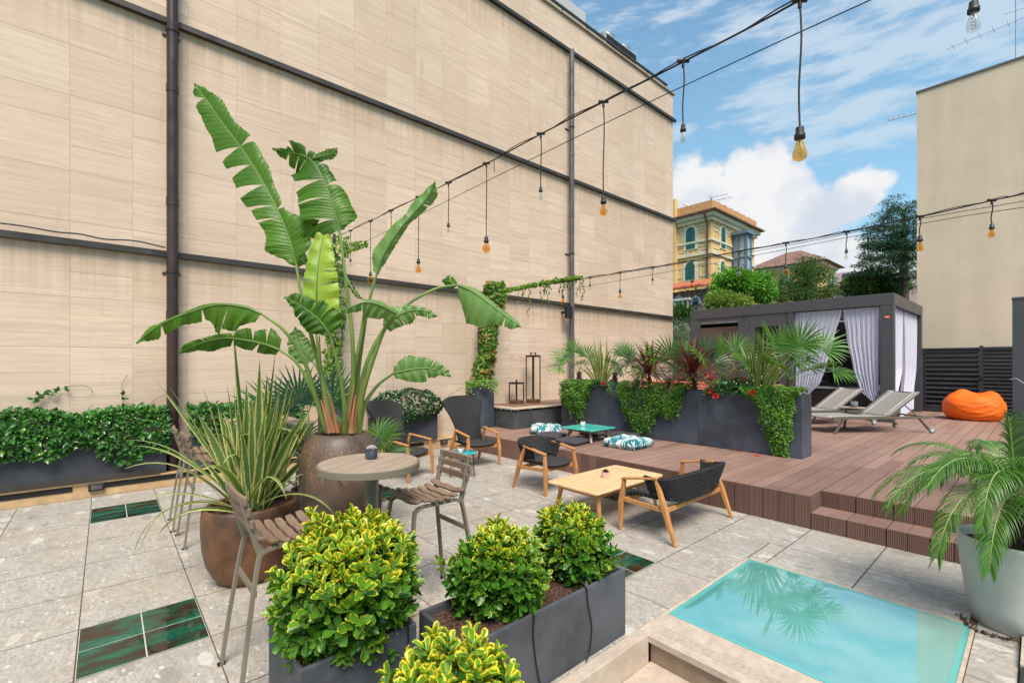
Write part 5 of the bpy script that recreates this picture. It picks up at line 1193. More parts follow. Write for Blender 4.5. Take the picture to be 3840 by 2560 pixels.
shrub_euo(-1.85, 2.10, .35, .200, .20, 'compact variegated shrub at the far end of the long low planter, beside the coffee table', 13, 220, .062)
shrub_euo(-1.33, .91, -.05, .235, .350, 'nearest and yellowest variegated shrub, cut off by the bottom edge', 14, 360, .072)
# ---------------------------------------------------------------- creeping hedges
M_HEDGE = leafmat('dark glossy hedge leaf', (.010, .050, .010), (.085, .25, .035), trans=.15, rough=.3, spec=.5)
M_DHEDGE = leafmat('dark bluish shrub leaf', (.009, .034, .013), (.045, .13, .032), trans=.15, rough=.28, spec=.6)
M_IVY = leafmat('small bright creeping fig leaf', (.022, .095, .010), (.19, .38, .035), trans=.3, rough=.4)
M_VINE = leafmat('vine leaf turning red', (.045, .15, .015), (.25, .38, .05), trans=.35, rough=.45)
M_VINER = leafmat('reddish vine leaf', (.30, .10, .03), (.45, .22, .05), trans=.35, rough=.5)
def npv(X): return np.array([tuple(x) for x in X], float)
def mass(name, surf, n, ll, mat_, parent, seed, tpl='oval', wr=.55, droop=.3, tv=(.1, .9), spread=1.0):
    """surf(r) -> (point, outward)"""
    r = random.Random(seed); P, D, U, L, T = [], [], [], [], []
    for k in range(n):
        p, o = surf(r); o = o.normalized(); q = noise.noise(p * 5 + Vector((seed, 0, 0)))
        D.append(o * .55 + rdir(r) * .75 * spread + Vector((0, 0, -droop))); U.append(o + rdir(r) * .35 + Vector((0, 0, .3))); P.append(p); L.append(ll * r.uniform(.65, 1.25))
        T.append(min(1, max(0, r.uniform(*tv) * .6 + .4 * (q + .5) * (tv[1]))))
    L = np.array(L); return leaves(name, npv(P), npv(D), npv(U), L, L * wr, np.array(T), mat_, parent, tpl)
def twigs(mb, pts, r=.0025): mb.tube(spline(pts, 5), r, 4, caps=False)
def hedge(label, y0, y1, xf, ztop, zlow, n, seed, ll=.076, matl=None, xw=None):
    xw = WX + .02 if xw is None else xw
    t = thing('creeping_hedge', label, 'hedge', ((xf + xw) / 2, (y0 + y1) / 2, ztop - .4), 0)
    def s(r):
        y = r.uniform(y0, y1); top = ztop + .11 * noise.noise(Vector((y * 2.2, seed, 0))) + .03 * noise.noise(Vector((y * 8, seed, 3)))
        low = zlow + .40 * noise.noise(Vector((y * 2.0, seed + 9, 0))) + .04 * noise.noise(Vector((y * 7, seed + 5, 0)))
        f = r.random()
        if f < .62:   # front face, bulging
            v = r.random(); z = low + (top - low) * v; x = xf + .055 + .05 * math.sin(PI * v) + .035 * noise.noise(Vector((y * 4, z * 6, seed))); return Vector((x - r.uniform(0, .05), y, z)), Vector((1, 0, .5 * (v - .2)))
        x = r.uniform(xw, xf + .07); return Vector((x, y, top + r.uniform(-.05, .02) - .25 * max(0, x - xf))), Vector((.35, 0, 1))
    mass('foliage', s, n, ll, matl or M_HEDGE, t, seed, droop=.15)
    r = random.Random(seed); mb = MB()
    for k in range(int((y1 - y0) * 9)):
        y = r.uniform(y0, y1); twigs(mb, [(xf - .05, y, ztop - .08), (xf + .08, y + r.uniform(-.1, .1), ztop - .13), (xf + .10, y + r.uniform(-.2, .2), zlow + r.uniform(0, .15))])
    mb.build('twig', pm('grey twig', (.22, .18, .14), .8) if 'grey twig' not in bpy.data.materials else bpy.data.materials['grey twig'], t, world=True)
    return t
hg = hedge('long dark green glossy hedge in the charcoal planter at the left, trailing over its front', -2.2, .62, -7.50, 1.0, .50, 5200, 21)
hedge('short dark green hedge right of the brown downpipe behind the bar chairs', .84, 2.3, -7.50, 1.0, .56, 2100, 22)
hs = thing('dark_shrub', 'rounded dark evergreen shrub between the two tall wicker chairs', 'shrub', (-7.6, 4.1, .66))
def s_(r):
    d = rdir(r, .1); d.x = abs(d.x) if r.random() < .8 else d.x; p = Vector((-7.55 + d.x * .30, 4.08 + d.y * .70, .83 + d.z * .28 + .05 * noise.noise(Vector((d.y * 3, d.x * 3, d.z * 3))))); return p, d
mass('foliage', s_, 1900, .070, M_DHEDGE, hs, 23)
# stray tendrils of the left hedge on the wall
mb = MB()
Z7 = lambda x, y: ((0 + x * .421) / 1.6327, (1300 + y * .421) / 1.6327)
tend = [[(310, 510), (345, 440), (400, 425), (480, 410), (570, 370), (660, 345), (760, 350), (815, 380), (820, 410)], [(1095, 500), (1090, 420), (1085, 340), (1110, 290), (1135, 250)], [(1330, 520), (1380, 470), (1440, 440), (1475, 420), (1455, 380)], [(780, 570), (800, 540), (830, 510)]]
PP, DD, UU = [], [], []
for q in tend:
    pts = [atx(*Z7(*p), WX + .03) for p in q]; mb = MB(); mb.tube(spline(pts, 5), .0025, 4); mb.build('tendril', M_WOOD_TRUNK, hg, world=True)
for p in ((300, 470), (345, 435), (350, 490), (360, 460), (400, 432), (440, 432), (465, 405), (520, 395), (572, 368), (1105, 425), (1095, 470), (340, 455)):
    c = atx(*Z7(*p), WX + .04)
    for k in range(2): PP.append(c); DD.append(Vector((.2, rnd.uniform(-1, 1), rnd.uniform(-.5, .8)))); UU.append(Vector((1, 0, .2)))
for k in range(0, len(PP), 2): leaves('tendril_leaf', npv(PP[k:k + 2]), npv(DD[k:k + 2]), npv(UU[k:k + 2]), .065, .035, np.full(2, .35), M_HEDGE, hg)
# creeping fig falling over the tall deck planters
def trail(label, x0, x1, zlowf, n, seed, y=7.055, ztop=1.26, back=7.40):
    t = thing('trailing_creeper', label, 'creeper', ((x0 + x1) / 2, 7.2, 1.18), 0, 'bright green creepers over the deck planters')
    rs = random.Random(seed * 7); strands = [(rs.uniform(x0, x1), rs.uniform(.06, .26)) for _ in range(9)]
    def s(r):
        while True:
            if r.random() < .05:
                sx_, sl_ = strands[r.randrange(9)]; lo = zlowf(sx_); z = lo + .08 - (sl_ + .08) * r.random()
                if z < DZ + .01: continue
                return Vector((sx_ + .018 * math.sin(z * 22) + r.uniform(-.012, .012), y - .02 - r.uniform(0, .02), z)), Vector((0, -1, .1))
            x = r.uniform(x0 - .06, x1 + .06)
            if r.random() < .25:
                e = .06 * noise.noise(Vector((x * 5, seed, 0))); return Vector((x, r.uniform(y - .03, back), ztop + e + r.uniform(-.04, .015))), Vector((0, -.3, 1))
            lo = zlowf(x) + .05 * noise.noise(Vector((x * 14, seed, 0))); z = lo + (ztop - lo) * r.random()
            if lo > ztop - .03: continue
            taper = min(1, (x - x0 + .06) / .10, (x1 + .06 - x) / .10)
            if r.random() > .35 + .65 * max(0, taper): continue
            b = .07 * math.sin(PI * min(1, (z - lo) / max(.1, ztop - lo))) + .03 * noise.noise(Vector((x * 6, z * 6, seed)))
            return Vector((x, y - .02 - max(0, b) - r.uniform(-.02, .02), z)), Vector((0, -1, .25))
    mass('foliage', s, n, .030, M_IVY, t, seed, 'heart', .95, .35, (.0, 1.0)); return t
def piece(C):
    C = sorted(C)
    def f(x):
        if x <= C[0][0]: return C[0][1]
        for (a, b), (c, d) in zip(C, C[1:]):
            if x <= c: return b + (d - b) * (x - a) / (c - a)
        return C[-1][1]
    return f
ZFf = lambda x, y: ((2000 + x * .5102) / 1.6327, (1000 + y * .5102) / 1.6327)
def low(pts): return piece([(lambda v: (v.x, v.z))(aty(*ZFf(*p), 7.0)) for p in pts])
A_ = low([(215, 1000), (260, 1065), (310, 1050), (335, 1120), (355, 1125), (385, 1010), (405, 930), (420, 880)])
trail('dense creeping fig over the left end of the left deck planter', aty(*ZFf(212, 900), 7).x, aty(*ZFf(415, 900), 7).x, A_, 3000, 31)
A_ = low([(635, 960), (660, 1050), (690, 1080), (715, 1190), (760, 1240), (800, 1200), (850, 1225), (880, 1120), (930, 1080), (990, 1120), (1040, 1080), (1085, 1000), (1110, 900)])
trail('wide bright green creeper hanging over the middle deck planter nearly to the deck', aty(*ZFf(640, 900), 7).x, aty(*ZFf(1105, 900), 7).x, A_, 5200, 32)
A_ = low([(1560, 930), (1620, 1010), (1680, 1080), (1700, 1250), (1740, 1340), (1790, 1390), (1840, 1400), (1870, 1330), (1895, 1200), (1910, 1000), (1925, 930)])
trail('long bright creeper trailing down to the deck at the right end of the planter row', aty(*ZFf(1560, 900), 7).x, aty(*ZFf(1920, 900), 7).x, A_, 4600, 33)

# ---------------------------------------------------------------- strap leaved plants
M_PHOR = leafmat('green phormium leaf with cream margins', (.06, .125, .025), (.14, .22, .05), trans=.25, rough=.42, edge=(.55, .52, .20), ew=.70)
M_CORD = leafmat('dark red cordyline leaf', (.10, .016, .020), (.28, .060, .055), trans=.25, rough=.35, transcol=(1.3, .6, .5))
def strap(rb, b, d, L, w, droop, seed, n=12, w0=.35, tint=.5, side=None, kink=None, t2=.5):
    d = d.normalized(); hz_ = Vector((d.x, d.y, 0)); hz_ = hz_.normalized() if hz_.length > .02 else Vector((1, 0, 0))
    p = b.copy(); pts = [p.copy()]; cur = d.copy(); st = L / n
    for i in range(n):
        f = i / n; cur = (cur + Vector((0, 0, -1)) * droop * (.3 + 1.6 * f * f) / n * 2.2).normalized()
        if kink and f > kink: cur = (cur + Vector((0, 0, -1)) * .5).normalized()
        p = p + cur * st; pts.append(p.copy())
    wid = [w * (w0 + (1 - w0) * min(1, i / (n * .35))) * (1 - max(0, (i / n - .55) / .45) ** 1.6) + .0008 for i in range(n + 1)]
    s = side or Vector((-hz_.y, hz_.x, 0))
    rb.add(pts, wid, s, tint, .35, t2)
def phormium(name, loc, label, H, n, seed, w=.045, spread=.55, mat_=None, base=.10, group=None, extra=(), cat='phormium'):
    r = random.Random(seed); t = thing(name, label, cat, loc, 0, group); rb = RB(); c = Vector(loc)
    for k in range(n):
        a = r.uniform(0, 6.283); e = abs(r.gauss(0, spread)); e = min(e, 1.25)
        d = Vector((math.cos(a) * math.sin(e), math.sin(a) * math.sin(e), math.cos(e)))
        b = c + Vector((math.cos(a), math.sin(a), 0)) * r.uniform(0, base); 
        off = Vector((-math.sin(a), math.cos(a), 0)) ; ang = r.uniform(-1.1, 1.1)
        sd = off * math.cos(ang) + Vector((math.cos(a), math.sin(a), 0)) * math.sin(ang)
        strap(rb, b, d, H * r.uniform(.55, 1.05) * (1 - .12 * e), w * r.uniform(.7, 1.15), r.uniform(.05, .5) + .9 * e * r.uniform(.2, 1), seed, 14, .45, r.random(), sd, .6 + .3 * r.random() if r.random() < .14 else None)
    for (b, d, L, ww, dr) in extra: strap(rb, c + Vector(b), Vector(d), L, ww, dr, 0, 18, .5, r.random())
    rb.build('leaf_blades', mat_ or M_PHOR, t); return t
Rv = _R
def e_(px, up, back=0): v = Rv * px + Vector((0, 0, up)) - _F * back; return tuple(v)
phormium('phormium', (-3.95, .84, .49), 'large green and cream striped phormium in the copper brown bowl pot', .98, 88, 41, .060, .36, extra=[
    ((-.02, 0, 0), e_(-.10, 1), 1.42, .062, .02), ((.02, .02, 0), e_(.12, 1), 1.20, .055, .03), ((0, .03, 0), e_(.02, 1), 1.15, .058, .03),
    ((-.05, 0, 0), e_(-.62, .9), 1.25, .045, .10), ((-.05, -.02, 0), e_(-.75, .75), 1.05, .040, .55), ((-.05, -.05, 0), e_(-.9, .55, .3), .90, .036, 1.7), ((-.08, -.05, 0), e_(-.8, .6, .35), .85, .034, 1.9),
    ((.05, -.03, 0), e_(.75, .8, .2), .95, .036, .9), ((.06, 0, 0), e_(.55, .95), 1.15, .040, .35), ((.02, -.05, 0), e_(.5, .8, .5), 1.0, .034, 1.0), ((.05, -.05, 0), e_(.85, .62, .3), .9, .030, .9), ((0, -.06, 0), e_(-.45, .9, .3), .95, .04, .7),
    ((-.05, -.05, 0), e_(-.35, 1, .2), 1.05, .05, .25), ((.02, -.02, 0), e_(.3, 1, .2), 1.0, .045, .25)])
ivy_g = 'striped phormiums in the deck planters'
phormium('phormium', (*aty(*ZFf(500, 880), 7.25).to_2d(), 1.15), 'green and cream striped phormium in the left deck planter', .98, 60, 42, .036, .33, group=ivy_g)
phormium('phormium', (*aty(*ZFf(1660, 900), 7.25).to_2d(), 1.13), 'pale striped phormium in the right deck planter between two fan palms', .98, 58, 43, .036, .34, group=ivy_g)
for px, sd, lab in ((850, 44, 'dark red spiky cordyline, left of the two above the middle planter'), (1165, 45, 'dark red spiky cordyline, right of the two above the middle planter')):
    p = aty(*ZFf(px, 880), 7.11); r = random.Random(sd); t = thing('cordyline', lab, 'cordyline', (p.x, p.y, 1.13), 0, 'red cordylines'); rb = RB()
    c = Vector((p.x, p.y, 1.40)); mb = MB(); mb.tube([(p.x, p.y, 1.1), (p.x, p.y, 1.46)], .02, 8); mb.build('stem', M_WOOD_TRUNK, t, world=True)
    for k in range(85):
        a = k * 2.4; e = .12 + 1.55 * (k / 85) ** .8; d = Vector((math.cos(a) * math.sin(e), math.sin(a) * math.sin(e), math.cos(e)))
        strap(rb, c + d * .02 + Vector((0, 0, .06 * (1 - k / 85))), d, r.uniform(.50, .68), r.uniform(.022, .034), .3 + .5 * e * r.random(), sd, 9, .5, r.random())
    rb.build('leaf_blades', M_CORD, t)
# ---------------------------------------------------------------- fan palms
M_FAN = leafmat('fan palm leaf', (.022, .095, .012), (.12, .27, .030), trans=.25, rough=.35)
M_FAND = leafmat('dark fan palm leaf', (.014, .055, .020), (.055, .14, .045), trans=.2, rough=.32)
M_PET = pm('green petiole', (.12, .20, .05), .5, ns=10)
def fan(rb, hub, axis, nrm, R, nseg, ang, droop, r, w=.03):
    axis = axis.normalized(); sd = axis.cross(nrm).normalized(); nrm = sd.cross(axis).normalized()
    for k in range(nseg):
        a = (k / (nseg - 1) - .5) * ang; d = axis * math.cos(a) + sd * math.sin(a); L = R * (1 - .18 * abs(a / ang * 2) ** 2) * r.uniform(.9, 1.05)
        pts = []; n = 7; p = hub.copy(); cur = (d + nrm * .10 * (1 if k % 2 else -1) * .4).normalized(); dr = droop * r.uniform(.6, 1.4)
        for i in range(n + 1):
            pts.append(p.copy()); f = i / n; cur = (cur + Vector((0, 0, -1)) * dr * f * .32 ).normalized(); p = p + cur * L / n
        wm = 2 * R * .45 * math.sin(ang / nseg / 2) * .92
        wid = [max(.001, min(wm, wm * (i / n) / .45) if i / n < .45 else wm * (1 - ((i / n - .45) / .55) ** 1.5) + .001) for i in range(n + 1)]
        rb.add(pts, wid, d.cross(nrm), r.random() * .7 + .15, .5)
def fan_palm(loc, label, zc, fans, seed, R=.42, matl=None, trunk=.04, group=None, petr=.006):
    t = thing('fan_palm', label, 'fan palm', loc, 0, group); r = random.Random(seed); rb = RB(); pm_ = MB(); tr = MB(); c = Vector((loc[0], loc[1], zc))
    for (dx, up, back, L, k) in fans:
        d = (Rv * dx + Vector((0, 0, up)) - _F * back); dn = d.normalized(); hub = c + dn * L
        mid = c + dn * L * .5 + Vector((0, 0, .03)); pm_.tube(spline([c, mid, hub], 3), petr, 5)
        out = (dn * 1.0 + Vector((0, 0, -.25 + .25 * up))).normalized(); nr = (Vector((0, 0, 1)) - _F * .55 + rdir(r) * .2)
        fan(rb, hub, out, nr, R * k, 26, R_(215), .45 + .5 * r.random() - .3 * min(1, max(0, up)), r)
    rb.build('fronds', matl or M_FAN, t); pm_.build('petiole', M_PET, t, world=True)
    pts = [(loc[0], loc[1], loc[2]), (loc[0], loc[1], zc + .02)]; tr.tube(pts, [trunk * 1.1, trunk], 10)
    r2 = random.Random(seed + 1)
    for k in range(60):
        z = loc[2] + (zc - loc[2]) * r2.random(); a = r2.uniform(0, 6.28); q = Vector((loc[0] + trunk * math.cos(a), loc[1] + trunk * math.sin(a), z)); tr.bar(q, q + Vector((.03 * math.cos(a), .03 * math.sin(a), .05)), .012, .004, .003, .002)
    tr.build('trunk', M_WOOD_TRUNK, t, world=True); return t
GF = 'fan palms in the deck planters'
def pl(px, y=7.25): p = aty(*ZFf(px, 900), y); return (p.x, p.y, 1.12)
fan_palm(pl(337), 'fan palm at the far left of the deck planters, in front of the grey downpipe', 1.42, [(-.8, .75, 0, .42, .95), (-.9, .25, .2, .42, .9), (-.25, .95, 0, .42, .9), (.35, .8, .1, .35, .8), (.8, .2, .2, .35, .8), (0, .5, .7, .3, .7), (-.5, .5, -.6, .4, .8)], 51, .40, group=GF)
fan_palm(pl(600), 'small fan palm right of the left phormium with a frond hanging over the planter', 1.42, [(.35, .9, 0, .40, .85), (.75, .4, .1, .35, .8), (-.2, .5, .6, .3, .7), (.1, -.75, .6, .22, .85), (.6, .9, -.3, .4, .8)], 52, .38, group=GF)
fan_palm(pl(990, 7.3), 'light green fan palm between the two red cordylines', 1.30, [(-.55, .85, .1, .44, 1.15), (.1, 1, .2, .38, 1.2), (.6, .8, .1, .45, 1.1), (.2, .2, .9, .2, .9), (-.7, .35, -.2, .42, 1.0), (.8, .3, -.3, .4, 1)], 53, .42, group=GF)
fan_palm(pl(1400, 7.3), 'fan palm above the red geraniums in the right deck planter', 1.36, [(-.75, .72, .1, .52, 1.05), (-.2, .9, .2, .40, 1.05), (.4, 1.0, 0, .46, 1.0), (.1, .4, .8, .25, .85), (.7, .55, -.1, .45, 1.0)], 54, .38, group=GF)
fan_palm(pl(1890, 7.25), 'large bright fan palm at the right end of the planters before the curtain', 1.36, [(-.50, .95, .1, .60, 1.0), (.10, .98, .2, .50, 1.1), (.70, .75, .1, .60, 1.0), (.95, .25, .2, .55, .95), (.30, .45, .7, .32, 1.0), (-.55, .45, .3, .38, 1.0), (.55, .9, -.6, .5, 1.1)], 55, .40, group=GF)
fan_palm((-4.55, 1.50, .40), 'dark green fan palm in the black pot behind the urn and phormium', .62, [(-.55, .85, .2, .60, 1.1), (-.2, 1, .1, .62, 1.0), (-.8, .55, .1, .55, 1.0), (.25, .9, 0, .62, 1.0), (.0, .5, .6, .4, .9), (-.4, .4, -.6, .5, 1), (-.35, .9, -.5, .7, 1.0)], 56, .40, M_FAND, .035)
fp2 = at(838, 1010, 4.6)
fan_palm((fp2.x, fp2.y, .0), 'drooping fan palm beside the urn hanging over the wing chair', .66, [(.5, .50, .1, .26, 1.0), (.15, .35, .6, .22, .9), (-.5, .6, 0, .3, 1.0), (.75, .15, .1, .24, .95), (.3, .7, -.4, .26, .9)], 57, .30, M_FAN, .04)
p0_ = thing('black_pot', 'black plastic pot hidden behind the urn carrying the drooping fan palm', 'plant pot', (fp2.x, fp2.y, 0)); mb = MB(); mb.lathe([(.14, 0), (.18, .35), (.19, .36), (.18, .37), (.16, .33), (0, .33)], n=28, close=False); mb.build('pot', M_BLACK, p0_)
fan_palm(pl(1180, 7.38), 'dark fan palm behind the right red cordyline', 1.34, [(-.4, .9, .1, .44, 1.0), (.35, .95, .1, .46, 1.0), (.8, .6, 0, .44, .9), (-.8, .5, .1, .4, .9), (0, .7, .6, .3, .9)], 58, .40, M_FAND, group=GF)
fan_palm(pl(1740, 7.38), 'fan palm directly behind the striped phormium in the right deck planter', 1.34, [(-.3, .95, .1, .46, 1.0), (.3, .98, .1, .5, 1.0), (-.7, .55, .1, .42, .9), (.65, .6, .1, .44, .9)], 59, .40, group=GF)
fan_palm(pl(760, 7.38), 'fan palm between the left phormium and the left red cordyline', 1.30, [(-.3, .9, .1, .36, .9), (.4, .85, .1, .38, .9), (.8, .4, .1, .36, .85), (-.7, .5, .1, .36, .85)], 60, .36, M_FAND, group=GF)
# geraniums in the right deck planter
M_GER = leafmat('geranium leaf', (.03, .11, .03), (.10, .24, .07), trans=.25); M_RED = leafmat('red petal', (.60, .012, .012), (.75, .04, .02), trans=.25, rough=.5, transcol=(1.2, .4, .4))
gt = thing('geranium', 'geranium plants with red flowers in the right deck planter', 'geranium', pl(1400))
def s_(r):
    x = aty(*ZFf(r.uniform(1290, 1600), 900), 7.15).x; z = 1.20 + r.uniform(-.06, .14) + .04 * noise.noise(Vector((x * 6, 0, 0))); return Vector((x, r.uniform(6.98, 7.35), z)), Vector((0, -.6, .8))
mass('foliage', s_, 620, .060, M_GER, gt, 61, 'heart', 1.0)
def flowers(parent, spots, seed):
    r = random.Random(seed)
    for (x, y, yy, n, R) in spots:
        c = aty(*ZFf(x, y), yy); P, D, U = [], [], []
        for k in range(n): d = rdir(r); P.append(c + d * R * .45); D.append(d + rdir(r) * .4); U.append(rdir(r, .3))
        leaves('flower', npv(P), npv(D), npv(U), .030, .034, np.array([r.random() for _ in P]), M_RED, parent, 'tri')
flowers(gt, [(1300, 915, 6.98, 28, .035), (1340, 950, 6.95, 46, .05), (1348, 855, 7.0, 26, .03), (1545, 825, 7.1, 18, .03), (1610, 925, 6.93, 40, .04), (1275, 790, 7.1, 16, .03), (1298, 835, 7.1, 22, .035), (1305, 810, 7.1, 10, .02)], 62)
g2 = thing('geranium', 'small geranium with one red bloom at the foot of the left phormium', 'geranium', pl(500))
def s_(r): x = aty(*ZFf(r.uniform(425, 570), 900), 7.1).x; return Vector((x, r.uniform(7.0, 7.3), 1.19 + r.uniform(-.05, .08))), Vector((0, -.6, .8))
mass('foliage', s_, 330, .055, M_DHEDGE, g2, 63); flowers(g2, [(515, 857, 6.98, 34, .035), (635, 795, 7.15, 14, .03)], 64)
pe = []
r = random.Random(5); P, D, U = [], [], []
for (x, y, n) in ((1640, 1383, 9), (1655, 1390, 3), (1520, 1357, 3)):
    c = atz(*ZFf(x, y), DZ + .006)
    for k in range(n): P.append(c + Vector((r.uniform(-.03, .03), r.uniform(-.03, .03), 0))); D.append(Vector((r.uniform(-1, 1), r.uniform(-1, 1), .1))); U.append(Vector((0, 0, 1)))
tag(leaves('fallen_petals', npv(P), npv(D), npv(U), .035, .03, np.array([r.random() for _ in P]), M_RED, None, 'tri'), 'few fallen red petals lying on the deck in front of the right planter box', 'petals')
# ---------------------------------------------------------------- feathery palm in the pale pot
M_PHX = leafmat('feathery palm leaflet', (.022, .10, .014), (.14, .30, .04), trans=.3, rough=.33); M_RACH = pm('palm rachis', (.22, .30, .09), .5, ns=10)
fp = thing('feather_palm', 'pygmy date palm with arching feathery fronds in the pale pot', 'palm', (-.105, 4.185, .49))
tr = MB(); tr.tube([(-.105, 4.185, .47), (-.105, 4.19, .62), (-.10, 4.20, .76)], [.05, .045, .035], 12)
r = random.Random(3)
for k in range(120):
    z = .48 + .28 * r.random(); a = r.uniform(0, 6.28); q = Vector((-.105 + .042 * math.cos(a), 4.188 + .042 * math.sin(a), z)); tr.bar(q, q + Vector((.035 * math.cos(a), .035 * math.sin(a), .05)), .014, .005, .004, .002)
tr.build('trunk', M_WOOD_TRUNK, fp, world=True)
def frond(c, dirv, L, droop, seed, lw=.0068, ll=.24, nl=44, rb=None, ra=None, tw=0):
    r = random.Random(seed); d = dirv.normalized(); p = c.copy(); pts = [p.copy()]; n = 22; cur = d
    for i in range(n): f = i / n; cur = (cur + Vector((0, 0, -1)) * droop * (.25 + 1.5 * f) / n * 2).normalized(); p = p + cur * L / n; pts.append(p.copy())
    ra.tube(pts, [.006 * (1 - .8 * i / n) + .001 for i in range(n + 1)], 5, caps=False)
    for s in (-1, 1):
        for k in range(nl):
            f = .16 + .84 * (k + r.random() * .5) / nl; ii = min(n - 1, int(f * n)); b = pts[ii].lerp(pts[ii + 1], f * n - ii)
            t = (pts[ii + 1] - pts[ii]).normalized(); sd = t.cross(Vector((0, 0, 1))); sd = sd.normalized() if sd.length > .05 else Vector((1, 0, 0)); up = sd.cross(t)
            l = ll * (1 - .55 * abs(f - .45) / .55) * r.uniform(.85, 1.1); dd = (sd * s * (.85 - .35 * f) + t * (.55 + .5 * f) + up * .32).normalized()
            q = []; pp_ = b.copy(); cc = dd.copy(); m = 6
            for j in range(m + 1): q.append(pp_.copy()); cc = (cc + Vector((0, 0, -1)) * (.10 + .16 * r.random()) * (j + 1) * .45).normalized(); pp_ = pp_ + cc * l / m
            rb.add(q, [lw * x for x in (.7, 1, 1, .9, .75, .45, .05)], up.cross(dd) if up.cross(dd).length > .1 else sd, max(0, min(1, r.gauss(.45, .25))), .4)
rb = RB(); ra = MB(); c = Vector((-.10, 4.20, .76))
fr_ = [(-1.0, .95, .1, .95, 1.25), (-1.0, .55, .35, .95, 1.25), (-.9, .22, .55, .72, 1.35), (-.55, 1.0, .1, .66, 1.1), (-.08, 1.1, .0, .50, .35), (-.25, 1.0, .5, .66, 1.3), (-.55, .5, .9, .72, 1.5),
       (.35, 1.0, .1, .60, .9), (.8, .8, .1, .85, 1.1), (.9, .45, .5, .8, 1.3), (.5, .35, .9, .62, 1.5), (.1, .5, 1.0, .62, 1.7), (-.1, .25, 1.0, .5, 1.6), (-.4, .9, -.5, .7, 1.0), (.3, .9, -.6, .7, 1.0), (.9, .5, -.4, .7, 1.2), (-.8, .65, -.4, .82, 1.1), (-.75, .9, .45, .8, 1.45), (.6, .9, .5, .7, 1.3), (-.2, .8, -.8, .6, 1.1), (-1.0, 1.0, .3, .9, .95), (-.7, 1.0, .1, .66, 1.1), (-1.0, .75, .1, 1.0, 1.0), (.5, 1.0, .3, .62, 1.2), (-.5, .9, -.3, .62, 1.1)]
for k, (dx, up, bk, L, dr) in enumerate(fr_): frond(c + Vector((0, 0, .02 * (k % 3))), Rv * dx + Vector((0, 0, up)) - _F * bk, L, dr, 70 + k, rb=rb, ra=ra, ll=.21, nl=42)
rb.build('leaflets', M_PHX, fp); ra.build('rachis', M_RACH, fp, world=True)
# ---------------------------------------------------------------- large leaved strelitzia in the urn
M_STRE = leafmat('strelitzia leaf', (.028, .095, .006), (.105, .225, .014), trans=.30, rough=.42, vein=(.17, .30, .05), spec=.32)
M_STREY = leafmat('young yellow green strelitzia leaf', (.20, .38, .03), (.45, .58, .07), trans=.45, rough=.35, vein=(.5, .6, .12))
M_STREP = leafmat('pale strelitzia leaf', (.085, .20, .04), (.21, .35, .09), trans=.3, rough=.36, vein=(.3, .4, .2))
M_PETI = pm('strelitzia leaf stalk', (.15, .22, .045), .4, ns=5, na=.25, scale=(1, 1, .3))
M_SHEATH = pm('red brown leaf sheath', (.30, .12, .055), .6, ns=9, na=.45, scale=(1, 1, .2)); M_MID = pm('leaf midrib', (.10, .17, .03), .45)
SQ = lambda x, y: (245 + .5665 * x, 153.1 + .5665 * y)
st_ = thing('strelitzia', 'giant bird of paradise plant with long torn banana like leaves in the bronze urn', 'strelitzia', (-3.54, 1.35, 1.04))
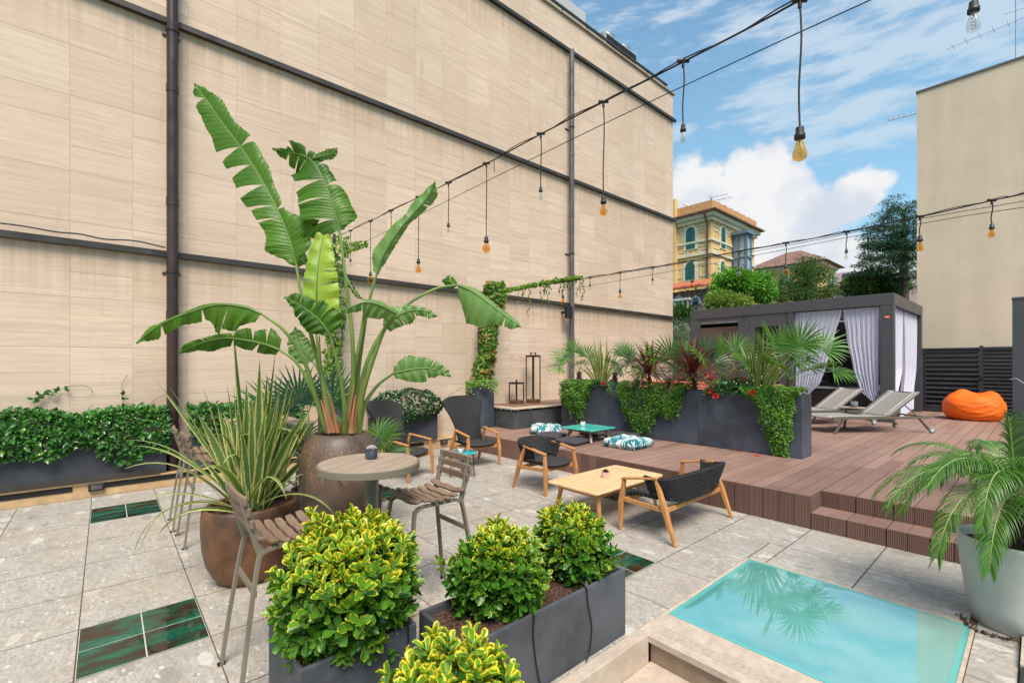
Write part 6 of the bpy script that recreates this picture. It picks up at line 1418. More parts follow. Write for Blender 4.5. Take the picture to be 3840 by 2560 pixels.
def blade(mid, wl, wr, tears, matl, seed, tilt=(0, 0), droop=.0, tint=.5, cup=.12):
    """mid: [(x,y,d)], wl/wr: half widths (picture units) along the blade left and right of the travel direction; tilt: how far each half turns away"""
    r = random.Random(seed); P = spline([at(*SQ(x, y), d) for x, y, d in mid], 12); n = len(P) - 1
    md = sum(m[2] for m in mid) / len(mid); k = md / F_PX * .5665
    def prof(w, f): q = f * (len(w) - 1); i = min(len(w) - 2, int(q)); s = q - i; s = s * s * (3 - 2 * s); return w[i] + (w[i + 1] - w[i]) * s
    V, Fc, UV, T = [], [], [], []
    ns = 7
    for side, w, tl in ((1, wl, tilt[0]), (-1, wr, tilt[1])):
        ts = sorted(tears[0 if side > 0 else 1]); bounds = [0] + ts + [1]
        for a, b in zip(bounds, bounds[1:]):
            dr = droop * r.uniform(.3, 1.5) + r.uniform(-.05, .12); tt = tint + r.uniform(-.18, .18)
            m = max(2, int((b - a) * n * 1.4)); ga = .0 if a == 0 else r.uniform(.002, .030); gb = 0 if b == 1 else r.uniform(.002, .030); base = len(V)
            for i in range(m + 1):
                f0 = a + (b - a) * i / m
                for j in range(ns + 1):
                    g = j / ns; gg = max(0, (g - .08) / .92)
                    lo, hi = a + ga * gg, b - gb * gg
                    f = lo + (hi - lo) * i / m; fm = min(.9999, max(0, f)) * n; ii = int(fm); c = P[ii].lerp(P[ii + 1], fm - ii)
                    t = (P[min(n, ii + 1)] - P[max(0, ii - 1)] if ii > 0 else P[1] - P[0]).normalized()
                    view = (c - Vector((0, 0, EYE))).normalized(); sd = t.cross(view).normalized() * side; nn_ = view * -1
                    s = (sd * math.cos(tl) - nn_ * math.sin(tl)).normalized(); W = prof(w, f) * k / max(.35, math.cos(tl))
                    ripple = .012 * math.sin(f * 46 + side) * g + .004 * math.sin(f * 160) * g
                    pt = c + s * W * g + t * (W * .30 * g) + nn_ * (cup * W * math.sin(g * PI * .9) + ripple) + Vector((0, 0, -1)) * (dr * W * g * g)
                    if j == ns: pt += t * r.uniform(-.004, .004) + s * r.uniform(-.006, .003)
                    V.append(tuple(pt)); UV.append((.5 + side * g * .5, f)); T.append((max(0, min(1, tt + .1 * math.sin(f * 9))), .5, 0, 1))
            for i in range(m):
                for j in range(ns):
                    q = base + i * (ns + 1) + j; Fc.append((q, q + 1, q + ns + 2, q + ns + 1) if side > 0 else (q, q + ns + 1, q + ns + 2, q + 1))
    o = mesh_np('leaf_blade', np.array(V), [(4, np.array(Fc))], np.array(UV), np.array(T), matl, st_)
    mb = MB(); mb.tube(P, [.0085 * (1 - .85 * i / n) + .001 for i in range(n + 1)], 6, caps=False); mb.build('midrib', M_MID, o, world=True); return o
def tr_(n, seed, a=.08, b=.94): r = random.Random(seed); return sorted(a + (b - a) * (k + r.uniform(.15, .85)) / n for k in range(n))
blade([(768, 800, 3.45), (745, 715, 3.45), (700, 600, 3.47), (640, 480, 3.52), (560, 350, 3.6), (470, 230, 3.68), (400, 130, 3.72), (355, 68, 3.72)], [25, 95, 72, 84, 96, 88, 84, 60, 48, 30, 4], [12, 75, 92, 30, 38, 60, 70, 52, 62, 34, 3], ([.27, .33, .43, .52, .60, .86], [.31, .60]), M_STRE, 1, (.25, -.3), .12, .55)
blade([(945, 665, 3.4), (925, 600, 3.4), (895, 500, 3.42), (850, 405, 3.45), (800, 362, 3.47), (740, 350, 3.42), (672, 330, 3.36)], [30, 130, 120, 105, 100, 60, 38, 22, 4], [20, 95, 80, 60, 52, 44, 70, 24, 3], ([.12, .28, .40, .52, .62, .72, .83], [.36, .50, .64, .78]), M_STRE, 2, (.3, .2), .35, .40)
blade([(848, 1085, 3.36), (852, 960, 3.34), (856, 840, 3.34), (872, 720, 3.38), (893, 640, 3.42)], [40, 48, 52, 46, 34, 5], [78, 84, 80, 58, 34, 5], ([.42], [.40, .52]), M_STREY, 3, (.5, -.35), .05, .55)
blade([(1095, 842, 3.5), (1120, 770, 3.5), (1180, 670, 3.5), (1240, 600, 3.52), (1300, 530, 3.52), (1332, 468, 3.5)], [20, 42, 34, 22, 32, 22, 3], [8, 22, 24, 18, 26, 30, 4], ([.55], [.72]), M_STREP, 4, (.9, .7), .0, .5)
blade([(1425, 885, 3.75), (1490, 915, 3.75), (1570, 975, 3.7), (1630, 1020, 3.66), (1682, 1055, 3.62)], [14, 26, 24, 28, 22, 3], [40, 110, 92, 40, 30, 3], ([.5], [.70]), M_STREP, 5, (1.0, .25), .15, .55)
blade([(1415, 890, 3.75), (1392, 872, 3.78), (1360, 868, 3.8)], [16, 26, 4], [16, 26, 4], ([], [.5]), M_STRE, 6, (.3, .3), .1, .5)
blade([(628, 1002, 3.2), (560, 975, 3.18), (450, 965, 3.15), (340, 995, 3.12), (220, 1045, 3.08), (120, 1120, 3.05)], [36, 92, 84, 34, 26, 30, 4], [12, 26, 24, 40, 22, 20, 3], ([.32, .52, .80], [.55, .8]), M_STRE, 7, (.25, 1.0), .35, .62)
blade([(702, 1148, 3.5), (640, 1125, 3.5), (560, 1108, 3.5), (470, 1100, 3.5), (370, 1125, 3.48), (285, 1162, 3.46)], [20, 30, 32, 22, 30, 14, 3], [60, 92, 60, 36, 30, 34, 4], ([.25, .5], [.18, .32, .5, .74]), M_STRE, 8, (.8, .1), .25, .35)
blade([(905, 1088, 3.15), (872, 1040, 3.12), (830, 1000, 3.1), (775, 962, 3.08), (720, 935, 3.06)], [20, 62, 58, 44, 18, 3], [70, 100, 82, 60, 42, 3], ([.6], [.32, .52, .72]), M_STRE, 9, (.2, .1), .15, .25)
blade([(1172, 1000, 3.2), (1110, 968, 3.15), (1050, 955, 3.12), (990, 975, 3.1), (938, 992, 3.08)], [20, 46, 50, 26, 18, 3], [12, 26, 20, 18, 12, 3], ([.55], [.5]), M_STREP, 10, (.5, 1.1), .3, .6)
blade([(1130, 1060, 3.3), (1170, 1015, 3.3), (1230, 990, 3.32), (1290, 990, 3.32), (1340, 1012, 3.3)], [20, 60, 30, 20, 12, 3], [20, 36, 40, 22, 22, 3], ([.22, .4, .62], [.3, .55, .8]), M_STREP, 11, (.4, .3), .2, .6)
blade([(1162, 1243, 3.4), (1220, 1230, 3.42), (1290, 1222, 3.44), (1350, 1235, 3.46), (1396, 1256, 3.46)], [34, 66, 52, 40, 26, 3], [20, 40, 50, 30, 12, 3], ([.22, .58, .82], [.5]), M_STREP, 12, (.1, .2), .1, .45)
blade([(805, 800, 3.7), (760, 745, 3.72), (725, 690, 3.74), (700, 640, 3.74)], [30, 44, 40, 26, 4], [30, 44, 30, 20, 3], ([.3, .5, .7], [.5]), M_STRE, 13, (.5, .3), .3, .2)
blade([(835, 1195, 3.8), (795, 1150, 3.8), (775, 1100, 3.82), (765, 1055, 3.82)], [30, 52, 46, 28, 3], [26, 44, 40, 26, 3], ([.5], [.6]), M_STREP, 14, (.3, .2), .1, .6)
blade([(880, 690, 3.6), (850, 670, 3.62), (830, 640, 3.62), (862, 622, 3.6)], [14, 30, 26, 3], [14, 30, 26, 3], ([.5], []), M_STRE, 15, (.2, .2), .1, .5)
blade([(835, 372, 3.46), (880, 362, 3.44), (915, 352, 3.42), (934, 330, 3.42)], [6, 16, 22, 14, 2], [8, 18, 20, 14, 2], ([], []), M_STREP, 22, (.3, .3), .0, .6, .03)
def stalk(q, r0, r1, mat_=M_PETI):
    mb = MB(); p = spline([at(*SQ(x, y), d) for x, y, d in q], 6); n = len(p) - 1; mb.tube(p, [r0 + (r1 - r0) * (i / n) ** .6 for i in range(n + 1)], 8, caps=False); return mb.build('leaf_stalk' if mat_ is M_PETI else 'leaf_sheath', mat_, st_, world=True)
ST = [[(895, 1478, 3.5), (850, 1350, 3.42), (800, 1190, 3.32), (720, 1070, 3.24), (628, 1002, 3.2)], [(905, 1480, 3.55), (880, 1300, 3.5), (822, 1060, 3.46), (785, 900, 3.45), (768, 800, 3.45)], [(920, 1480, 3.5), (890, 1350, 3.42), (865, 1200, 3.38), (850, 1085, 3.36)],
      [(985, 1478, 3.5), (1000, 1250, 3.46), (992, 1050, 3.42), (968, 850, 3.4), (945, 665, 3.4)], [(1000, 1480, 3.55), (1018, 1250, 3.53), (1050, 1020, 3.5), (1072, 920, 3.5), (1095, 842, 3.5)],
      [(1012, 1478, 3.6), (1040, 1250, 3.64), (1110, 1085, 3.68), (1205, 975, 3.7), (1330, 902, 3.74), (1425, 885, 3.75)], [(1020, 1478, 3.5), (1040, 1320, 3.4), (1090, 1160, 3.32), (1130, 1060, 3.28), (1172, 1000, 3.2)],
      [(968, 1480, 3.45), (965, 1380, 3.35), (945, 1240, 3.25), (905, 1088, 3.15)], [(888, 1476, 3.6), (845, 1340, 3.58), (775, 1205, 3.54), (702, 1148, 3.5)], [(1022, 1480, 3.5), (1045, 1375, 3.46), (1095, 1295, 3.42), (1162, 1243, 3.4)],
      [(975, 1480, 3.5), (992, 1300, 3.48), (1030, 1100, 3.45), (1048, 1000, 3.42), (1100, 965, 3.15)], [(930, 1480, 3.6), (905, 1350, 3.7), (870, 1250, 3.76), (835, 1195, 3.8)]]
for q in ST: stalk(q, .026, .0085)
for q in ([(918, 1482, 3.46), (885, 1360, 3.42), (868, 1200, 3.4), (862, 1090, 3.4)], [(935, 1482, 3.5), (920, 1400, 3.48), (900, 1310, 3.46)], [(978, 1482, 3.46), (985, 1400, 3.44), (1003, 1290, 3.42)], [(1003, 1482, 3.48), (1015, 1390, 3.46), (1042, 1260, 3.46)], [(992, 1482, 3.42), (996, 1420, 3.4), (1010, 1330, 3.4)], [(948, 1482, 3.55), (960, 1420, 3.5), (962, 1340, 3.45)], [(905, 1482, 3.44), (888, 1420, 3.42), (868, 1350, 3.42)]):
    stalk(q, .024, .004, M_SHEATH)
blade([(968, 840, 3.42), (985, 880, 3.4), (1015, 925, 3.38), (1042, 945, 3.36)], [4, 10, 8, 2], [4, 10, 8, 2], ([], []), M_STRE, 16, (.2, .2), .1, .4)

# ---------------------------------------------------------------- ivy columns
ZH = lambda x, y: ((1600 + x * .4677) / 1.6327, (900 + y * .4677) / 1.6327)
iv = thing('ivy_column', 'column of green and reddening vine leaves climbing from the tall slate planter', 'vine', (-7.55, 5.76, 1.2), 0, 'vine columns at the wall')
mb = MB(); top = at(*ZH(545, 360), 9.45); mb.tube([(-7.55, 5.76, 1.2), (-7.52, 5.7, 2.2), (-7.5, 5.85, 3.2)], .03, 8); mb.build('post', M_BAND, iv, world=True)
col = [(445, 1130, 85), (450, 1040, 80), (475, 950, 75), (490, 850, 72), (495, 750, 72), (510, 660, 68), (540, 560, 78), (550, 470, 95), (545, 390, 85), (550, 345, 65)]
def colf(r):
    q = r.random() * (len(col) - 1); i = int(q); f = q - i; a, b = col[i], col[i + 1]; x = a[0] + (b[0] - a[0]) * f; y = a[1] + (b[1] - a[1]) * f; w = (a[2] + (b[2] - a[2]) * f)
    th = r.uniform(0, 6.28); k = 9.45 / F_PX * .2865; c = at(*ZH(x, y), 9.45); rr = w * k * r.uniform(.6, 1.0) * (1 + .25 * noise.noise(Vector((y * .02, th, 0))))
    d = _R * math.cos(th) + _F * -math.sin(th) * 1; return c + d * rr + Vector((0, 0, r.uniform(-.03, .03))), d + Vector((0, 0, .1))
mass('foliage', colf, 3400, .062, M_VINE, iv, 81, 'heart', 1.0, .4, (.0, .8))
def colr(r):
    while True:
        p, d = colf(r)
        if noise.noise(p * 3.1 + Vector((9, 0, 0))) > .12 or r.random() < .04: return p + d * .02, d
mass('red_leaves', colr, 420, .055, M_VINER, iv, 82, 'heart', 1.0, .4)
# runner along the light string
def onplane(px, py, x0, y0, m):   # vertical plane y = y0 + m*(x-x0)
    rr = ray(px, py); d = (y0 - m * x0) / (rr.y - m * rr.x); return Vector((0, 0, EYE)) + rr * d
def cab2(px, py): return onplane(px, py, -.255, 5.17, -.087)
def cab1(px, py): return onplane(px, py, -.671, 2.19, -.0879)
run = [(600, 400), (700, 385), (800, 365), (900, 345), (1000, 330), (1100, 312), (1180, 298), (1225, 300)]
def runf(r):
    q = r.random() ** 1.3 * (len(run) - 1); i = int(q); f = q - i; x = run[i][0] + (run[i + 1][0] - run[i][0]) * f; y = run[i][1] + (run[i + 1][1] - run[i][1]) * f
    wdt = 30 - 22 * q / 7; c = cab2(*ZH(x, y + r.uniform(-.3, 1) * wdt * .7)); return c + Vector((r.uniform(-.05, .05), r.uniform(-.06, .06), 0)), rdir(r)
ir = thing('vine_runner', 'vine runner creeping along the rear string light from the vine column to the grey downpipe', 'vine', cab2(*ZH(600, 400)))
mass('foliage', runf, 900, .045, M_VINE, ir, 83, 'heart', .95, .5, (.2, 1))
M_TEN = pm('vine stem green', (.16, .20, .06), .6); PP = []
r = random.Random(84)
for x, y, L in ((770, 400, 60), (825, 400, 60), (820, 480, 130), (935, 370, 130), (945, 360, 60), (980, 355, 140), (1065, 340, 90), (1095, 330, 130), (1160, 320, 110), (1190, 300, 70), (1215, 300, 150), (1240, 310, 110), (1255, 370, 110), (280, 540, 90), (965, 360, 70), (1130, 320, 60)):
    q = [cab2(*ZH(x + (L * .1) * math.sin(k), y + L * k / 6)) for k in range(7)]; mb = MB(); mb.tube(q, .003, 3, caps=False); mb.build('tendril', M_TEN, ir, world=True)
    for p in spline(q, 3): PP.append(p)
leaves('tendril_leaf', npv(PP), npv([rdir(r) + Vector((0, 0, -.6)) for _ in PP]), npv([rdir(r) for _ in PP]), .034, .03, np.array([r.random() for _ in PP]), M_VINE, ir, 'dia')
# spill over the tall planter and second column behind the strelitzia
def spill(r):
    x = r.uniform(300, 560); y = 1140 + r.uniform(-25, 25) + (r.random() ** 3) * 90 * (1 if abs(x - 430) > 70 else .3); return at(*ZH(x, y), 9.2) + Vector((r.uniform(0, .05), 0, 0)), Vector((1, -.4, .4))
mass('planter_spill', spill, 420, .035, M_VINE, iv, 85, 'heart', .9, .6, (.5, 1))
iv2 = thing('ivy_column', 'vine column by the wall mostly hidden behind the stalks of the strelitzia', 'vine', (-7.55, 2.79, 1.0), 0, 'vine columns at the wall')
mb = MB(); mb.tube([(-7.55, 2.79, 1.0), (-7.55, 2.79, 3.7)], .025, 8); mb.build('post', M_BAND, iv2, world=True)
def c2f(r):
    z = 1.0 + 2.7 * r.random(); th = r.uniform(0, 6.28); w = .11 + .07 * noise.noise(Vector((z * 2, th, 5))); 
    if z > 3.3: w *= 1.7
    return Vector((-7.50 + w * math.cos(th), 2.79 + w * math.sin(th) + .03 * math.sin(z * 3), z)), Vector((math.cos(th), math.sin(th), .1))
mass('foliage', c2f, 1100, .06, M_VINE, iv2, 86, 'heart', 1.0, .4, (0, .8)); 
def c3f(r): x = 780 + 62 * r.random(); y = 548 + r.uniform(-4, 28) * (1 - (x - 780) / 90); return cab1(x, y + 8), rdir(r)
mass('runner_leaf', c3f, 220, .045, M_VINE, iv2, 87, 'heart', .95, .5)
# ---------------------------------------------------------------- fairy lights
e_, nt_, p_, o_ = newmat('warm fairy light'); p_.inputs['Base Color'].default_value = (1, .7, .3, 1); p_.inputs['Emission Color'].default_value = (1, .62, .22, 1); p_.inputs['Emission Strength'].default_value = 1.6; M_FAIRY = e_
def fairy(label, pts, n, seed, rad=.004, wire=True, jit=.0):
    t = thing('fairy_lights', label, 'fairy lights', pts[0]); r = random.Random(seed); q = spline(pts, 8)
    if wire: mb = MB(); mb.tube(q, .003, 4, caps=False); mb.build('wire', pm('brown wire', (.05, .03, .02), .6) if 'brown wire' not in bpy.data.materials else bpy.data.materials['brown wire'], t, world=True)
    mb = MB()
    for k in range(n):
        f = r.random() * (len(q) - 1.001); i = int(f); c = q[i].lerp(q[i + 1], f - i) + Vector((r.uniform(-jit, jit), r.uniform(-jit, jit), r.uniform(-jit, jit)))
        mb.lathe([(0, -rad), (rad * .8, -rad * .5), (rad, 0), (rad * .8, rad * .5), (0, rad)], c, 6, close=False)
    mb.build('bulbs', M_FAIRY, t, world=True)
ZC_ = lambda x, y: ((1600 + x * .2551) / 1.6327, (1300 + y * .2551) / 1.6327)
fairy('fairy light string on the wall between the vine column and the tall lantern', [atx(*ZC_(*p), -7.72) for p in ((1100, -60), (1160, 30), (1230, 110), (1380, 150), (1500, 115), (1690, 120), (1800, 160), (1930, 120))], 36, 91)
fairy('fairy light string sagging from the tall lantern towards the left deck planter', [atx(*ZC_(*p), -7.70) for p in ((1700, 150), (1740, 270), (1800, 370), (1870, 440), (1980, 490), (2050, 560))], 22, 92)
fairy('fairy light string hanging between the dark shrub and the tall slate planter', [atx(*ZC_(*p), -7.3) for p in ((60, 690), (150, 735), (300, 735), (420, 670), (520, 600), (560, 570))], 14, 93)
fairy('fairy light cable looping up onto the vine column', [atx(*ZC_(*p), -7.35) for p in ((210, 790), (270, 800), (340, 700), (480, 620), (600, 500), (690, 370), (740, 270))], 12, 94)
fairy('tiny warm fairy lights scattered through the left hedge', [(-7.42, -2.0, .75), (-7.41, -1.2, .9), (-7.41, -.5, .72), (-7.41, .1, .92), (-7.42, .6, .8)], 48, 95, .0045, False, .16)
fairy('tiny warm fairy lights in the dark shrub between the wicker chairs', [(-7.3, 3.5, .85), (-7.25, 4.0, .95), (-7.27, 4.6, .8)], 16, 96, .005, False, .15)
fairy('tiny warm fairy lights among the deck planter plants', [(-6.3, 7.0, 1.35), (-5.4, 7.0, 1.3), (-4.3, 7.0, 1.35), (-3.2, 7.0, 1.4), (-2.4, 7.0, 1.4)], 44, 97, .0045, False, .16)
fairy('tiny warm fairy lights along the vine column', [(-7.35, 5.6, 1.3), (-7.33, 5.6, 2.2), (-7.3, 5.6, 2.8)], 26, 98, .0045, False, .12)
# ---------------------------------------------------------------- string lights across the terrace
def glassm(name, col, tr=.7):
    m, nt, p, o = newmat(name); setp(nt, p, col, .03, 0, 1.0); t = N(nt, 'ShaderNodeBsdfTransparent'); t.inputs[0].default_value = (*[min(1, c * 1.0) for c in col], 1)
    lw = N(nt, 'ShaderNodeLayerWeight'); lw.inputs[0].default_value = .35; f = math_(nt, 'ADD', math_(nt, 'MULTIPLY', lw.outputs['Facing'], .45), 1 - tr - .1, clamp=True)
    s = N(nt, 'ShaderNodeMixShader'); nt.links.new(f, s.inputs[0]); nt.links.new(t.outputs[0], s.inputs[1]); nt.links.new(p.outputs[0], s.inputs[2]); nt.links.new(s.outputs[0], o.inputs[0]); return m
M_AMB = glassm('amber bulb glass', (.93, .68, .34), .90); M_CLR = glassm('clear bulb glass', (.85, .87, .86), .88); M_FIL = pm('filament', (.25, .10, .03), .5)
BULB = {'st': [(.17, 0), (.20, .06), (.30, .28), (.44, .58), (.48, .74), (.42, .90), (.24, .985), (0, 1)], 'a': [(.22, 0), (.26, .10), (.36, .32), (.47, .55), (.5, .68), (.44, .84), (.27, .96), (0, 1)],
        'g': [(.16, 0), (.18, .07), (.36, .2), (.49, .42), (.5, .58), (.42, .80), (.25, .94), (0, 1)], 's': [(.2, 0), (.24, .15), (.36, .45), (.42, .68), (.36, .86), (.2, .97), (0, 1)]}
ASP = {'st': .62 / .96, 'a': .62, 'g': .80, 's': .70}
def string_light(label, fn, path, drops, near_detail):
    p3 = [fn(*q) for q in path]; t = thing('string_light', label, 'string light', p3[0], 0, 'string lights over the terrace')
    mb = MB(); pts = spline(p3, 6); mb.tube(pts, .0052, 6); mb.tube([p + Vector((0, .008 * math.sin(i * .9), .008 + .005 * math.cos(i * 1.3))) for i, p in enumerate(pts)], .0035, 5); mb.build('cable', M_WIRE, t, world=True)
    for (x, y, ys, yb, kind, amber) in drops:
        a = fn(x, y); d = (a.xy.dot(_F.xy)); k = d / F_PX; zs = EYE + (CY - ys) * k; zb = EYE + (CY - yb) * k; H = zs - zb; sk = H * .42; zt = zs + 0
        mb = MB(); mb.tube(spline([a, a + Vector((.006, 0, -(a.z - zs) * .3)), a + Vector((-.004, .003, -(a.z - zs) * .7)), Vector((a.x, a.y, zs))], 4), .0040, 6); mb.tube([a - _R * .03 + Vector((0, 0, .004)), a + _R * .03 + Vector((0, 0, .004))], .011, 6); mb.tube([a, a - Vector((0, 0, .03))], .008, 6); mb.build('drop_cord', M_WIRE, t, world=True)
        sl_ = min(.052, H * .38) if H > .1 else H * .38
        mb = MB(); r0 = sl_ * .36; mb.lathe([(r0 * .45, 0), (r0 * .8, -sl_ * .08), (r0 * .9, -sl_ * .6), (r0 * 1.12, -sl_ * .64), (r0 * 1.12, -sl_ * .98), (r0 * .9, -sl_)], (a.x, a.y, zs), 14); mb.build('socket', M_BLACK, t, world=True)
        bl_ = H - sl_; bw_ = bl_ * ASP[kind]; mb = MB(); mb.lathe([(r * bw_, -z * bl_) for r, z in BULB[kind]], (a.x, a.y, zs - sl_), 20, close=False); bo = mb.build('bulb', M_AMB if amber else M_CLR, t, world=True)
        mb = MB(); hz0 = zs - sl_; n = 40 if near_detail and d < 2.6 else 10
        mb.tube([Vector((a.x, a.y, hz0)), Vector((a.x, a.y, hz0 - bl_ * .2))], bw_ * .05, 5)
        mb.tube([Vector((a.x + bw_ * .13 * math.cos(q * 6.28 * 3.5 / n), a.y + bw_ * .13 * math.sin(q * 6.28 * 3.5 / n), hz0 - bl_ * (.2 + .62 * q / n))) for q in range(n + 1)], bw_ * .016, 4); mb.build('filament', M_FIL, bo, world=True)
    return t
string_light('main string light rising to the top edge, with the big amber bulb', cab1,
    [(770, 545), (850, 508), (898, 484), (962, 453), (1030, 420), (1118, 376), (1243, 308), (1385, 235), (1570, 142), (1835, 2), (2250, -250)],
    [(805, 530, 594, 611, 's', 0), (851, 508, 624, 651, 'g', 1), (898, 484, 560, 582, 's', 0), (961, 453, 594, 627, 'st', 1), (1030, 420, 512, 536, 's', 0), (1117, 376, 543, 581, 'g', 1), (1242, 308, 430, 459, 's', 0), (1386, 235, 451, 496, 'a', 1), (1569, 142, 286, 329, 's', 0), (1837, 2, 291, 369, 'st', 1), (2236, -240, 2, 74, 's', 0)], True)
string_light('rear string light from the vine column across the deck to the right edge', cab2,
    [(1110, 665), (1190, 660), (1293, 648), (1355, 637), (1424, 626), (1499, 614), (1590, 599), (1696, 578), (1805, 559), (1945, 533), (2113, 498), (2277, 461), (2352, 445), (2600, 385)],
    [(1190, 660, 683, 699, 'g', 0), (1241, 655, 670, 682, 's', 0), (1293, 648, 677, 699, 'st', 1), (1355, 637, 652, 667, 's', 0), (1424, 626, 664, 685, 'st', 1), (1499, 614, 638, 655, 's', 0), (1590, 599, 640, 663, 'g', 1), (1697, 578, 615, 635, 'g', 0), (1805, 559, 606, 633, 'g', 1), (1944, 533, 572, 595, 's', 0), (2113, 498, 541, 577, 'st', 1), (2278, 461, 514, 546, 'a', 1)], False)
cable('support_wire', [cab1(800, 575), cab1(1155, 398), cab1(1540, 212), cab1(2000, 0), cab1(2300, -140)], .0028, 'thin support wire running below the main string light', 'wire', n=3)
cable('support_wire', [cab2(1150, 672), cab2(1700, 583), cab2(2100, 505), cab2(2352, 462), cab2(2500, 430)], .0026, 'upper thin support wire beside the rear string light', 'wire', n=3)
cable('support_wire', [cab2(1290, 668), cab2(1600, 612), cab2(2112, 514), cab2(2352, 476), cab2(2500, 448)], .0026, 'lower thin support wire beside the rear string light', 'wire', n=3)
cable('hanging_plug', [cab1(1135, 368), cab1(1135, 385), cab1(1136, 395)], .003, 'short loose plug hanging from the main string light near the globe bulb', 'plug')
pts = [wz(0, 520), wz(60, 528), wz(130, 540), wz(185, 545), wz(240, 556), wz(310, 560), wz(378, 575)]
cable('wall_cable', [p + Vector((.09, 0, .02)) for p in pts], .009, 'black cable lying along the lowest string course at the left', 'cable')
# ---------------------------------------------------------------- villas on the hill
M_OCH = plaster('ochre render', (.68, .44, .185), .05); M_CREAM = pm('cream stucco trim', (.66, .58, .42), .8); M_SHUT = pm('dark green shutter', (.012, .10, .075), .5, scale=(1, 1, 14), ns=3, na=.3)
M_SHUT2 = pm('bright green shutter', (.015, .22, .13), .5, scale=(1, 1, 14), ns=3, na=.3); M_ROOFT = pm('old roof tiles', (.20, .105, .075), .9, ns=3, na=.5, bs=12, ba=.8, bd=.05); M_ROOFR = pm('red roof tiles', (.52, .15, .07), .9, ns=3, na=.4, bs=12, ba=.8, bd=.05)
M_STONE = pm('grey rubble stone', (.23, .19, .16), .9, ns=4, na=.5, bs=9, ba=.8, bd=.1); M_GLASSD = pm('dark glass', (.03, .035, .04), .1, spec=.8)
ZY = lambda x, y: ((2440 + x * .4507) / 1.6327, (600 + y * .4507) / 1.6327)
vc = at(*ZY(503, 700), 45); VX, VY = vc.x, vc.y
vt = thing('ochre_villa', 'tall ochre villa with white stucco panels, green shutters and flat roof terrace on the hill', 'villa', (VX - 4, VY + 5, 3))
def fy(x, y): return aty(*ZY(x, y), VY)     # on the front (-Y) face
def fx(x, y): return atx(*ZY(x, y), VX)     # on the right (+X) face
YEND = fx(860, 700).y
ZT = fy(503, 500).z
mb = MB(); mb.box(VX - 9, VY, 2, VX, YEND, ZT); mb.build('wall', M_OCH, vt, world=True)
ze = fy(545, 425).z
mb = MB(); mb.box(VX - 9.3, VY - .25, ZT, VX + .25, YEND + .25, ZT + .35); mb.box(VX - 9.5, VY - .5, ZT + .352, VX + .5, YEND + .5, ZT + .75); mb.build('cornice', M_CREAM, vt, world=True)
mb = MB(); mb.box(VX - 9.8, VY - .85, ZT + .752, VX + .85, YEND + .85, ZT + .90); mb.build('tiled_eave', M_ROOFT, vt, world=True)
mb = MB(); mb.box(VX - 9.3, VY - .2, ZT + .952, VX + .2, YEND + .2, ZT + 1.9); mb.build('parapet', pm('burnt ochre parapet', (.52, .27, .11), .9), vt, world=True)
def stuccoframe(face, x0, x1, y0, y1, w=.10):
    """a raised frame on a face given by two corners in facade metres"""
    mb = MB()
    def bx(a, b, c, d):
        if face == 'f': mb.box(a, VY - .05, c, b, VY - .003, d)
        else: mb.box(VX + .003, a, c, VX + .05, b, d)
    bx(x0, x1, y0, y0 + w); bx(x0, x1, y1 - w, y1); bx(x0, x0 + w, y0 + w, y1 - w); bx(x1 - w, x1, y0 + w, y1 - w); mb.build('stucco_frame', M_CREAM, vt, world=True)
def H(face, q): return q.x if face == 'f' else q.y
def win(face, x0, x1, ytop, ybot, arch=True):
    g = fy if face == 'f' else fx
    a, b = sorted((H(face, g(x0, ytop)), H(face, g(x1, ytop)))); xm = (x0 + x1) / 2; zt = g(xm, ytop).z; zb = g(xm, ybot).z; r = (b - a) / 2
    def poly(ex, off):
        P = [(a - ex, zb - ex * .5), (b + ex, zb - ex * .5)]
        if arch: P += [((a + b) / 2 + (r + ex) * math.cos(PI * k / 12), zt - r + (r + ex) * math.sin(PI * k / 12)) for k in range(13)]
        else: P += [(b + ex, zt + ex), (a - ex, zt + ex)]
        return P
    for ex, dep, m, nm in ((.26, .09, M_CREAM, 'window_surround'), (0, .13, M_SHUT, 'shutters')):
        P = poly(ex, 0); n = len(P); mb = MB()
        if face == 'f': vs = [(p, VY - dep, z) for p, z in P] + [(p, VY - .002, z) for p, z in P]
        else: vs = [(VX + dep, p, z) for p, z in P] + [(VX + .002, p, z) for p, z in P]
        mb.add(vs, [tuple(range(n)), tuple(range(n, 2 * n))[::-1]] + [(i, n + i, n + (i + 1) % n, (i + 1) % n) for i in range(n)])
        o = mb.build(nm, m, vt, world=True)
    mb = MB(); c = (a + b) / 2
    if face == 'f': mb.box(c - .02, VY - .14, zb, c + .02, VY - .131, zt - .1)
    else: mb.box(VX + .131, c - .02, zb, VX + .14, c + .02, zt - .1)
    mb.build('shutter_gap', M_GAP, o if False else vt, world=True)
win('f', 298, 372, 562, 738); win('r', 581, 613, 560, 732); win('f', 293, 370, 850, 995); win('r', 577, 610, 848, 935)
zb1, zb2 = fy(400, 745).z, fy(400, 800).z
mb = MB()
for z, h, e in ((fy(400, 762).z + .9, .18, .14), (fy(400, 795).z, .22, .16)):
    mb.box(VX - 9, VY - e, z, VX + e, VY - .001, z + h); mb.box(VX + .001, VY, z, VX + e, YEND, z + h)
mb.build('string_course', M_CREAM, vt, world=True)
def fr(face, x0, x1, y0, y1): g = fy if face == 'f' else fx; xm = (x0 + x1) / 2; a, b = sorted((H(face, g(x0, y0)), H(face, g(x1, y0)))); z0, z1 = sorted((g(xm, y0).z, g(xm, y1).z)); stuccoframe(face, a, b, z0, z1)
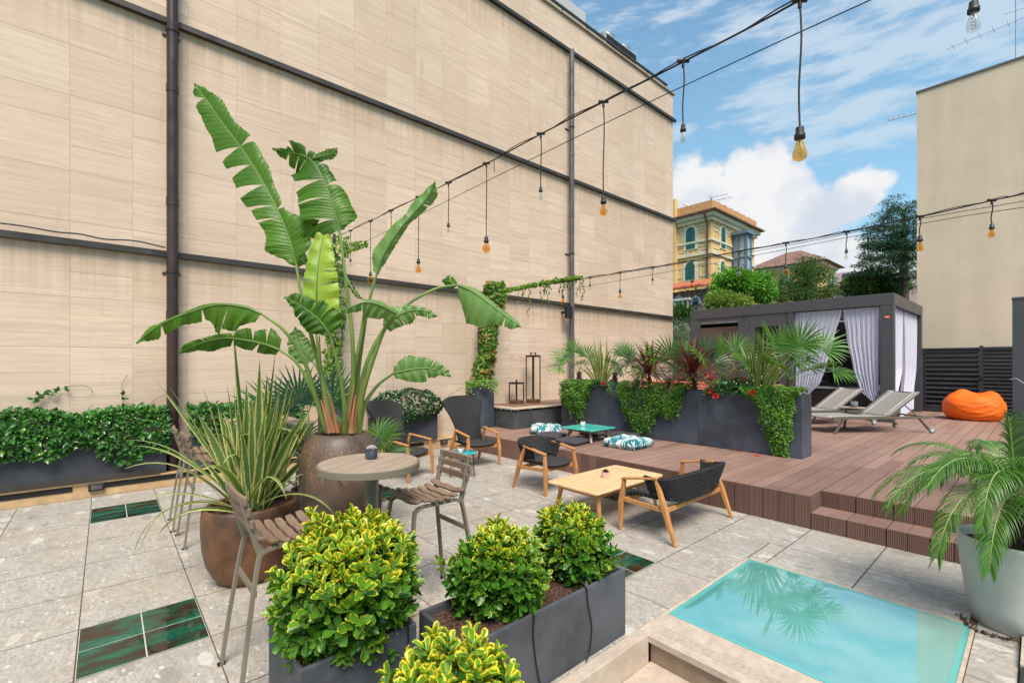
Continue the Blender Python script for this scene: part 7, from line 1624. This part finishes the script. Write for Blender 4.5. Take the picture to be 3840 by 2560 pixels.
for q in (('f', 228, 268, 600, 735), ('f', 400, 475, 590, 715), ('f', 385, 475, 535, 575), ('f', 228, 290, 545, 590), ('f', 228, 290, 768, 800), ('f', 400, 475, 735, 765), ('f', 228, 260, 905, 985), ('f', 412, 475, 870, 965), ('f', 305, 362, 750, 785), ('f', 385, 475, 825, 860), ('r', 520, 570, 585, 690), ('r', 625, 672, 620, 735), ('r', 520, 572, 520, 560), ('r', 625, 672, 575, 610), ('r', 520, 570, 730, 765), ('r', 520, 565, 855, 950), ('r', 625, 668, 880, 950)): fr(*q)
mb = MB(); px_ = fy(480, 500).x; mb.tube([(px_, VY - .95, ZT + .7), (px_, VY - .25, ZT - .3), (px_, VY - .2, ZT - .8), (px_, VY - .2, 3)], .09, 8); mb.build('drainpipe', pm('brown drainpipe', (.10, .045, .03), .5), vt, world=True)
mb = MB(); a = fy(185, 400).x; b = fy(228, 400).x; mb.box(a - 3, VY - .6, 2, b, VY - .051, fy(205, 340).z); mb.build('side_wing', M_OCH, vt, world=True)
mb = MB(); mb.tube([fy(232, 345) + Vector((0, 1, 0)), fy(370, 405) + Vector((0, 1, 0))], .08, 6); mb.tube([fy(285, 440), fy(288, 415), fy(365, 400), fy(368, 420)], .06, 6); mb.build('awning_rail', M_CREAM, vt, world=True)
mb = MB()
for x, y0, y1 in ((508, 320, 392), (567, 350, 420), (623, 377, 445), (675, 405, 470), (727, 430, 495), (776, 455, 515), (822, 478, 540)): q = fx(x, y1); mb.tube([(VX, q.y, ZT + 1.9), (VX, q.y, fx(x, y0).z)], .05, 5)
q = fy(388, 400); mb.tube([(q.x, VY + 1, ZT + 1.9), (q.x, VY + 1, fy(388, 350).z)], .05, 5); mb.build('roof_fence_post', M_FENCE, vt, world=True)
q = fy(422, 400); aerial('roof_aerial', 'television aerial on the roof of the ochre villa', q.x, VY + 2, ZT + 1.9, fy(422, 262).z, [(fy(422, 272).z, 1, .2, 1.6, 4), (fy(422, 305).z, 1, .2, 2.0, 4), (fy(422, 345).z, -1, .1, .9, 3)], .04)
# glazed lift tower beside the villa
lt = thing('lift_tower', 'grey steel and glass lift tower built against the right side of the ochre villa', 'lift tower', (VX + 1.5, YEND - 3, 3))
xo = VX + 1.9; a = atx(*ZY(678, 700), xo - 1.9).y; y0 = aty(*ZY(795, 700), 0 + fx(690, 700).y).y
Y0 = fx(672, 700).y; X1 = aty(*ZY(793, 800), Y0).x; Y1 = atx(*ZY(838, 800), X1).y; ztp = aty(*ZY(735, 622), Y0).z
mb = MB()
for x in (VX + .15, X1 - .12):
    for y in (Y0, Y1 - .24): mb.box(x, y, 3, x + .2, y + .2, ztp)
z = ztp - .2
while z > 4: mb.box(VX + .1, Y0 - .02, z, X1 + .1, Y0 + .2, z + .18); mb.box(X1 - .1, Y0 + .2, z, X1 + .1, Y1, z + .18); z -= 2.2
mb.box(VX + .05, Y0 - .3, ztp, X1 + .3, Y1 + .2, ztp + .3); mb.bar(((VX + X1) / 2, Y0 + .05, 3), ((VX + X1) / 2, Y0 + .05, ztp), .1, .1)
mb.build('steel_frame', pm('blue grey steel', (.13, .17, .22), .5), lt, world=True)
mb = MB(); mb.box(VX + .3, Y0 + .08, 3, X1 - .1, Y0 + .1, ztp); mb.box(X1 - .04, Y0 + .2, 3, X1 - .02, Y1 - .2, ztp); mb.build('glazing', glassm('lift glass', (.55, .66, .70), .55), lt, world=True)
mb = MB(); mb.box(VX + .9, Y0 + .9, 3, VX + 1.3, Y0 + 1.3, ztp - .2); mb.build('lift_guide', pm('dark guide rail', (.05, .05, .06), .5), lt, world=True)
# lower yellow villa with hipped roof
D2 = 62; c2 = at(*ZY(1415, 900), D2); X2, Y2 = c2.x, c2.y
v2 = thing('yellow_villa', 'lower yellow villa with hipped tile roof and bright green shutters among the trees', 'villa', (X2 - 6, Y2 + 4, 3))
x2l = aty(*ZY(850, 900), Y2).x; y2e = atx(*ZY(1540, 900), X2).y; zt2 = aty(*ZY(1415, 840), Y2).z
mb = MB(); mb.box(x2l, Y2, 2, X2, y2e, zt2); mb.build('wall', plaster('yellow render', (.72, .50, .19), .05), v2, world=True)
mb = MB(); e = 1.0; cx_, cy_ = (x2l + X2) / 2, (Y2 + y2e) / 2; rh = 2.6
rx0, rx1 = x2l + (y2e - Y2) / 2, X2 - (y2e - Y2) / 2
if rx1 < rx0: rx0 = rx1 = cx_
mb.add([(x2l - e, Y2 - e, zt2), (X2 + e, Y2 - e, zt2), (X2 + e, y2e + e, zt2), (x2l - e, y2e + e, zt2), (rx0, cy_, zt2 + rh), (rx1, cy_, zt2 + rh)], [(0, 1, 5, 4), (1, 2, 5), (2, 3, 4, 5), (3, 0, 4), (3, 2, 1, 0)]); mb.build('roof', M_ROOFT, v2, world=True)
def fy2(x, y): return aty(*ZY(x, y), Y2)
for x0, x1, y0, y1, f in ((938, 983, 958, 1042, 'f'), (1092, 1140, 955, 1040, 'f'), (1505, 1528, 960, 1042, 'r'), (1475, 1488, 965, 1042, 'r')):
    mb = MB(); mc = MB()
    if f == 'f': a = fy2(x0, y0); b = fy2(x1, y1); mb.box(a.x, Y2 - .1, b.z, b.x, Y2 - .01, a.z); mc.box(a.x - .25, Y2 - .06, b.z - .2, b.x + .25, Y2 - .005, a.z + .25); mc.box(a.x - .6, Y2 - .2, a.z + .5, b.x + .6, Y2 - .06, a.z + .75)
    else: a = atx(*ZY(x0, y0), X2); b = atx(*ZY(x1, y1), X2); mb.box(X2 + .01, a.y, b.z, X2 + .1, b.y, a.z); mc.box(X2 + .005, a.y - .25, b.z - .2, X2 + .06, b.y + .25, a.z + .25)
    mc.build('window_surround', M_CREAM, v2, world=True); mb.build('shutters', M_SHUT2, v2, world=True)
mb = MB(); mb.box(x2l - .3, Y2 - .3, zt2 - .4, X2 + .3, Y2 - .01, zt2 - .01); mb.box(X2 + .01, Y2, zt2 - .4, X2 + .3, y2e, zt2 - .01); mb.build('cornice', M_CREAM, v2, world=True)
# stone loggia with tiled roof and balustrade
Y3 = 33.0; f3 = lambda x, y: aty(*ZY(x, y), Y3)
lo = thing('stone_loggia', 'grey stone loggia with white pointed arches, red tiled roof and balustrade below the ochre villa', 'building', (f3(330, 1100).x, Y3, 3))
xl, xr = f3(60, 1100).x, f3(478, 1100).x; zt = f3(330, 1085).z
mb = MB(); mb.box(xl, Y3, 0, xr, Y3 + 7, zt); mb.build('wall', M_STONE, lo, world=True)
mb = MB(); n = 40
for k in range(n): a = xl - .3 + (xr + .5 - xl) * k / n; b = xl - .3 + (xr + .5 - xl) * (k + .62) / n; mb.add([(a, Y3 - .9, zt + .1), (b, Y3 - .9, zt + .1), (b, Y3 + 3.2, zt + 1.15), (a, Y3 + 3.2, zt + 1.15), (a, Y3 - .9, zt + .25), (b, Y3 - .9, zt + .25), (b, Y3 + 3.2, zt + 1.3), (a, Y3 + 3.2, zt + 1.3)], [(0, 1, 5, 4), (4, 5, 6, 7), (0, 4, 7, 3), (1, 2, 6, 5)])
mb.add([(xl - .4, Y3 - .95, zt + .02), (xr + .3, Y3 - .95, zt + .02), (xr + .3, Y3 + 3.2, zt + 1.1), (xl - .4, Y3 + 3.2, zt + 1.1)], [(0, 1, 2, 3)]); mb.build('roof', M_ROOFR, lo, world=True)
for xc in (150, 237, 377):
    a = f3(xc, 1120); w_ = f3(xc + 44, 1120).x - a.x; zb_ = f3(xc, 1200).z; zt_ = f3(xc, 1122).z
    def arch(s, dep, m, nm):
        P = [(a.x - w_ * s, zb_), (a.x + w_ * s, zb_), (a.x + w_ * s, zb_ + (zt_ - zb_) * .35), (a.x + w_ * s * .72, zb_ + (zt_ - zb_) * .72), (a.x, zb_ + (zt_ - zb_) * (.2 + .8 * s)), (a.x - w_ * s * .72, zb_ + (zt_ - zb_) * .72), (a.x - w_ * s, zb_ + (zt_ - zb_) * .35)]
        mb = MB(); k = len(P); mb.add([(p, Y3 - dep, z) for p, z in P] + [(p, Y3 - .002, z) for p, z in P], [tuple(range(k)), tuple(range(k, 2 * k))[::-1]] + [(i, k + i, k + (i + 1) % k, (i + 1) % k) for i in range(k)]); mb.build(nm, m, lo, world=True)
    arch(1, .08, pm('white arch', (.66, .64, .60), .8), 'arch'); arch(.55, .10, M_GLASSD, 'arch_opening')
bz = f3(300, 1215).z; mb = MB(); mb.box(xl, Y3 - 1.6, bz + .25, xr - .6, Y3 - 1.35, bz + .4); mb.box(xl, Y3 - 1.65, bz - .95, xr - .6, Y3 - 1.3, bz - .65)
k = xl
while k < xr - .7: mb.lathe([(.07, -.65), (.1, -.4), (.05, -.1), (.07, .25)], (k, Y3 - 1.48, bz), 6); k += .33
mb.build('balustrade', pm('white balustrade', (.55, .52, .46), .8), lo, world=True)
mb = MB(); mb.box(xl, Y3 - 1.7, 0, xr - .3, Y3 - .3, bz - .951); mb.build('retaining_wall', M_STONE, lo, world=True)
# pink apartment building
Y4 = 66; f4 = lambda x, y: aty(*ZY(x, y), Y4)
pk = thing('pink_building', 'pale pink apartment block partly hidden by trees between yellow villa and cedar', 'building', (f4(1700, 1000).x, Y4, 3))
mb = MB(); mb.box(f4(1530, 1000).x, Y4, 0, f4(1688, 1000).x, Y4 + 10, f4(1600, 935).z); mb.build('wall', plaster('pink render', (.55, .38, .36), .05), pk, world=True)
mb = MB(); mb.box(f4(1688, 1000).x + .01, Y4 + 1, 0, f4(2240, 1000).x, Y4 + 10, f4(1700, 965).z); mb.build('wall', bpy.data.materials['pink render'], pk, world=True)
mb = MB(); a = f4(1598, 948); b = f4(1660, 970); mb.box(a.x, Y4 - .05, b.z, b.x, Y4 - .005, a.z); a = f4(1540, 1075); b = f4(1600, 1060); mb.build('window', M_GLASSD, pk, world=True)
mb = MB(); a = f4(1538, 1055); b = f4(1640, 1078); mb.box(a.x, Y4 - 1.2, b.z, b.x, Y4 - .005, b.z + .15); mb.box(a.x, Y4 - 1.2, b.z + .15, b.x, Y4 - 1.1, a.z); mb.build('balcony', M_CREAM, pk, world=True)
# ---------------------------------------------------------------- trees beyond the deck
def tmat(n, a, b): return leafmat(n, a, b, trans=.22, rough=.5, spec=.3)
M_T1 = tmat('bright green foliage', (.055, .19, .018), (.18, .40, .04)); M_T2 = tmat('conifer foliage', (.028, .075, .016), (.12, .20, .045)); M_T3 = tmat('dark magnolia foliage', (.035, .080, .016), (.16, .20, .05))
M_T4 = tmat('blue cedar needles', (.014, .045, .024), (.055, .12, .060)); M_T5 = tmat('silver green foliage', (.14, .20, .13), (.30, .37, .27)); M_T6 = tmat('dark hillside foliage', (.02, .06, .016), (.07, .15, .035)); M_T7 = tmat('yellow green foliage', (.12, .20, .03), (.28, .36, .07))
def tree(name, label, c, blobs, nclump, nleaf, ll, matl, seed, base_z, crown='round', wr=.5, cr=.5, tpl='dia', group=None, down=0.1):
    """blobs: list of (centre, (rx,ry,rz)); trunk from base_z to the crown with limbs to clumps"""
    r = random.Random(seed); t = thing(name, label, 'tree', (c.x, c.y, base_z), 0, group); clumps = []
    vol = [b[1][0] * b[1][1] * b[1][2] for b in blobs]; tot = sum(vol)
    for (bc, br), v in zip(blobs, vol):
        for k in range(max(2, int(nclump * v / tot))):
            d = rdir(r); s = r.uniform(.45, 1.0) ** .6; p = bc + Vector((d.x * br[0], d.y * br[1], d.z * br[2])) * s; clumps.append((p, d, s))
    P, D, U, L, T = [], [], [], [], []
    for (p, d, s) in clumps:
        R0 = cr * r.uniform(.6, 1.3); tc_ = r.uniform(.15, .85)
        for k in range(nleaf):
            q = rdir(r); rad = r.random() ** .5
            if crown == 'flat': off = Vector((q.x * R0 * 1.5, q.y * R0 * 1.5, q.z * R0 * .28))
            elif crown == 'spray': off = Vector((q.x * R0, q.y * R0, q.z * R0 * .6)) + d * R0 * .3
            else: off = q * R0
            P.append(p + off * rad); dd = q * .8 + d * .5 + Vector((0, 0, -down if crown != 'up' else .6)); D.append(dd); U.append(rdir(r, .5)); L.append(ll * r.uniform(.6, 1.3)); T.append(min(1, max(0, tc_ + r.uniform(-.25, .25) + .15 * q.z)))
    L = np.array(L); leaves('crown', npv(P), npv(D), npv(U), L, L * wr, np.array(T), matl, t, tpl)
    mb = MB(); top = max(b[0].z for b in blobs) - (.8 if crown == 'flat' else 0); top -= .0; mb.tube(spline([(c.x, c.y, base_z - .5), (c.x + .1, c.y, (base_z + top) / 2), (c.x, c.y, top)], 4), [.02 * (top - base_z) * (1.2 - k / 9) + .03 for k in range(9)], 8)
    for (p, d, s) in clumps[::max(1, len(clumps) // 26)]:
        st0 = Vector((c.x, c.y, max(base_z + .5, min(top, p.z - .35 * (p - Vector((c.x, c.y, p.z))).length)))); mb.tube(spline([st0, st0.lerp(p, .5) + Vector((0, 0, .15)), p], 3), [.07, .06, .055, .045, .04, .03, .02], 5)
    mb.build('trunk', M_WOOD_TRUNK, t, world=True); return t
def zyd(x, y, d): return at(*ZY(x, y), d)
def sz(px, d): return px * .2760 * d / F_PX
def bl_(x, y, rx, ry, d): return (zyd(x, y, d), (sz(rx, d), sz(rx, d) * .8, sz(ry, d)))
d = 30
tree('leafy_tree', 'bright fresh green leafy tree in front of the ochre villa', zyd(760, 1100, d), [bl_(700, 1040, 190, 100, d), bl_(640, 985, 90, 60, d), bl_(820, 1010, 130, 70, d), bl_(900, 1100, 140, 100, d), bl_(600, 1130, 110, 80, d)], 210, 52, .20, M_T1, 101, hz(-18, 30), cr=.40)
d = 26
tree('olive_tree', 'yellow green airy bush above the left end of the pergola roof', zyd(620, 1190, d), [bl_(620, 1180, 150, 50, d), bl_(760, 1195, 90, 40, d), bl_(530, 1200, 60, 40, d)], 90, 46, .15, M_T7, 102, hz(-14, 25), cr=.33)
d = 34
tree('conifer', 'dark green spreading conifer with a leading shoot between villa roof and pergola', zyd(1270, 1100, d), [bl_(1260, 1010, 105, 110, d), bl_(1250, 890, 55, 65, d), bl_(1340, 860, 50, 60, d), bl_(1345, 800, 22, 45, d), bl_(1420, 1010, 80, 110, d), bl_(1120, 1060, 90, 50, d), bl_(1060, 985, 45, 30, d), bl_(1150, 1120, 160, 50, d), bl_(1400, 1115, 110, 50, d)], 240, 52, .18, M_T2, 103, hz(-18, 34), 'spray', .35, .42, group='trees beyond the pergola')
d = 38
tree('magnolia_tree', 'round dark magnolia with yellowish glints right of the pink building', zyd(1830, 1080, d), [bl_(1820, 1020, 170, 75, d), bl_(1700, 1070, 110, 55, d), bl_(1920, 1080, 120, 60, d), bl_(1780, 960, 70, 40, d)], 230, 56, .24, M_T3, 104, hz(-12, 38), cr=.42, group='trees beyond the pergola')
d = 36
ced = []
for (x, y, rx) in ((2030, 345, 90), (2110, 390, 150), (2000, 440, 130), (2120, 470, 170), (1960, 530, 170), (2100, 560, 190), (1960, 610, 160), (2100, 640, 190), (1930, 690, 160), (2080, 720, 180), (1900, 790, 150), (2080, 800, 170), (1860, 860, 130), (2060, 880, 150), (1860, 930, 120), (2080, 960, 140), (2150, 1040, 90), (1920, 720, 120)): ced.append(bl_(x, y, rx * (.8 if y < 600 else 1.0), 26, d))
tree('cedar_tree', 'tall blue green cedar with layered branches beside the cream building', zyd(2105, 700, d), ced, 400, 56, .22, M_T4, 105, hz(-10, 38), 'flat', .22, .42, down=.25, group='trees beyond the pergola')
d = 33
tree('leafy_tree', 'yellowish green branches showing through the lower cedar', zyd(2080, 900, d + 6), [bl_(2060, 740, 60, 60, d + 6), bl_(2110, 830, 60, 60, d + 6), bl_(2080, 1060, 90, 40, d + 6)], 50, 46, .2, M_T7, 106, hz(-10, 38), cr=.45)
d = 22
tree('bush', 'dark green bush below the balustrade beside the end of the stone wall', zyd(240, 1310, d), [bl_(230, 1290, 100, 60, d), bl_(300, 1300, 60, 50, d), bl_(120, 1330, 100, 80, d)], 90, 46, .13, M_T6, 107, hz(-15, 22), cr=.35)
d = 20
tree('silvery_bush', 'silvery olive green bush between the stone wall and the pergola', zyd(230, 1430, d), [bl_(240, 1430, 90, 70, d), bl_(170, 1480, 90, 90, d), bl_(300, 1500, 80, 80, d)], 90, 50, .10, M_T5, 108, hz(-14, 20), cr=.30, wr=.3)
# undergrowth closing the hillside
r = random.Random(9)
P, D, U, L, T = [], [], [], [], []
for k in range(16000):
    x = r.uniform(-34, 2); y = r.uniform(18.5, 60); z = hz(x, y); 
    P.append(Vector((x, y, z + r.random() ** 2 * 1.3 + .35 * noise.noise(Vector((x * .6, y * .6, 0)))))); D.append(rdir(r, .3)); U.append(rdir(r, .5)); L.append(r.uniform(.2, .45)); T.append(r.random())
tag(leaves('undergrowth', npv(P), npv(D), npv(U), np.array(L), np.array(L) * .5, np.array(T), M_T6, None, 'dia'), 'dense green undergrowth covering the hillside', 'undergrowth', kind='stuff')
